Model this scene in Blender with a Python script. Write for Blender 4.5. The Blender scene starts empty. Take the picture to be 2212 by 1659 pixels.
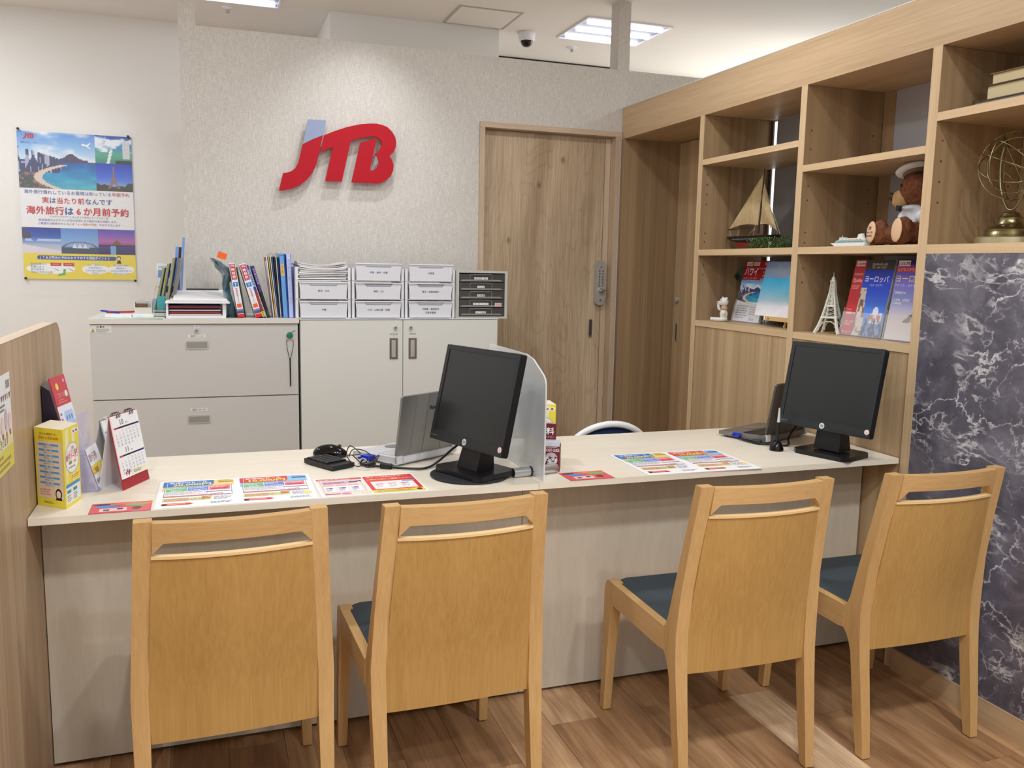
import bpy, bmesh, math, random
import numpy as np
from mathutils import Vector, Matrix
random.seed(7)
S = bpy.context.scene
COL = S.collection
PI = math.pi

# ------------------------------------------------------------------ camera
H = 1.35
RW = Matrix(((0.9426999463544049, -0.02671246075651775, 0.3325706775765622),
             (-0.3330989889625922, -0.1321861198669323, 0.933580148282205),
             (0.019023004376309917, -0.9908649121625291, -0.133509741778053)))
cd = bpy.data.cameras.new('camera')
cam = bpy.data.objects.new('camera', cd); COL.objects.link(cam)
r_ = RW.col[0]; u_ = -RW.col[1]; b_ = -RW.col[2]
cam.matrix_world = Matrix(((r_[0], u_[0], b_[0], 0), (r_[1], u_[1], b_[1], 0), (r_[2], u_[2], b_[2], H), (0, 0, 0, 1)))
cd.sensor_width = 36; cd.lens = 1861 / 2212 * 36; cd.clip_start = 0.02; cd.clip_end = 60
S.camera = cam

# ------------------------------------------------------------------ world, light, exposure
w = bpy.data.worlds.new('world'); S.world = w; w.use_nodes = True
w.node_tree.nodes['Background'].inputs[0].default_value = (.96, .98, 1.0, 1)
w.node_tree.nodes['Background'].inputs[1].default_value = .95
S.view_settings.view_transform = 'Standard'; S.view_settings.look = 'None'
S.view_settings.exposure = 0.08; S.view_settings.gamma = 1.0
S.view_settings.use_curve_mapping = False
S.cycles.use_denoising = True
S.cycles.max_bounces = 8; S.cycles.diffuse_bounces = 4; S.cycles.transparent_max_bounces = 16
S.cycles.sample_clamp_indirect = 4

def area(name, loc, size, power, col=(1, .96, .9), rot=(0, 0, 0), shape='SQUARE', sizey=None, spread=None):
    l = bpy.data.lights.new(name, 'AREA'); l.energy = power; l.color = col; l.shape = shape; l.size = size
    if sizey: l.size_y = sizey
    if spread: l.spread = spread
    o = bpy.data.objects.new(name, l); o.location = loc; o.rotation_euler = rot; COL.objects.link(o); return o
def spot(name, loc, target, power, angle, blend=.6, col=(1, .95, .88), rad=.03):
    l = bpy.data.lights.new(name, 'SPOT'); l.energy = power; l.color = col; l.spot_size = math.radians(angle); l.spot_blend = blend; l.shadow_soft_size = rad
    o = bpy.data.objects.new(name, l); o.location = loc
    o.rotation_euler = (Vector(target) - Vector(loc)).to_track_quat('-Z', 'Y').to_euler(); COL.objects.link(o); return o
# ceiling downlights of the shop floor, in front of the counter; added fill discs come last
WH = (.92, .965, 1.0)
for n, (x, y) in enumerate([(0.35, .35), (1.5, .45), (-.6, -.3), (1.0, -.9)]):
    area('downlight_or_fill', (x, y, 2.785), .16, 25, WH, shape='DISK')
for (x, y) in ((0.2, 2.95), (1.45, 2.95), (-1.3, 3.2)):
    area('downlight_or_fill', (x, y, 2.785), .16, 11, WH, shape='DISK')
for (x, y, p_) in ((3.3, 1.2, 12), (3.4, 2.8, 10), (4.0, 5.1, 50), (-1.5, 4.9, 15)):  # fill discs added out of view to brighten the ceiling by bounce
    area('downlight_or_fill', (x, y, 2.785), .3, p_, WH, shape='DISK')
spot('logo_spotlight', (.80, 3.86, 2.77), (.70, 4.45, 1.5), 24, 74, 1, WH)
spot('poster_spotlight', (-.66, 5.12, 2.77), (-.70, 5.9, 1.6), 8, 64, 1, WH)

# ------------------------------------------------------------------ materials
def s2l(c):
    return tuple(((v / 255) / 12.92 if v / 255 <= .04045 else ((v / 255 + .055) / 1.055) ** 2.4) for v in c)
MATS = {}
def mat(name, rgb=(200, 200, 200), rough=.5, metal=0, spec=.5, trans=0, alpha=1, ior=1.45, coat=0, emit=0, bump=0, bscale=200):
    if name in MATS: return MATS[name]
    m = bpy.data.materials.new(name); m.use_nodes = True; nt = m.node_tree; b = nt.nodes['Principled BSDF']
    c = s2l(rgb) + (1,)
    b.inputs['Base Color'].default_value = c; b.inputs['Roughness'].default_value = rough; b.inputs['Metallic'].default_value = metal
    b.inputs['Specular IOR Level'].default_value = spec; b.inputs['Transmission Weight'].default_value = trans; b.inputs['IOR'].default_value = ior
    b.inputs['Alpha'].default_value = alpha; b.inputs['Coat Weight'].default_value = coat
    if emit: b.inputs['Emission Color'].default_value = c; b.inputs['Emission Strength'].default_value = emit
    if bump:
        tc = nt.nodes.new('ShaderNodeTexCoord'); nz = nt.nodes.new('ShaderNodeTexNoise'); nz.inputs['Scale'].default_value = bscale; nz.inputs['Detail'].default_value = 4
        bp = nt.nodes.new('ShaderNodeBump'); bp.inputs['Strength'].default_value = bump; bp.inputs['Distance'].default_value = .002
        nt.links.new(tc.outputs['Object'], nz.inputs[0]); nt.links.new(nz.outputs[0], bp.inputs['Height']); nt.links.new(bp.outputs[0], b.inputs['Normal'])
    MATS[name] = m; return m
def clear(name, rgb=(255, 255, 255), alpha=.15, rough=.03):
    return mat(name, rgb, rough, alpha=alpha, spec=.6)

def ramp(nt, fac, stops):
    r = nt.nodes.new('ShaderNodeValToRGB'); e = r.color_ramp.elements
    while len(e) < len(stops): e.new(.5)
    for k, (p, c) in enumerate(stops): e[k].position = p; e[k].color = s2l(c) + (1,)
    nt.links.new(fac, r.inputs[0]); return r
def mixc(nt, f, a, b, mode='MIX'):
    m = nt.nodes.new('ShaderNodeMix'); m.data_type = 'RGBA'; m.blend_type = mode
    for s, v in ((m.inputs['Factor'], f), (m.inputs[6], a), (m.inputs[7], b)):
        if isinstance(v, (int, float)): s.default_value = v
        elif isinstance(v, tuple): s.default_value = v
        else: nt.links.new(v, s)
    return m.outputs[2]
def wood(name, light, dark, axis='Z', broad=6, fine=90, stretch=.05, rough=.45, broadamt=.55, rnd=True, bump=.05, spec=.4):
    if name in MATS: return MATS[name]
    m = bpy.data.materials.new(name); m.use_nodes = True; nt = m.node_tree; b = nt.nodes['Principled BSDF']
    tc = nt.nodes.new('ShaderNodeTexCoord'); oi = nt.nodes.new('ShaderNodeObjectInfo')
    ad = nt.nodes.new('ShaderNodeVectorMath'); ad.operation = 'ADD'
    sc = nt.nodes.new('ShaderNodeVectorMath'); sc.operation = 'SCALE'; sc.inputs[0].default_value = (7, 13, 5)
    nt.links.new(oi.outputs['Random'], sc.inputs['Scale']); nt.links.new(tc.outputs['Object'], ad.inputs[0])
    if rnd: nt.links.new(sc.outputs[0], ad.inputs[1])
    outs = []
    for s in (broad, fine):
        mp = nt.nodes.new('ShaderNodeMapping'); v = [s, s, s]; v['XYZ'.index(axis)] = s * stretch; mp.inputs['Scale'].default_value = v
        nz = nt.nodes.new('ShaderNodeTexNoise'); nz.inputs['Scale'].default_value = 1; nz.inputs['Detail'].default_value = 5; nz.inputs['Roughness'].default_value = .6; nz.inputs['Distortion'].default_value = .4
        nt.links.new(ad.outputs[0], mp.inputs[0]); nt.links.new(mp.outputs[0], nz.inputs[0]); outs.append(nz.outputs[0])
    mm = nt.nodes.new('ShaderNodeMix'); mm.data_type = 'FLOAT'; mm.inputs[0].default_value = 1 - broadamt
    nt.links.new(outs[0], mm.inputs[2]); nt.links.new(outs[1], mm.inputs[3])
    r = ramp(nt, mm.outputs[0], [(.36, dark), (.62, light)])
    nt.links.new(r.outputs[0], b.inputs['Base Color']); b.inputs['Roughness'].default_value = rough; b.inputs['Specular IOR Level'].default_value = spec
    if bump:
        bp = nt.nodes.new('ShaderNodeBump'); bp.inputs['Strength'].default_value = bump; bp.inputs['Distance'].default_value = .001
        nt.links.new(outs[1], bp.inputs['Height']); nt.links.new(bp.outputs[0], b.inputs['Normal'])
    MATS[name] = m; return m

U_L, U_D = (204, 176, 138), (164, 137, 103)
unit_v = wood('unit_wood_vertical', U_L, U_D, 'Z', 13, 120, .015, broadamt=.8)
unit_h = wood('unit_wood_horizontal', (206, 177, 141), (182, 153, 117), 'Y', 12, 130, .03, broadamt=.55)
unit_edge = wood('unit_edge_band', (222, 194, 155), (206, 178, 138), 'Y', 5, 90, .03, broadamt=.3)
unit_edgev = wood('unit_edge_band_vertical', (218, 190, 152), (200, 172, 134), 'Z', 5, 90, .03, broadamt=.3)
unit_shaded = wood('unit_wood_shaded', (170, 142, 107), (132, 107, 78), 'Z', 14, 120, .012, broadamt=.8)  # same unit wood, darkened: shade on the sides is put into the colour
part_v = wood('partition_wood', (196, 170, 138), (160, 134, 104), 'Z', 11, 90, .02, broadamt=.7)
counter_top = wood('counter_laminate', (240, 231, 215), (228, 218, 199), 'X', 4, 60, .08, rough=.35, bump=.01)
counter_front = wood('counter_front_laminate', (208, 197, 180), (196, 184, 166), 'Z', 5, 60, .16, rough=.4, bump=.02)
beech = wood('beech', (206, 168, 114), (188, 148, 94), 'Z', 7, 150, .05, rough=.38, bump=.02)
beech_h = wood('beech_rail', (207, 169, 116), (188, 148, 95), 'X', 7, 150, .05, rough=.38, bump=.02)
beech_panel = wood('beech_panel', (188, 149, 88), (173, 133, 74), 'Z', 12, 160, .03, rough=.4, bump=.02, broadamt=.4)
frame_wood = wood('door_frame_wood', (206, 184, 160), (184, 160, 134), 'Z', 8, 120, .04)
frame_wood_h = wood('door_frame_wood_top', (206, 184, 160), (184, 160, 134), 'X', 8, 120, .04)

def oak_door():
    m = bpy.data.materials.new('oak_door'); m.use_nodes = True; nt = m.node_tree; b = nt.nodes['Principled BSDF']
    tc = nt.nodes.new('ShaderNodeTexCoord')
    def noise(sc, det=6, dist=0):
        mp = nt.nodes.new('ShaderNodeMapping'); mp.inputs['Scale'].default_value = sc
        nz = nt.nodes.new('ShaderNodeTexNoise'); nz.inputs['Scale'].default_value = 1; nz.inputs['Detail'].default_value = det; nz.inputs['Distortion'].default_value = dist
        nt.links.new(tc.outputs['Object'], mp.inputs[0]); nt.links.new(mp.outputs[0], nz.inputs[0]); return nz.outputs[0]
    r1 = ramp(nt, noise((5, 5, .7), 5, .8), [(.34, (176, 152, 122)), (.66, (212, 190, 160))])
    r2 = ramp(nt, noise((160, 160, 3.5), 3), [(.4, (214, 208, 200)), (.6, (255, 255, 255))])
    c = mixc(nt, .55, r1.outputs[0], r2.outputs[0], 'MULTIPLY')
    # cathedral grain
    mp = nt.nodes.new('ShaderNodeMapping'); mp.inputs['Scale'].default_value = (1.6, 1.6, .33)
    wv = nt.nodes.new('ShaderNodeTexNoise'); wv.inputs['Scale'].default_value = 1.9; wv.inputs['Detail'].default_value = 2
    nt.links.new(tc.outputs['Object'], mp.inputs[0]); nt.links.new(mp.outputs[0], wv.inputs[0])
    mu = nt.nodes.new('ShaderNodeMath'); mu.operation = 'MULTIPLY'; mu.inputs[1].default_value = 34; nt.links.new(wv.outputs[0], mu.inputs[0])
    fr = nt.nodes.new('ShaderNodeMath'); fr.operation = 'FRACT'; nt.links.new(mu.outputs[0], fr.inputs[0])
    rg = ramp(nt, fr.outputs[0], [(.0, (206, 196, 184)), (.14, (255, 255, 255)), (.8, (255, 255, 255)), (1, (214, 205, 194))])
    c = mixc(nt, .30, c, rg.outputs[0], 'MULTIPLY')
    # knots
    vm = nt.nodes.new('ShaderNodeMapping'); vm.inputs['Scale'].default_value = (6.5, 6.5, 4.2); vm.inputs['Location'].default_value = (.3, .2, .45)
    vo = nt.nodes.new('ShaderNodeTexVoronoi'); vo.inputs['Scale'].default_value = 1; nt.links.new(tc.outputs['Object'], vm.inputs[0]); nt.links.new(vm.outputs[0], vo.inputs[0])
    rk = ramp(nt, vo.outputs['Distance'], [(0.01, (132, 108, 86)), (.06, (214, 202, 186)), (.11, (255, 255, 255))])
    c = mixc(nt, .75, c, rk.outputs[0], 'MULTIPLY')
    nt.links.new(c, b.inputs['Base Color']); b.inputs['Roughness'].default_value = .55
    MATS['oak_door'] = m; return m
oak = oak_door()

def linen():
    m = bpy.data.materials.new('linen_wallpaper'); m.use_nodes = True; nt = m.node_tree; b = nt.nodes['Principled BSDF']
    tc = nt.nodes.new('ShaderNodeTexCoord'); outs = []
    for sc in ((80, 80, 700), (700, 700, 80), (900, 900, 900)):
        mp = nt.nodes.new('ShaderNodeMapping'); mp.inputs['Scale'].default_value = sc
        nz = nt.nodes.new('ShaderNodeTexNoise'); nz.inputs['Scale'].default_value = .5; nz.inputs['Detail'].default_value = 3
        nt.links.new(tc.outputs['Object'], mp.inputs[0]); nt.links.new(mp.outputs[0], nz.inputs[0]); outs.append(nz.outputs[0])
    mx = nt.nodes.new('ShaderNodeMath'); mx.operation = 'MAXIMUM'; nt.links.new(outs[0], mx.inputs[0]); nt.links.new(outs[1], mx.inputs[1])
    r = ramp(nt, mx.outputs[0], [(.42, (193, 187, 180)), (.72, (219, 214, 206))])
    nt.links.new(r.outputs[0], b.inputs['Base Color']); b.inputs['Roughness'].default_value = .62; b.inputs['Specular IOR Level'].default_value = .45
    bp = nt.nodes.new('ShaderNodeBump'); bp.inputs['Strength'].default_value = .25; bp.inputs['Distance'].default_value = .0015
    nt.links.new(mx.outputs[0], bp.inputs['Height']); nt.links.new(bp.outputs[0], b.inputs['Normal'])
    return m
linen_m = linen()

def marble():
    m = bpy.data.materials.new('grey_marble_laminate'); m.use_nodes = True; nt = m.node_tree; b = nt.nodes['Principled BSDF']
    tc = nt.nodes.new('ShaderNodeTexCoord')
    def warp(sc, amt, seed):
        nz = nt.nodes.new('ShaderNodeTexNoise'); nz.inputs['Scale'].default_value = sc; nz.inputs['Detail'].default_value = 8; nz.inputs['Roughness'].default_value = .62
        a0 = nt.nodes.new('ShaderNodeVectorMath'); a0.operation = 'ADD'; a0.inputs[1].default_value = (seed, seed * 2, seed * 3); nt.links.new(tc.outputs['Object'], a0.inputs[0]); nt.links.new(a0.outputs[0], nz.inputs[0])
        sub = nt.nodes.new('ShaderNodeVectorMath'); sub.operation = 'SUBTRACT'; sub.inputs[1].default_value = (.5, .5, .5); nt.links.new(nz.outputs['Color'], sub.inputs[0])
        sc_ = nt.nodes.new('ShaderNodeVectorMath'); sc_.operation = 'SCALE'; sc_.inputs['Scale'].default_value = amt; nt.links.new(sub.outputs[0], sc_.inputs[0])
        ad = nt.nodes.new('ShaderNodeVectorMath'); ad.operation = 'ADD'; nt.links.new(a0.outputs[0], ad.inputs[0]); nt.links.new(sc_.outputs[0], ad.inputs[1]); return ad.outputs[0]
    def vein(scale, lo, hi, rot, seed, msk, amt):
        mp = nt.nodes.new('ShaderNodeMapping'); mp.inputs['Rotation'].default_value = (rot, 0, 0); mp.inputs['Scale'].default_value = (1, 1, 1.9)
        nt.links.new(warp(5, amt, seed), mp.inputs[0])
        vo = nt.nodes.new('ShaderNodeTexVoronoi'); vo.feature = 'DISTANCE_TO_EDGE'; vo.inputs['Scale'].default_value = scale; nt.links.new(mp.outputs[0], vo.inputs[0])
        mr = nt.nodes.new('ShaderNodeMapRange'); mr.inputs[1].default_value = hi; mr.inputs[2].default_value = lo; nt.links.new(vo.outputs[0], mr.inputs[0])
        nz = nt.nodes.new('ShaderNodeTexNoise'); nz.inputs['Scale'].default_value = msk; nz.inputs['Detail'].default_value = 3
        a1 = nt.nodes.new('ShaderNodeVectorMath'); a1.operation = 'ADD'; a1.inputs[1].default_value = (seed, 5, seed); nt.links.new(tc.outputs['Object'], a1.inputs[0]); nt.links.new(a1.outputs[0], nz.inputs[0])
        m2 = nt.nodes.new('ShaderNodeMapRange'); m2.inputs[1].default_value = .44; m2.inputs[2].default_value = .6; nt.links.new(nz.outputs[0], m2.inputs[0])
        mu = nt.nodes.new('ShaderNodeMath'); mu.operation = 'MULTIPLY'; nt.links.new(mr.outputs[0], mu.inputs[0]); nt.links.new(m2.outputs[0], mu.inputs[1]); return mu.outputs[0]
    nz = nt.nodes.new('ShaderNodeTexNoise'); nz.inputs['Scale'].default_value = 7; nz.inputs['Detail'].default_value = 9; nz.inputs['Roughness'].default_value = .65; nz.inputs['Distortion'].default_value = .6
    nt.links.new(tc.outputs['Object'], nz.inputs[0])
    base = ramp(nt, nz.outputs[0], [(.33, (72, 70, 82)), (.5, (94, 91, 104)), (.68, (122, 119, 132))])
    def wisp(scale, rot, sx, width, seed, msk, m0):
        a0 = nt.nodes.new('ShaderNodeVectorMath'); a0.operation = 'ADD'; a0.inputs[1].default_value = (seed, seed * 1.7, seed * .6); nt.links.new(tc.outputs['Object'], a0.inputs[0])
        mp = nt.nodes.new('ShaderNodeMapping'); mp.inputs['Rotation'].default_value = (rot, 0, 0); mp.inputs['Scale'].default_value = (1, sx, 1); nt.links.new(a0.outputs[0], mp.inputs[0])
        n1 = nt.nodes.new('ShaderNodeTexNoise'); n1.inputs['Scale'].default_value = scale; n1.inputs['Detail'].default_value = 7; n1.inputs['Roughness'].default_value = .58; n1.inputs['Distortion'].default_value = .35; nt.links.new(mp.outputs[0], n1.inputs[0])
        sb = nt.nodes.new('ShaderNodeMath'); sb.operation = 'SUBTRACT'; sb.inputs[1].default_value = .5; nt.links.new(n1.outputs[0], sb.inputs[0])
        ab = nt.nodes.new('ShaderNodeMath'); ab.operation = 'ABSOLUTE'; nt.links.new(sb.outputs[0], ab.inputs[0])
        mr = nt.nodes.new('ShaderNodeMapRange'); mr.inputs[1].default_value = width; mr.inputs[2].default_value = 0; nt.links.new(ab.outputs[0], mr.inputs[0])
        n2 = nt.nodes.new('ShaderNodeTexNoise'); n2.inputs['Scale'].default_value = msk; n2.inputs['Detail'].default_value = 4; nt.links.new(a0.outputs[0], n2.inputs[0])
        m2 = nt.nodes.new('ShaderNodeMapRange'); m2.inputs[1].default_value = m0; m2.inputs[2].default_value = m0 + .10; nt.links.new(n2.outputs[0], m2.inputs[0])
        mu = nt.nodes.new('ShaderNodeMath'); mu.operation = 'MULTIPLY'; nt.links.new(mr.outputs[0], mu.inputs[0]); nt.links.new(m2.outputs[0], mu.inputs[1]); return mu.outputs[0]
    c = base.outputs[0]
    for args, col in (((5.5, .3, 1, .012, 5.1, 9, .50), (168, 164, 172)), ((3.6, -.5, .45, .011, 2.2, 5, .50), (206, 203, 208)), ((4.2, .6, .42, .010, 7.7, 6, .49), (214, 212, 216)), ((2.4, 1.0, .5, .013, 11.3, 4, .50), (226, 224, 227)), ((7.5, -.2, .5, .012, 14.9, 7, .51), (200, 197, 203))):
        c = mixc(nt, wisp(*args), c, s2l(col) + (1,))
    v1 = vein(2.4, .0, .012, .45, 3.3, 3.6, .30); c = mixc(nt, v1, c, s2l((226, 223, 226)) + (1,))
    nt.links.new(c, b.inputs['Base Color']); b.inputs['Roughness'].default_value = .38
    return m
marble_m = marble()

def plank_mat():
    m = bpy.data.materials.new('oak_floor_plank'); m.use_nodes = True; nt = m.node_tree; b = nt.nodes['Principled BSDF']
    tc = nt.nodes.new('ShaderNodeTexCoord'); oi = nt.nodes.new('ShaderNodeObjectInfo')
    sc = nt.nodes.new('ShaderNodeVectorMath'); sc.operation = 'SCALE'; sc.inputs[0].default_value = (17, 31, 9); nt.links.new(oi.outputs['Random'], sc.inputs['Scale'])
    ad = nt.nodes.new('ShaderNodeVectorMath'); ad.operation = 'ADD'; nt.links.new(tc.outputs['Object'], ad.inputs[0]); nt.links.new(sc.outputs[0], ad.inputs[1])
    outs = []
    for s, d in (((14, 1.5, 1), 5), ((110, 4, 1), 3)):
        mp = nt.nodes.new('ShaderNodeMapping'); mp.inputs['Scale'].default_value = s
        nz = nt.nodes.new('ShaderNodeTexNoise'); nz.inputs['Scale'].default_value = 1; nz.inputs['Detail'].default_value = d; nz.inputs['Distortion'].default_value = 1.2
        nt.links.new(ad.outputs[0], mp.inputs[0]); nt.links.new(mp.outputs[0], nz.inputs[0]); outs.append(nz.outputs[0])
    base = ramp(nt, oi.outputs['Random'], [(0, (172, 132, 94)), (.35, (190, 148, 108)), (.8, (204, 163, 122)), (.97, (228, 192, 152))])
    g = ramp(nt, outs[0], [(.33, (192, 180, 168)), (.62, (255, 255, 255))]); g2 = ramp(nt, outs[1], [(.35, (225, 220, 214)), (.6, (255, 255, 255))])
    c = mixc(nt, .85, base.outputs[0], g.outputs[0], 'MULTIPLY'); c = mixc(nt, .8, c, g2.outputs[0], 'MULTIPLY')
    nt.links.new(c, b.inputs['Base Color']); b.inputs['Roughness'].default_value = .42; b.inputs['Specular IOR Level'].default_value = .4
    return m
plank_m = plank_mat()
pale_m = plank_mat(); pale_m.name = 'pale_floor_plank'
for n_ in pale_m.node_tree.nodes:
    if n_.type == 'VALTORGB' and abs(n_.color_ramp.elements[-1].position - .97) < .01:
        for e_ in n_.color_ramp.elements: e_.color = s2l((230, 198, 162)) + (1,)

def print_mat():
    m = bpy.data.materials.new('print'); m.use_nodes = True; nt = m.node_tree; b = nt.nodes['Principled BSDF']
    at = nt.nodes.new('ShaderNodeAttribute'); at.attribute_name = 'ink'; nt.links.new(at.outputs['Color'], b.inputs['Base Color'])
    b.inputs['Roughness'].default_value = .3; b.inputs['Specular IOR Level'].default_value = .35; return m
print_m = print_mat()
white_wall = mat('white_plaster', (238, 236, 232), .8, bump=.15, bscale=60)
ceil_m = mat('ceiling_white', (240, 237, 232), .85, bump=.1, bscale=40)
white_gloss = mat('white_plastic', (232, 232, 236), .3)
clear_white = mat('translucent_white_plastic', (226, 227, 234), .25)
steel_cab = mat('light_grey_steel', (204, 202, 198), .42)
white_cab = mat('white_steel', (222, 222, 216), .4)
black_p = mat('black_plastic', (20, 21, 24), .42, bump=.1, bscale=900)
black_g = mat('black_gloss', (10, 10, 13), .12)
screen_m = mat('dark_screen', (24, 28, 30), .3, spec=.6)
steel = mat('brushed_steel', (186, 182, 178), .34, metal=.35)
chrome = mat('chrome', (205, 203, 200), .18, metal=.8)
alu = mat('aluminium', (205, 207, 210), .3, metal=1)
silver_p = mat('silver_laptop', (150, 148, 146), .35, metal=.7)
silver_l = mat('silver_light', (214, 214, 218), .35, metal=.2)
brass = mat('aged_brass', (146, 137, 102), .3, metal=1, bump=.2, bscale=120)
paper = mat('paper', (240, 240, 242), .6)
navy = mat('navy_fabric', (64, 73, 80), .85, bump=.3, bscale=1200)
dark_gap = mat('dark_gap', (28, 24, 20), .8)
acr = clear('clear_acrylic', (245, 248, 255), .16)
acr_t = clear('clear_film', (250, 252, 255), .05)

# ------------------------------------------------------------------ object helpers
WM = {}
def _link(o): COL.objects.link(o)
def empty(name, loc, rz=0, label=None, cat=None, group=None, kind=None, tilt=None):
    o = bpy.data.objects.new(name, None); _link(o); o.empty_display_size = .05
    o.location = loc; o.rotation_euler = (tilt or 0, 0, rz)
    WM[o.name] = Matrix.Translation(loc) @ o.rotation_euler.to_matrix().to_4x4()
    if label or cat: tag(o, label, cat, group, kind)
    return o
def tag(o, label=None, cat=None, group=None, kind=None):
    if label: o['label'] = label
    if cat: o['category'] = cat
    if group: o['group'] = group
    if kind: o['kind'] = kind
    return o
def finish(name, bm, m, parent=None, bevel=0, seg=2, smooth=False, label=None, kind=None, local=False, ang=.6):
    """bm holds world coordinates (or the parent's local ones when local=True)"""
    if bevel:
        es = [e for e in bm.edges if len(e.link_faces) == 2 and e.calc_face_angle(0) > ang]
        bmesh.ops.bevel(bm, geom=es, offset=bevel, segments=seg, profile=.5, affect='EDGES', clamp_overlap=True)
    if not bm.verts: raise ValueError(name)
    P = WM[parent.name] if parent else Matrix.Identity(4)
    if not local and parent: bm.transform(P.inverted())
    xs = [v.co for v in bm.verts]
    if parent: c = sum(xs, Vector()) / len(xs)
    else:
        lo = [min(v[i] for v in xs) for i in range(3)]; hi = [max(v[i] for v in xs) for i in range(3)]
        c = Vector(((lo[0] + hi[0]) / 2, (lo[1] + hi[1]) / 2, lo[2]))
    bm.transform(Matrix.Translation(-c))
    me = bpy.data.meshes.new(name)
    bmesh.ops.recalc_face_normals(bm, faces=bm.faces)
    bm.to_mesh(me); bm.free()
    for mm in (m if isinstance(m, (list, tuple)) else [m]): me.materials.append(mm)
    if smooth:
        for p in me.polygons: p.use_smooth = True
        if smooth is not True and hasattr(me, 'set_sharp_from_angle'): me.set_sharp_from_angle(angle=smooth)
    o = bpy.data.objects.new(name, me); _link(o)
    if parent: o.parent = parent
    o.location = c
    WM[o.name] = P @ Matrix.Translation(c)
    if label: o['label'] = label
    if kind: o['kind'] = kind
    return o
def BM(): return bmesh.new()
def addbox(bm, x0, x1, y0, y1, z0, z1, F=None, mi=0):
    vs = [bm.verts.new(Vector(p)) for p in ((x0, y0, z0), (x1, y0, z0), (x1, y1, z0), (x0, y1, z0), (x0, y0, z1), (x1, y0, z1), (x1, y1, z1), (x0, y1, z1))]
    if F:
        for v in vs: v.co = F @ v.co
    for f in ((0, 3, 2, 1), (4, 5, 6, 7), (0, 1, 5, 4), (1, 2, 6, 5), (2, 3, 7, 6), (3, 0, 4, 7)):
        fc = bm.faces.new([vs[i] for i in f]); fc.material_index = mi
    return vs
def box(*a, F=None):
    bm = BM(); addbox(bm, *a, F=F); return bm
def addtube(bm, pts, r, seg=10, cap=True, closed=False):
    pts = [Vector(p) for p in pts]; n = len(pts); rings = []
    rs = r if isinstance(r, (list, tuple)) else [r] * n
    up = None
    for i, p in enumerate(pts):
        if closed: t = (pts[(i + 1) % n] - pts[i - 1]).normalized()
        else: t = (pts[min(i + 1, n - 1)] - pts[max(i - 1, 0)]).normalized()
        if up is None:
            up = t.orthogonal().normalized()
        else:
            up = (up - t * up.dot(t))
            up = up.normalized() if up.length > 1e-6 else t.orthogonal().normalized()
        s = t.cross(up)
        rings.append([bm.verts.new(p + (up * math.cos(2 * PI * k / seg) + s * math.sin(2 * PI * k / seg)) * rs[i]) for k in range(seg)])
    rng = range(n) if closed else range(n - 1)
    for i in rng:
        a, b = rings[i], rings[(i + 1) % n]
        for k in range(seg): bm.faces.new((a[k], a[(k + 1) % seg], b[(k + 1) % seg], b[k]))
    if cap and not closed:
        bm.faces.new(rings[0]); bm.faces.new(rings[-1][::-1])
    return bm
def tube(pts, r, seg=10, closed=False): return addtube(BM(), pts, r, seg, closed=closed)
def smoothpath(P, n=8, closed=False):
    P = [Vector(p) for p in P]; out = []; m = len(P)
    for i in range(m if closed else m - 1):
        if closed: a, b, c, d = P[i - 1], P[i], P[(i + 1) % m], P[(i + 2) % m]
        else: a, b, c, d = P[max(i - 1, 0)], P[i], P[i + 1], P[min(i + 2, m - 1)]
        for k in range(n):
            t = k / n
            out.append(.5 * ((2 * b) + (c - a) * t + (2 * a - 5 * b + 4 * c - d) * t * t + (3 * b - a - 3 * c + d) * t ** 3))
    if not closed: out.append(P[-1])
    return out
def lathe(prof, c, seg=24, F=None):
    bm = BM(); rings = []
    for r, z in prof:
        rings.append([bm.verts.new(Vector((c[0] + r * math.cos(2 * PI * k / seg), c[1] + r * math.sin(2 * PI * k / seg), c[2] + z))) for k in range(seg)])
    for a, b in zip(rings, rings[1:]):
        for k in range(seg): bm.faces.new((a[k], a[(k + 1) % seg], b[(k + 1) % seg], b[k]))
    bm.faces.new(rings[0][::-1]); bm.faces.new(rings[-1])
    if F: bm.transform(F)
    return bm
def addprism(bm, pts, d0, d1, axis='X', F=None, mi=0):
    """pts 2-D polygon in the plane normal to axis: X->(y,z) Y->(x,z) Z->(x,y)"""
    def P(p, d): return Vector((d, p[0], p[1])) if axis == 'X' else Vector((p[0], d, p[1])) if axis == 'Y' else Vector((p[0], p[1], d))
    a = [bm.verts.new(P(p, d0)) for p in pts]; b = [bm.verts.new(P(p, d1)) for p in pts]
    if F:
        for v in a + b: v.co = F @ v.co
    fs = [bm.faces.new(a), bm.faces.new(b[::-1])]
    n = len(pts)
    for i in range(n): fs.append(bm.faces.new((a[i], b[i], b[(i + 1) % n], a[(i + 1) % n])))
    for f in fs: f.material_index = mi
    return bm
def prism(pts, d0, d1, axis='X', F=None): return addprism(BM(), pts, d0, d1, axis, F)
def arc(cx, cy, r, a0, a1, n=6, ry=None):
    ry = ry or r
    return [(cx + r * math.cos(math.radians(a0 + (a1 - a0) * i / n)), cy + ry * math.sin(math.radians(a0 + (a1 - a0) * i / n))) for i in range(n + 1)]
def rrect(x0, x1, y0, y1, r, n=5):
    return arc(x1 - r, y0 + r, r, -90, 0, n) + arc(x1 - r, y1 - r, r, 0, 90, n) + arc(x0 + r, y1 - r, r, 90, 180, n) + arc(x0 + r, y0 + r, r, 180, 270, n)
def frame_at(o, U, V):
    """matrix: local (u,v,n) -> world"""
    U = Vector(U).normalized(); V = Vector(V); V = (V - U * V.dot(U)).normalized(); N = U.cross(V)
    return Matrix(((U[0], V[0], N[0], o[0]), (U[1], V[1], N[1], o[1]), (U[2], V[2], N[2], o[2]), (0, 0, 0, 1)))
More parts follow.
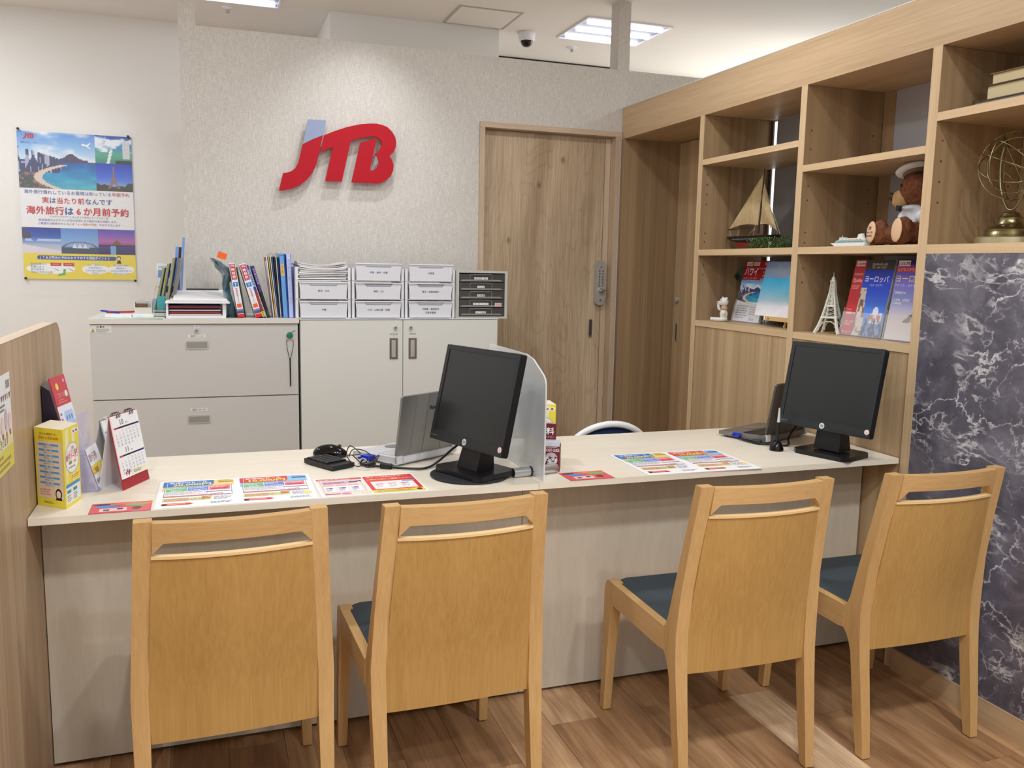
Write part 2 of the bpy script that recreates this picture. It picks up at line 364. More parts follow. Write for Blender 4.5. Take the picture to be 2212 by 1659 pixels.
def ellipsoid(bm, c, r, F=None, seg=16, rot=None):
    d = bmesh.ops.create_uvsphere(bm, u_segments=seg, v_segments=max(6, seg * 2 // 3), radius=1)
    M = Matrix.Translation(c) @ (rot.to_4x4() if rot else Matrix.Identity(4)) @ Matrix.Diagonal((r[0], r[1], r[2], 1))
    for v in d['verts']: v.co = M @ v.co
    if F:
        for v in d['verts']: v.co = F @ v.co
def blob(name, ells, m, parent, voxel=.006, disp=0, dscale=.01, F=None):
    bm = BM()
    for e in ells: ellipsoid(bm, e[0], e[1], rot=e[2] if len(e) > 2 else None)
    if F: bm.transform(F)
    me = bpy.data.meshes.new('t'); bm.to_mesh(me); bm.free()
    o = bpy.data.objects.new('t', me); _link(o)
    md = o.modifiers.new('r', 'REMESH'); md.mode = 'VOXEL'; md.voxel_size = voxel
    sm = o.modifiers.new('s', 'SMOOTH'); sm.iterations = 6
    if disp:
        tx = bpy.data.textures.new('fur', 'CLOUDS'); tx.noise_scale = dscale; tx.noise_depth = 3
        dm = o.modifiers.new('d', 'DISPLACE'); dm.texture = tx; dm.strength = disp; dm.texture_coords = 'LOCAL'
    bpy.context.view_layer.update()
    me2 = bpy.data.meshes.new_from_object(o.evaluated_get(bpy.context.evaluated_depsgraph_get()))
    bpy.data.objects.remove(o); b2 = BM(); b2.from_mesh(me2)
    return finish(name, b2, m, parent, smooth=True)
def copytree(o, loc=None, rz=None, label=None):
    c = o.copy(); _link(c)
    if loc is not None: c.location = loc
    if rz is not None: c.rotation_euler[2] = rz
    if label: c['label'] = label
    for ch in list(o.children):
        k = ch.copy(); _link(k); k.parent = c
        for g in list(ch.children):
            q = g.copy(); _link(q); q.parent = k
    return c

# ------------------------------------------------------------------ flat print
TXT = {}
def text_mesh(body, bold):
    k = (body, bold)
    if k not in TXT:
        cu = bpy.data.curves.new('t', 'FONT'); cu.body = body; cu.size = 1; cu.resolution_u = 2; cu.offset = bold; cu.fill_mode = 'FRONT'
        o = bpy.data.objects.new('t', cu); _link(o); bpy.context.view_layer.update()
        me = bpy.data.meshes.new_from_object(o.evaluated_get(bpy.context.evaluated_depsgraph_get()))
        v = np.zeros(len(me.vertices) * 3); me.vertices.foreach_get('co', v); v = v.reshape(-1, 3)
        TXT[k] = (v[:, :2].copy(), [tuple(p.vertices) for p in me.polygons])
        bpy.data.objects.remove(o); bpy.data.meshes.remove(me)
    return TXT[k]
class Ink:
    """print laid on a plane: u right, v up, in metres (scaled by su, sv)"""
    def __init__(s, F, su=1, sv=1, dz=.00025, base=.0004): s.F = F; s.su = su; s.sv = sv; s.dz = dz; s.base = base; s.v = []; s.f = []; s.c = []
    def _add(s, pts, faces, cols, lv):
        n = len(s.v); z = s.base + s.dz * lv
        for p in pts: s.v.append(s.F @ Vector((p[0] * s.su, p[1] * s.sv, z)))
        for f, c in zip(faces, cols): s.f.append([i + n for i in f]); s.c.append(c)
    def poly(s, pts, rgb, lv=1):
        a = sum(pts[i][0] * pts[(i + 1) % len(pts)][1] - pts[(i + 1) % len(pts)][0] * pts[i][1] for i in range(len(pts)))
        if a < 0: pts = pts[::-1]
        s._add(pts, [list(range(len(pts)))], [s2l(rgb)], lv)
    def rect(s, x, y, w, h, rgb, lv=1): s.poly([(x, y), (x + w, y), (x + w, y + h), (x, y + h)], rgb, lv)
    def ell(s, x, y, rx, ry, rgb, lv=1, n=20): s.poly([(x + rx * math.cos(2 * PI * k / n), y + ry * math.sin(2 * PI * k / n)) for k in range(n)], rgb, lv)
    def frame(s, x, y, w, h, t, rgb, lv=1):
        s.rect(x, y, w, t, rgb, lv); s.rect(x, y + h - t, w, t, rgb, lv); s.rect(x, y, t, h, rgb, lv); s.rect(x + w - t, y, t, h, rgb, lv)
    def text(s, body, x, y, size, rgb, al='l', lv=4, bold=.0, width=None, shear=0, rot=0, sx=1):
        v, f = text_mesh(body, 0)
        if not len(v): return
        v = v * size * np.array([sx, 1])
        w0 = v[:, 0].max() - v[:, 0].min()
        if width: v[:, 0] *= width / w0; w0 = width
        v[:, 0] -= v[:, 0].min()
        v[:, 0] += shear * v[:, 1]
        if al == 'c': v[:, 0] -= w0 / 2
        elif al == 'r': v[:, 0] -= w0
        if rot:
            c_, s_ = math.cos(rot), math.sin(rot); v = v @ np.array([[c_, s_], [-s_, c_]])
        d = bold * size * .7
        for q, (dx, dy) in enumerate(((-d, 0), (d, 0), (0, d), (0, -d)) if d > .00004 else ((0, 0),)): s._add([(x + dx + a, y + dy + b) for a, b in v], f, [s2l(rgb)] * len(f), lv + .08 * q)
    def segs(s, parts, x, y, size, lv=4, bold=.0, adv=1.0):
        for st, rgb in parts:
            for ch in st:
                if ch != ' ': 
                    v, f = text_mesh(ch, 0); off = 0; d = bold * size * .8
                    if ord(ch) < 256 and len(v): off = (adv - (v[:, 0].max())) / 2
                    for q, (dx, dy) in enumerate(((-d, 0), (d, 0), (0, d), (0, -d)) if d else ((0, 0),)): s._add([(x + dx + (a + off) * size, y + dy + b * size) for a, b in v], f, [s2l(rgb)] * len(f), lv + .08 * q)
                x += size * adv
    def lines(s, x, y, w, h, n, rgb, lv=2, fill=.5, jit=.35):
        st = h / n
        for i in range(n):
            xx = x; yy = y + h - st * (i + .75); end = x + w * (1 - random.random() * jit)
            while xx < end - .5 * st:
                l = st * random.uniform(.6, 2.4); s.rect(xx, yy, min(l, end - xx), st * fill, rgb, lv); xx += l + st * .35
    def pic(s, fn, x, y, w, h, nx=40, ny=30, lv=1):
        U, V = np.meshgrid((np.arange(nx) + .5) / nx, (np.arange(ny) + .5) / ny)
        C = np.clip(fn(U, V), 0, 255)
        n = len(s.v); z = s.base + s.dz * lv
        for j in range(ny + 1):
            for i in range(nx + 1): s.v.append(s.F @ Vector(((x + w * i / nx) * s.su, (y + h * j / ny) * s.sv, z)))
        for j in range(ny):
            for i in range(nx):
                a = n + j * (nx + 1) + i; s.f.append([a, a + 1, a + nx + 2, a + nx + 1]); s.c.append(s2l(C[j, i]))
    def build(s, parent, name='print', m=None):
        me = bpy.data.meshes.new(name); Pm = WM[parent.name].inverted()
        vs = [Pm @ p for p in s.v]; c = sum(vs, Vector()) / len(vs)
        me.from_pydata([tuple(p - c) for p in vs], [], s.f)
        at = me.color_attributes.new('ink', 'FLOAT_COLOR', 'CORNER'); d = np.ones((len(me.loops), 4), np.float32); k = 0
        for f, col in zip(s.f, s.c):
            d[k:k + len(f), :3] = col; k += len(f)
        at.data.foreach_set('color', d.ravel()); me.materials.append(m or print_m)
        o = bpy.data.objects.new(name, me); _link(o); o.parent = parent; o.location = c; WM[o.name] = WM[parent.name] @ Matrix.Translation(c); return o

def vnoise(U, V, sx, sy, seed=0, oct=4):
    rs = np.random.RandomState(seed); out = 0; amp = 1; tot = 0
    for o in range(oct):
        g = rs.rand(64, 64); x = U * sx * 2 ** o; y = V * sy * 2 ** o
        xi = np.floor(x).astype(int); yi = np.floor(y).astype(int); fx = x - xi; fy = y - yi; fx = fx * fx * (3 - 2 * fx); fy = fy * fy * (3 - 2 * fy)
        a = g[xi % 64, yi % 64]; b = g[(xi + 1) % 64, yi % 64]; c = g[xi % 64, (yi + 1) % 64]; d = g[(xi + 1) % 64, (yi + 1) % 64]
        out = out + amp * ((a * (1 - fx) + b * fx) * (1 - fy) + (c * (1 - fx) + d * fx) * fy); tot += amp; amp *= .5
    return out / tot
def lerp(t, *cs):
    t = np.clip(t, 0, 1)[..., None] * (len(cs) - 1); C = np.array(cs, float); i = np.clip(t.astype(int), 0, len(cs) - 2)[..., 0]; f = t - i[..., None]
    return C[i] * (1 - f) + C[i + 1] * f
def over(img, mask, col):
    m = np.clip(mask, 0, 1)[..., None]; return img * (1 - m) + np.array(col, float) * m if np.ndim(col) == 1 or isinstance(col, tuple) else img * (1 - m) + col * m
def p_bay(U, V):
    img = lerp((V - .55) / .45, (205, 228, 246), (140, 190, 240), (95, 150, 225)); cl = vnoise(U, V, 3, 6, 1); img = over(img, (cl - .5) * 4, (240, 244, 250))
    sea = lerp(V / .5, (90, 190, 205), (40, 150, 205), (20, 90, 170)); n = vnoise(U, V, 8, 14, 2); sea = sea + (n[..., None] - .5) * 50
    img = over(img, (V < .5) * 1., sea)
    hill = .5 + .10 * np.exp(-((U - .68) / .09) ** 2) + .035 * (U > .3) * (U < .9); img = over(img, ((V > .485) & (V < hill)) * 1., (76, 66, 104))
    b = vnoise(U, V * 0, 26, 1, 3, 1); top = .47 + .20 * np.clip(1 - U / .55, 0, 1) * (b > .5) + .06 * (b > .35); m_ = (V > .28) & (V < top) & (U < .58 - .5 * np.clip(.42 - V, 0, 1)); img = over(img, m_ * 1., (66, 70, 112))
    bb = vnoise(U, V, 46, 6, 4, 1); img = over(img, (m_ & (bb > .62)) * 1., (176, 178, 204))
    sx = .24 + 6.8 * (V - .2) ** 2 * .95; sand = (U < sx + .06) & (U > sx - .05) & (V < .43); land = (U <= sx - .05) & (V < .43) & ~m_
    img = over(img, land * 1., (70, 84, 84)); b3 = vnoise(U, V, 20, 24, 14, 2); img = over(img, (land & (b3 > .58)) * 1., (150, 108, 116)); img = over(img, sand * 1., (222, 206, 190)); return img
def p_marina(U, V):
    img = lerp(V, (60, 140, 120), (90, 180, 150), (50, 130, 215), (20, 70, 170)); cl = vnoise(U, V, 4, 5, 7); img = over(img, ((cl - .5) * 5) * (V > .4), (240, 244, 250))
    img = over(img, ((np.abs(U - .85) < .1) & (V > .2) & (V < .8)) * 1., (214, 216, 220)); img = over(img, ((np.abs(U - .38 - .2 * (V - .2)) < .04) & (V < .5)) * 1., (236, 246, 246))
    return over(img, ((V < .14) & (U > .55)) * 1., (40, 44, 50))
def p_tower(U, V):
    img = lerp(V, (180, 200, 240), (60, 110, 220), (20, 60, 190)); img = over(img, (V < .13) * 1., (110, 130, 50)); t = vnoise(U, V, 9, 6, 9, 2)
    img = over(img, (V < .16 + .22 * np.abs(U - .5) * 1.4 * t * 1.6) * 1., (60, 56, 40))
    hw = .02 + .17 * np.clip((.62 - V) / .55, 0, 1) ** 1.7; s = (np.abs(U - .48) < hw) & (V < .9) & (V > .1) & ~((np.abs(U - .48) < hw - .07) & (V < .3)); return over(img, s * 1., (150, 112, 92))
def p_palm(U, V):
    img = lerp(V, (226, 216, 226), (170, 190, 220), (30, 90, 190), (20, 50, 150)); img = over(img, ((V < .3 - .25 * (U - .2)) ) * 1., (228, 220, 228)); n = vnoise(U, V, 6, 8, 12)
    img = over(img, ((np.hypot(U - .12, (V - .85)) < .28) & (n > .5)) * 1., (70, 70, 90)); return over(img, ((np.abs(V - .52) < .05) & (n > .45)) * 1., (190, 205, 235))
def p_opera(U, V):
    img = lerp(V, (40, 60, 96), (150, 180, 222), (120, 165, 225), (90, 140, 215)); img = over(img, (V < .24) * 1., (52, 70, 104)); a = np.abs(np.hypot((U - .5) / .46, (V - .2) / .26) - 1) < .06
    img = over(img, (a & (V > .24)) * 1., (90, 96, 116)); sh = (np.abs(((U * 7) % 1) - .5) < .5 * (1 - (V - .22) / .2)) & (V > .22) & (V < .4) & (U > .3) & (U < .75); return over(img, sh * 1., (226, 226, 232))
def p_dusk(U, V):
    img = lerp(V, (40, 30, 90), (60, 40, 120), (190, 100, 170), (130, 90, 190), (90, 70, 180)); img = over(img, (np.abs(V - .35) < .03) * 1., (40, 26, 60))
    img = over(img, ((V < .38 + .2 * np.clip(1 - np.abs(U - .5) / .16, 0, 1)) & (V > .36)) * 1., (120, 84, 40)); return over(img, ((np.abs(U - .4) < .07) & (V < .35)) * 1., (120, 170, 220))
def p_beach2(U, V):
    img = lerp(V, (250, 248, 248), (226, 230, 242), (140, 214, 248), (84, 202, 252), (50, 186, 252), (24, 146, 232)); n = vnoise(U, V, 4, 5, 21)
    img = over(img, (V > .7) * 1., lerp((V - .7) / .3, (144, 188, 236), (166, 194, 232), (134, 164, 222))); img = over(img, ((n - .55) * 3) * (V > .7), (178, 196, 226))
    img = img + (n[..., None] - .5) * 22; return over(img, (U > .62) & (V < .38 * (U - .55) / .45 * 1.0), (240, 238, 244))
def p_venice(U, V):
    img = lerp(V, (110, 150, 190), (90, 140, 230), (50, 90, 225), (36, 60, 200)); n = vnoise(U, V, 14, 10, 31)
    b = U < .32 - .22 * np.clip(V - .15, 0, 1); img = over(img, (b & (V < .72)) * 1., (214, 204, 190)); img = over(img, (b & (V < .7) & (n > .55)) * 1., (140, 110, 96))
    img = over(img, ((np.hypot((U - .68) / .1, (V - .36) / .09) < 1) | ((np.abs(U - .68) < .16) & (V > .2) & (V < .34)) | ((np.abs(U - .88) < .05) & (V > .2) & (V < .36))) * 1., (222, 226, 238))
    img = over(img, ((V < .26) & (n > .5) & (U > .3)) * 1., (40, 50, 96)); return over(img, ((V > .24) & (V < .32) & (n > .52) & (U > .5)) * 1., (196, 110, 70))
def p_coast(U, V):
    img = lerp(V, (236, 230, 232), (228, 214, 206), (150, 160, 226), (120, 110, 215), (70, 50, 170)); n = vnoise(U, V, 9, 9, 41)
    img = over(img, ((V < .2 + .6 * np.clip(U - .3, 0, 1)) & (V > .22)) * 1., (120, 112, 90)); return over(img, ((V < .2 + .6 * np.clip(U - .3, 0, 1)) & (V > .22) & (n > .52)) * 1., (206, 190, 160))

JG = [(0.492, 2.046), (0.578, 2.047), (0.563, 1.976), (0.512, 1.953), (0.465, 1.927)]
JR = [(0.465, 1.9265), (0.512, 1.952), (0.562, 1.975), (0.538, 1.868), (0.529, 1.834), (0.51, 1.793), (0.485, 1.76), (0.449, 1.731), (0.413, 1.713), (0.374, 1.703), (0.349, 1.7), (0.37, 1.784), (0.39, 1.788), (0.411, 1.796), (0.429, 1.812), (0.442, 1.835), (0.448, 1.857)]
TB = [(0.568, 1.976), (0.618, 1.999), (0.68, 2.023), (0.742, 2.04), (0.795, 2.048), (0.826, 2.049), (0.851, 2.046), (0.88, 2.037), (0.905, 2.015), (0.921, 1.989), (0.925, 1.965), (0.923, 1.94), (0.91, 1.914), (0.891, 1.896), (0.904, 1.877), (0.912, 1.853), (0.91, 1.825), (0.896, 1.796), (0.873, 1.775), (0.848, 1.763), (0.829, 1.758), (0.7, 1.757), (0.746, 1.953), (0.827, 1.98), (0.792, 1.821), (0.807, 1.821), (0.826, 1.834), (0.837, 1.852), (0.837, 1.87), (0.83, 1.89), (0.818, 1.901), (0.832, 1.913), (0.846, 1.932), (0.852, 1.951), (0.849, 1.966), (0.840, 1.978), (0.82, 1.986), (0.791, 1.985), (0.751, 1.976), (0.698, 1.958), (0.652, 1.758), (0.572, 1.757), (0.61, 1.923), (0.55, 1.894)]
def small_logo(ink, x, y, w, rgb=(196, 30, 50), lv=4):
    k = w / .576
    for P in (JR, TB): ink.poly([(x + (a - .349) * k, y + (b - 1.7) * k) for a, b in P], rgb, lv)
    ink.poly([(x + (a - .349) * k, y + (b - 1.7) * k) for a, b in JG], rgb, lv)

# ================================================================== SETTING
fl = finish('floor', box(-2.2, 4.2, -3, 5.907, -.06, -.004), plank_m); tag(fl, kind='structure')
# planks laid along the depth of the room
PW = .152
hi = 0
for i in range(-13, 5):
    x0 = 1.548 + i * PW; 
    if x0 > 2.2: break
    rr = random.Random(100 + i); y = -.2 - rr.random() * .9
    while y < 2.5:
        L = .92; y1 = y + L
        if i == 0 and y < 1.3 < y1: y1 = 1.30
        if i == 0 and y >= 1.29 and y < 1.31: y1 = 2.218
        if y1 > .0:
            xe = min(x0 + PW, 2.204)
            ym = (y + y1) / 2
            pale = (i == 0 and 1.25 < ym < 2.2) or (i == -5 and 1.0 < ym < 2.0)
            finish('plank', box(x0 + .0006, xe - .0006, y + .0006, y1 - .0006, -.004, 0), pale_m if pale else plank_m, fl)
        y = y1
ce = finish('ceiling', box(-2.2, 4.2, -3, 5.907, 2.8, 2.86), ceil_m); tag(ce, kind='structure')
tag(finish('wall_back', box(-2.2, 4.2, 5.907, 6.0, 0, 2.8), white_wall), kind='structure')
tag(finish('wall_left', box(-2.3, -2.2, -3, 6.0, 0, 2.8), white_wall), kind='structure')
tag(finish('wall_right', box(4.2, 4.3, -3, 6.0, 0, 2.8), white_wall), kind='structure')
tag(finish('trim_1', box(1.7485, 2.85, 5.88, 5.9065, 2.776, 2.7995), dark_gap), kind='structure')
# dropped duct casing
tag(finish('trim_2', box(.718, 1.748, 5.268, 5.9065, 2.37, 2.7995), white_wall), kind='structure')
# wallpapered partition wall with doorway (door leaf opening x 1.40..2.13)
DX0, DX1, DZ = 1.405, 2.165, 2.095
bm = BM()
addbox(bm, -.086, DX0 - .028, 4.45, 4.55, 0, 2.44); addbox(bm, DX0 - .028, DX1 + .028, 4.45, 4.55, DZ + .012, 2.44); addbox(bm, DX1 + .028, 4.2, 4.45, 4.55, 0, 2.44)
addbox(bm, -.086, -.011, 4.45, 4.55, 2.44, 2.7995); addbox(bm, 2.166, 2.236, 4.45, 4.55, 2.44, 2.7995)
wl = finish('wall_middle', bm, linen_m); tag(wl, kind='structure')
# door 1
d1 = finish('door_1', box(DX0, 2.128, 4.50, 4.535, .01, 2.075), oak); tag(d1, kind='structure')
finish('door_edge_strip', box(2.131, DX1 - .002, 4.497, 4.54, .0, 2.075), frame_wood, d1)
fr = BM(); addbox(fr, DX0 - .028, DX0, 4.437, 4.56, 0, DZ); addbox(fr, DX1, DX1 + .028, 4.437, 4.56, 0, DZ)
finish('frame_jamb', fr, frame_wood, d1, bevel=.002, seg=1)
finish('frame_head', box(DX0 - .028, DX1 + .028, 4.435, 4.56, DZ - .016, DZ + .012), frame_wood_h, d1, bevel=.002, seg=1)
# keypad lock
lk = finish('keypad_lock', prism(rrect(2.083, 2.137, 1.150, 1.404, .026), 4.462, 4.5, 'Y'), steel, d1, bevel=.003)
bm = BM()
for r in range(6):
    for c in (2.099, 2.119): addtube(bm, [(c, 4.463, 1.345 - r * .0165), (c, 4.456, 1.345 - r * .0165)], .0052, 10)
addtube(bm, [(2.109, 4.463, 1.366), (2.109, 4.457, 1.366)], .005, 10); addtube(bm, [(2.108, 4.463, 1.18), (2.108, 4.455, 1.18)], .006, 12)
finish('keypad_button', bm, chrome, lk)
bm = tube([(2.109, 4.464, 1.233), (2.109, 4.445, 1.233)], [.014, .012], 18); addbox(bm, 2.106, 2.135, 4.436, 4.447, 1.229, 1.238)
finish('thumb_turn', bm, chrome, lk, bevel=.001, seg=1)
ph = finish('pull_handle', prism(rrect(2.058, 2.084, .962, 1.072, .0128), 4.496, 4.502, 'Y'), steel, d1)
finish('finger_recess', prism(rrect(2.0625, 2.0795, .967, 1.067, .0083), 4.4953, 4.4965, 'Y'), mat('recess_dark', (92, 84, 74), .5, metal=.6), ph)
finish('rivet', tube([(2.071, 4.496, .973), (2.071, 4.493, .973)], .0045, 10), chrome, ph)

# ceiling fixtures
def troffer(x0, x1, y0, y1, label):
    t = empty('ceiling_light', ((x0 + x1) / 2, (y0 + y1) / 2, 2.78), 0, label, 'ceiling light', 'square recessed ceiling lights')
    bm = BM(); e = .012
    addbox(bm, x0, x1, y0, y0 + e, 2.79, 2.8); addbox(bm, x0, x1, y1 - e, y1, 2.79, 2.8); addbox(bm, x0, x0 + e, y0 + e, y1 - e, 2.79, 2.8); addbox(bm, x1 - e, x1, y0 + e, y1 - e, 2.79, 2.8)
    finish('frame', bm, white_gloss, t)
    finish('reflector', box(x0 + e, x1 - e, y0 + e, y1 - e, 2.7965, 2.7995), mat('lit_reflector', (170, 176, 205), .5), t)
    for k in range(3):
        y = y0 + (y1 - y0) * (k + .5) / 3
        finish('tube', tube([(x0 + .03, y, 2.786), (x1 - .03, y, 2.786)], .009, 12), mat('fluorescent_tube', (245, 248, 255), .4, emit=9), t)
troffer(2.127, 2.68, 4.77, 5.267, 'square ceiling light with bright tubes behind the right-hand post')
troffer(-.11, .440, 4.84, 5.322, 'square ceiling light cut by the top edge of the picture, left of the duct casing')
hb = empty('ceiling_hatch', (1.57, 5.05, 2.79), 0, 'flat square access panel in the ceiling above the grey wall', 'hatch')
bm = BM(); e = .012
for a in ((1.38, 1.762, 4.865, 4.865 + e), (1.38, 1.762, 5.237 - e, 5.237), (1.38, 1.38 + e, 4.865 + e, 5.237 - e), (1.762 - e, 1.762, 4.865 + e, 5.237 - e)): addbox(bm, *a, 2.795, 2.8)
finish('frame', bm, mat('hatch_frame', (186, 182, 178), .4), hb)
finish('panel', box(1.395, 1.747, 4.88, 5.222, 2.796, 2.7995), ceil_m, hb)
hb = empty('ceiling_hatch', (3.77, 4.34, 2.79), 0, 'small ceiling access panel just above the wooden shelving header', 'hatch')
bm = BM()
for a in ((3.60, 3.95, 4.16, 4.172), (3.60, 3.95, 4.518, 4.53), (3.60, 3.612, 4.172, 4.518), (3.938, 3.95, 4.172, 4.518)): addbox(bm, *a, 2.794, 2.8)
finish('frame', bm, mat('hatch_frame', (186, 182, 178), .4), hb)
finish('panel', box(3.615, 3.935, 4.175, 4.515, 2.796, 2.7995), ceil_m, hb)
dc = empty('security_camera', (1.923, 5.249, 2.72), 0, 'white dome security camera on the ceiling', 'camera')
finish('housing', lathe([(.0, 0), (.052, 0), (.055, -.006), (.05, -.045), (.043, -.052), (0, -.052)], (1.923, 5.249, 2.8), 24), white_gloss, dc, smooth=.7)
finish('dome', lathe([(.001, -.088), (.018, -.085), (.03, -.075), (.037, -.06), (.038, -.05), (.001, -.05)], (1.923, 5.249, 2.8), 24), black_g, dc, smooth=.7)
for (x, y, lb) in ((2.323, 5.467, 'ceiling sprinkler head between the dome camera and the lit square fixture'), (.164, 5.443, 'ceiling sprinkler head left of the duct casing')):
    sp = empty('sprinkler', (x, y, 2.77), 0, lb, 'sprinkler', 'ceiling sprinklers')
    finish('escutcheon', lathe([(0, 0), (.036, 0), (.034, -.006), (.02, -.012), (0, -.012)], (x, y, 2.8), 20), white_gloss, sp, smooth=.7)
    finish('sprinkler_head', lathe([(0, -.012), (.01, -.012), (.012, -.02), (.006, -.024), (.013, -.03), (0, -.031)], (x, y, 2.8), 14), steel, sp)

# ================================================================== SHELVING UNIT (right)
XF, XB = 2.205, 2.575
su = empty('shelving_unit', (2.39, 2.3, 0), 0, 'long built-in wooden shelving wall with marble-look panel and open display bays', 'shelving')
finish('header', box(XF, XB, .1, 4.445, 2.07, 2.238), unit_h, su, bevel=.0015, seg=1)
finish('top_edge', box(XF - .001, XF + .02, .1, 4.445, 2.2382, 2.241), white_gloss, su)
finish('end_panel', box(XF, XB + .02, 4.42, 4.449, 0, 2.07), unit_shaded, su)
posts = [(3.597, 3.632), (2.865, 2.900), (2.216, 2.253), (1.44, 1.477), (.66, .697)]
def dots(y, zs, xs=(2.235, 2.53)):
    bm = BM()
    for z in zs:
        for x in xs: addtube(bm, [(x, y, z), (x, y - .0012, z)], .0032, 8)
    return bm
peg_m = mat('peg_hole', (84, 66, 46), .5)
PEG = [[1.80, 1.755, 1.71, 1.665, 1.53, 1.49, 1.38, 1.335], [1.90, 1.83, 1.69, 1.635, 1.51, 1.47, 1.37, 1.315], [1.78, 1.715, 1.65, 1.585], [], []]
for k, (a, b) in enumerate(posts):
    zb = 0 if k < 3 else 1.45
    d = finish('divider', box(XF + .001, XB, a + .0005, b - .0005, zb, 2.069), unit_shaded, su)
    finish('edge_band', box(XF - .0005, XF + .0015, a, b, zb, 2.07), unit_edgev, d)
    if PEG[k]:
        finish('peg_holes', dots(a, PEG[k]), peg_m, d, kind='stuff')
def shelf(y0, y1, z0, z1, mt=unit_h):
    s = finish('shelf', box(XF + .002, XB, y0, y1, z0 + .0003, z1 - .0003), unit_h if mt is None else mt, su)
    finish('edge_band', box(XF - .0003, XF + .002, y0, y1, z0, z1), unit_edge, s)
for y0, y1, zs in ((2.9005, 3.5965, ((1.842, 1.867), (1.425, 1.452), (1.093, 1.120))), (2.2535, 2.8645, ((1.742, 1.767), (1.425, 1.452), (1.093, 1.120))),
                   (1.4775, 2.2155, ((1.838, 1.864), (1.421, 1.4505))), (.6975, 1.4395, ((1.838, 1.864), (1.421, 1.4505))), (.1, .6595, ((1.838, 1.864), (1.421, 1.4505)))):
    for z0, z1 in zs: shelf(y0, y1, z0, z1)
for y0, y1 in ((2.9015, 3.5955), (2.2545, 2.8635)):
    finish('lower_panel', box(XF + .004, XF + .022, y0, y1, .06, 1.0915), unit_v, su)
    finish('plinth', box(XF + .012, XF + .03, y0, y1, 0, .06), unit_shaded, su)
grey_back = mat('grey_back_panel', (150, 150, 152), .35, spec=.5)
finish('back_panel', box(XB + .001, XB + .012, 2.9, 3.553, 1.12, 2.069), grey_back, su)
finish('back_panel', box(XB + .001, XB + .012, 2.2535, 2.8, 1.12, 2.069), mat('grey_back_cloth', (168, 168, 174), .7), su)
finish('back_lip', box(XB + .001, XB + .014, 2.8, 2.8645, 1.12, 2.069), unit_shaded, su)
finish('back_panel', box(XB + .001, XB + .012, .1, 2.2155, 1.12, 2.069), unit_v, su)
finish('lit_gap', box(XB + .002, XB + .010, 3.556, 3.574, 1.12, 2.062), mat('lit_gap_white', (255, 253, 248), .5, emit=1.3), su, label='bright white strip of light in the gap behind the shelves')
finish('back_bracket', box(XB - .004, XB + .002, 3.576, 3.596, 1.12, 2.066), mat('bracket_dark', (72, 66, 60), .5), su)
finish('marble_panel', box(XF, XF + .02, .1, 2.2155, .075, 1.4205), marble_m, su)
finish('skirting', box(XF - .008, XF + .02, .1, 2.2155, 0, .075), unit_h, su, bevel=.001, seg=1)
finish('lower_strip', box(XF, XF + .02, 2.2535, 2.2545, .0, 1.09), unit_shaded, su)
# narrow sliding door at the back of the doorway bay
d2 = finish('door_2', box(2.562, 2.60, 3.6325, 4.4195, .01, 2.066), unit_v); tag(d2, kind='structure')
finish('door_knob', tube([(2.562, 4.375, 1.187), (2.545, 4.375, 1.187), (2.542, 4.375, 1.187)], [.017, .016, .012], 20), steel, d2, smooth=.6)
ph = finish('pull_handle', prism(rrect(4.363, 4.385, .945, 1.055, .0108), 2.558, 2.5625, 'X'), steel, d2)
finish('finger_recess', prism(rrect(4.3675, 4.3805, .95, 1.05, .0063), 2.5574, 2.559, 'X'), mat('recess_dark', (92, 84, 74), .5, metal=.6), ph)
tag(finish('wall_right_inner', box(2.62, 2.66, 0, 4.45, 0, 2.2), white_wall), kind='structure')

# ================================================================== SERVICE COUNTER
for n, (x0, x1, lb) in enumerate(((-.414, .8925, 'left half of the pale laminate service counter'), (.8935, 2.203, 'right half of the pale laminate service counter'))):
    c = empty('service_counter', ((x0 + x1) / 2, 2.6, 0), 0, lb, 'counter', 'pale service counter sections')
    finish('worktop', box(x0, x1, 2.258, 2.895, .717, .735), counter_top, c, bevel=.0012, seg=1)
    xs = .905
    finish('front_panel', box(x0 if n == 0 else xs + .001, xs - .001 if n == 0 else x1, 2.425, 2.443, .012, .7165), counter_front, c)
    finish('toe_kick', box(x0 + .01 if n == 0 else xs + .001, xs - .001 if n == 0 else x1 - .01, 2.446, 2.46, .0, .1), dark_gap, c)
    finish('modesty_support', box(x0 + .05, x0 + .068, 2.444, 2.86, .1, .716), counter_front, c)
# left partition
prof = [(-.5, 0), (2.905, 0)] + arc(2.905 - .09, 1.167 - .09, .09, 0, 90, 10) + [(-.5, 1.167)]
pr = empty('side_partition', (-.434, 2.0, 0), 0, 'tan wood-grain partition screen with rounded top corner at the left end of the counter', 'partition')
finish('panel_board', prism(prof, -.4495, -.4165, 'X'), part_v, pr, bevel=.001, seg=1)
ed = BM(); tp = [(-.5, 1.1675)] + [(a, b + .0005) for a, b in arc(2.905 - .09, 1.167 - .09, .09, 90, 0, 10)] + [(2.9055, 0)]
for (a, b), (c, d) in zip(tp, tp[1:]):
    q = Vector((c - a, d - b)); 
    if q.length < 1e-6: continue
    q.normalize(); nn = Vector((-q[1], q[0])) * .001
    vs = [ed.verts.new((x, yy, zz)) for x, yy, zz in ((-.45, a, b), (-.4155, a, b), (-.4155, c, d), (-.45, c, d))]; ed.faces.new(vs)
finish('edge_band', ed, wood('edge_pale', (226, 206, 184), (210, 188, 164), 'Y', 5, 60, .05), pr)

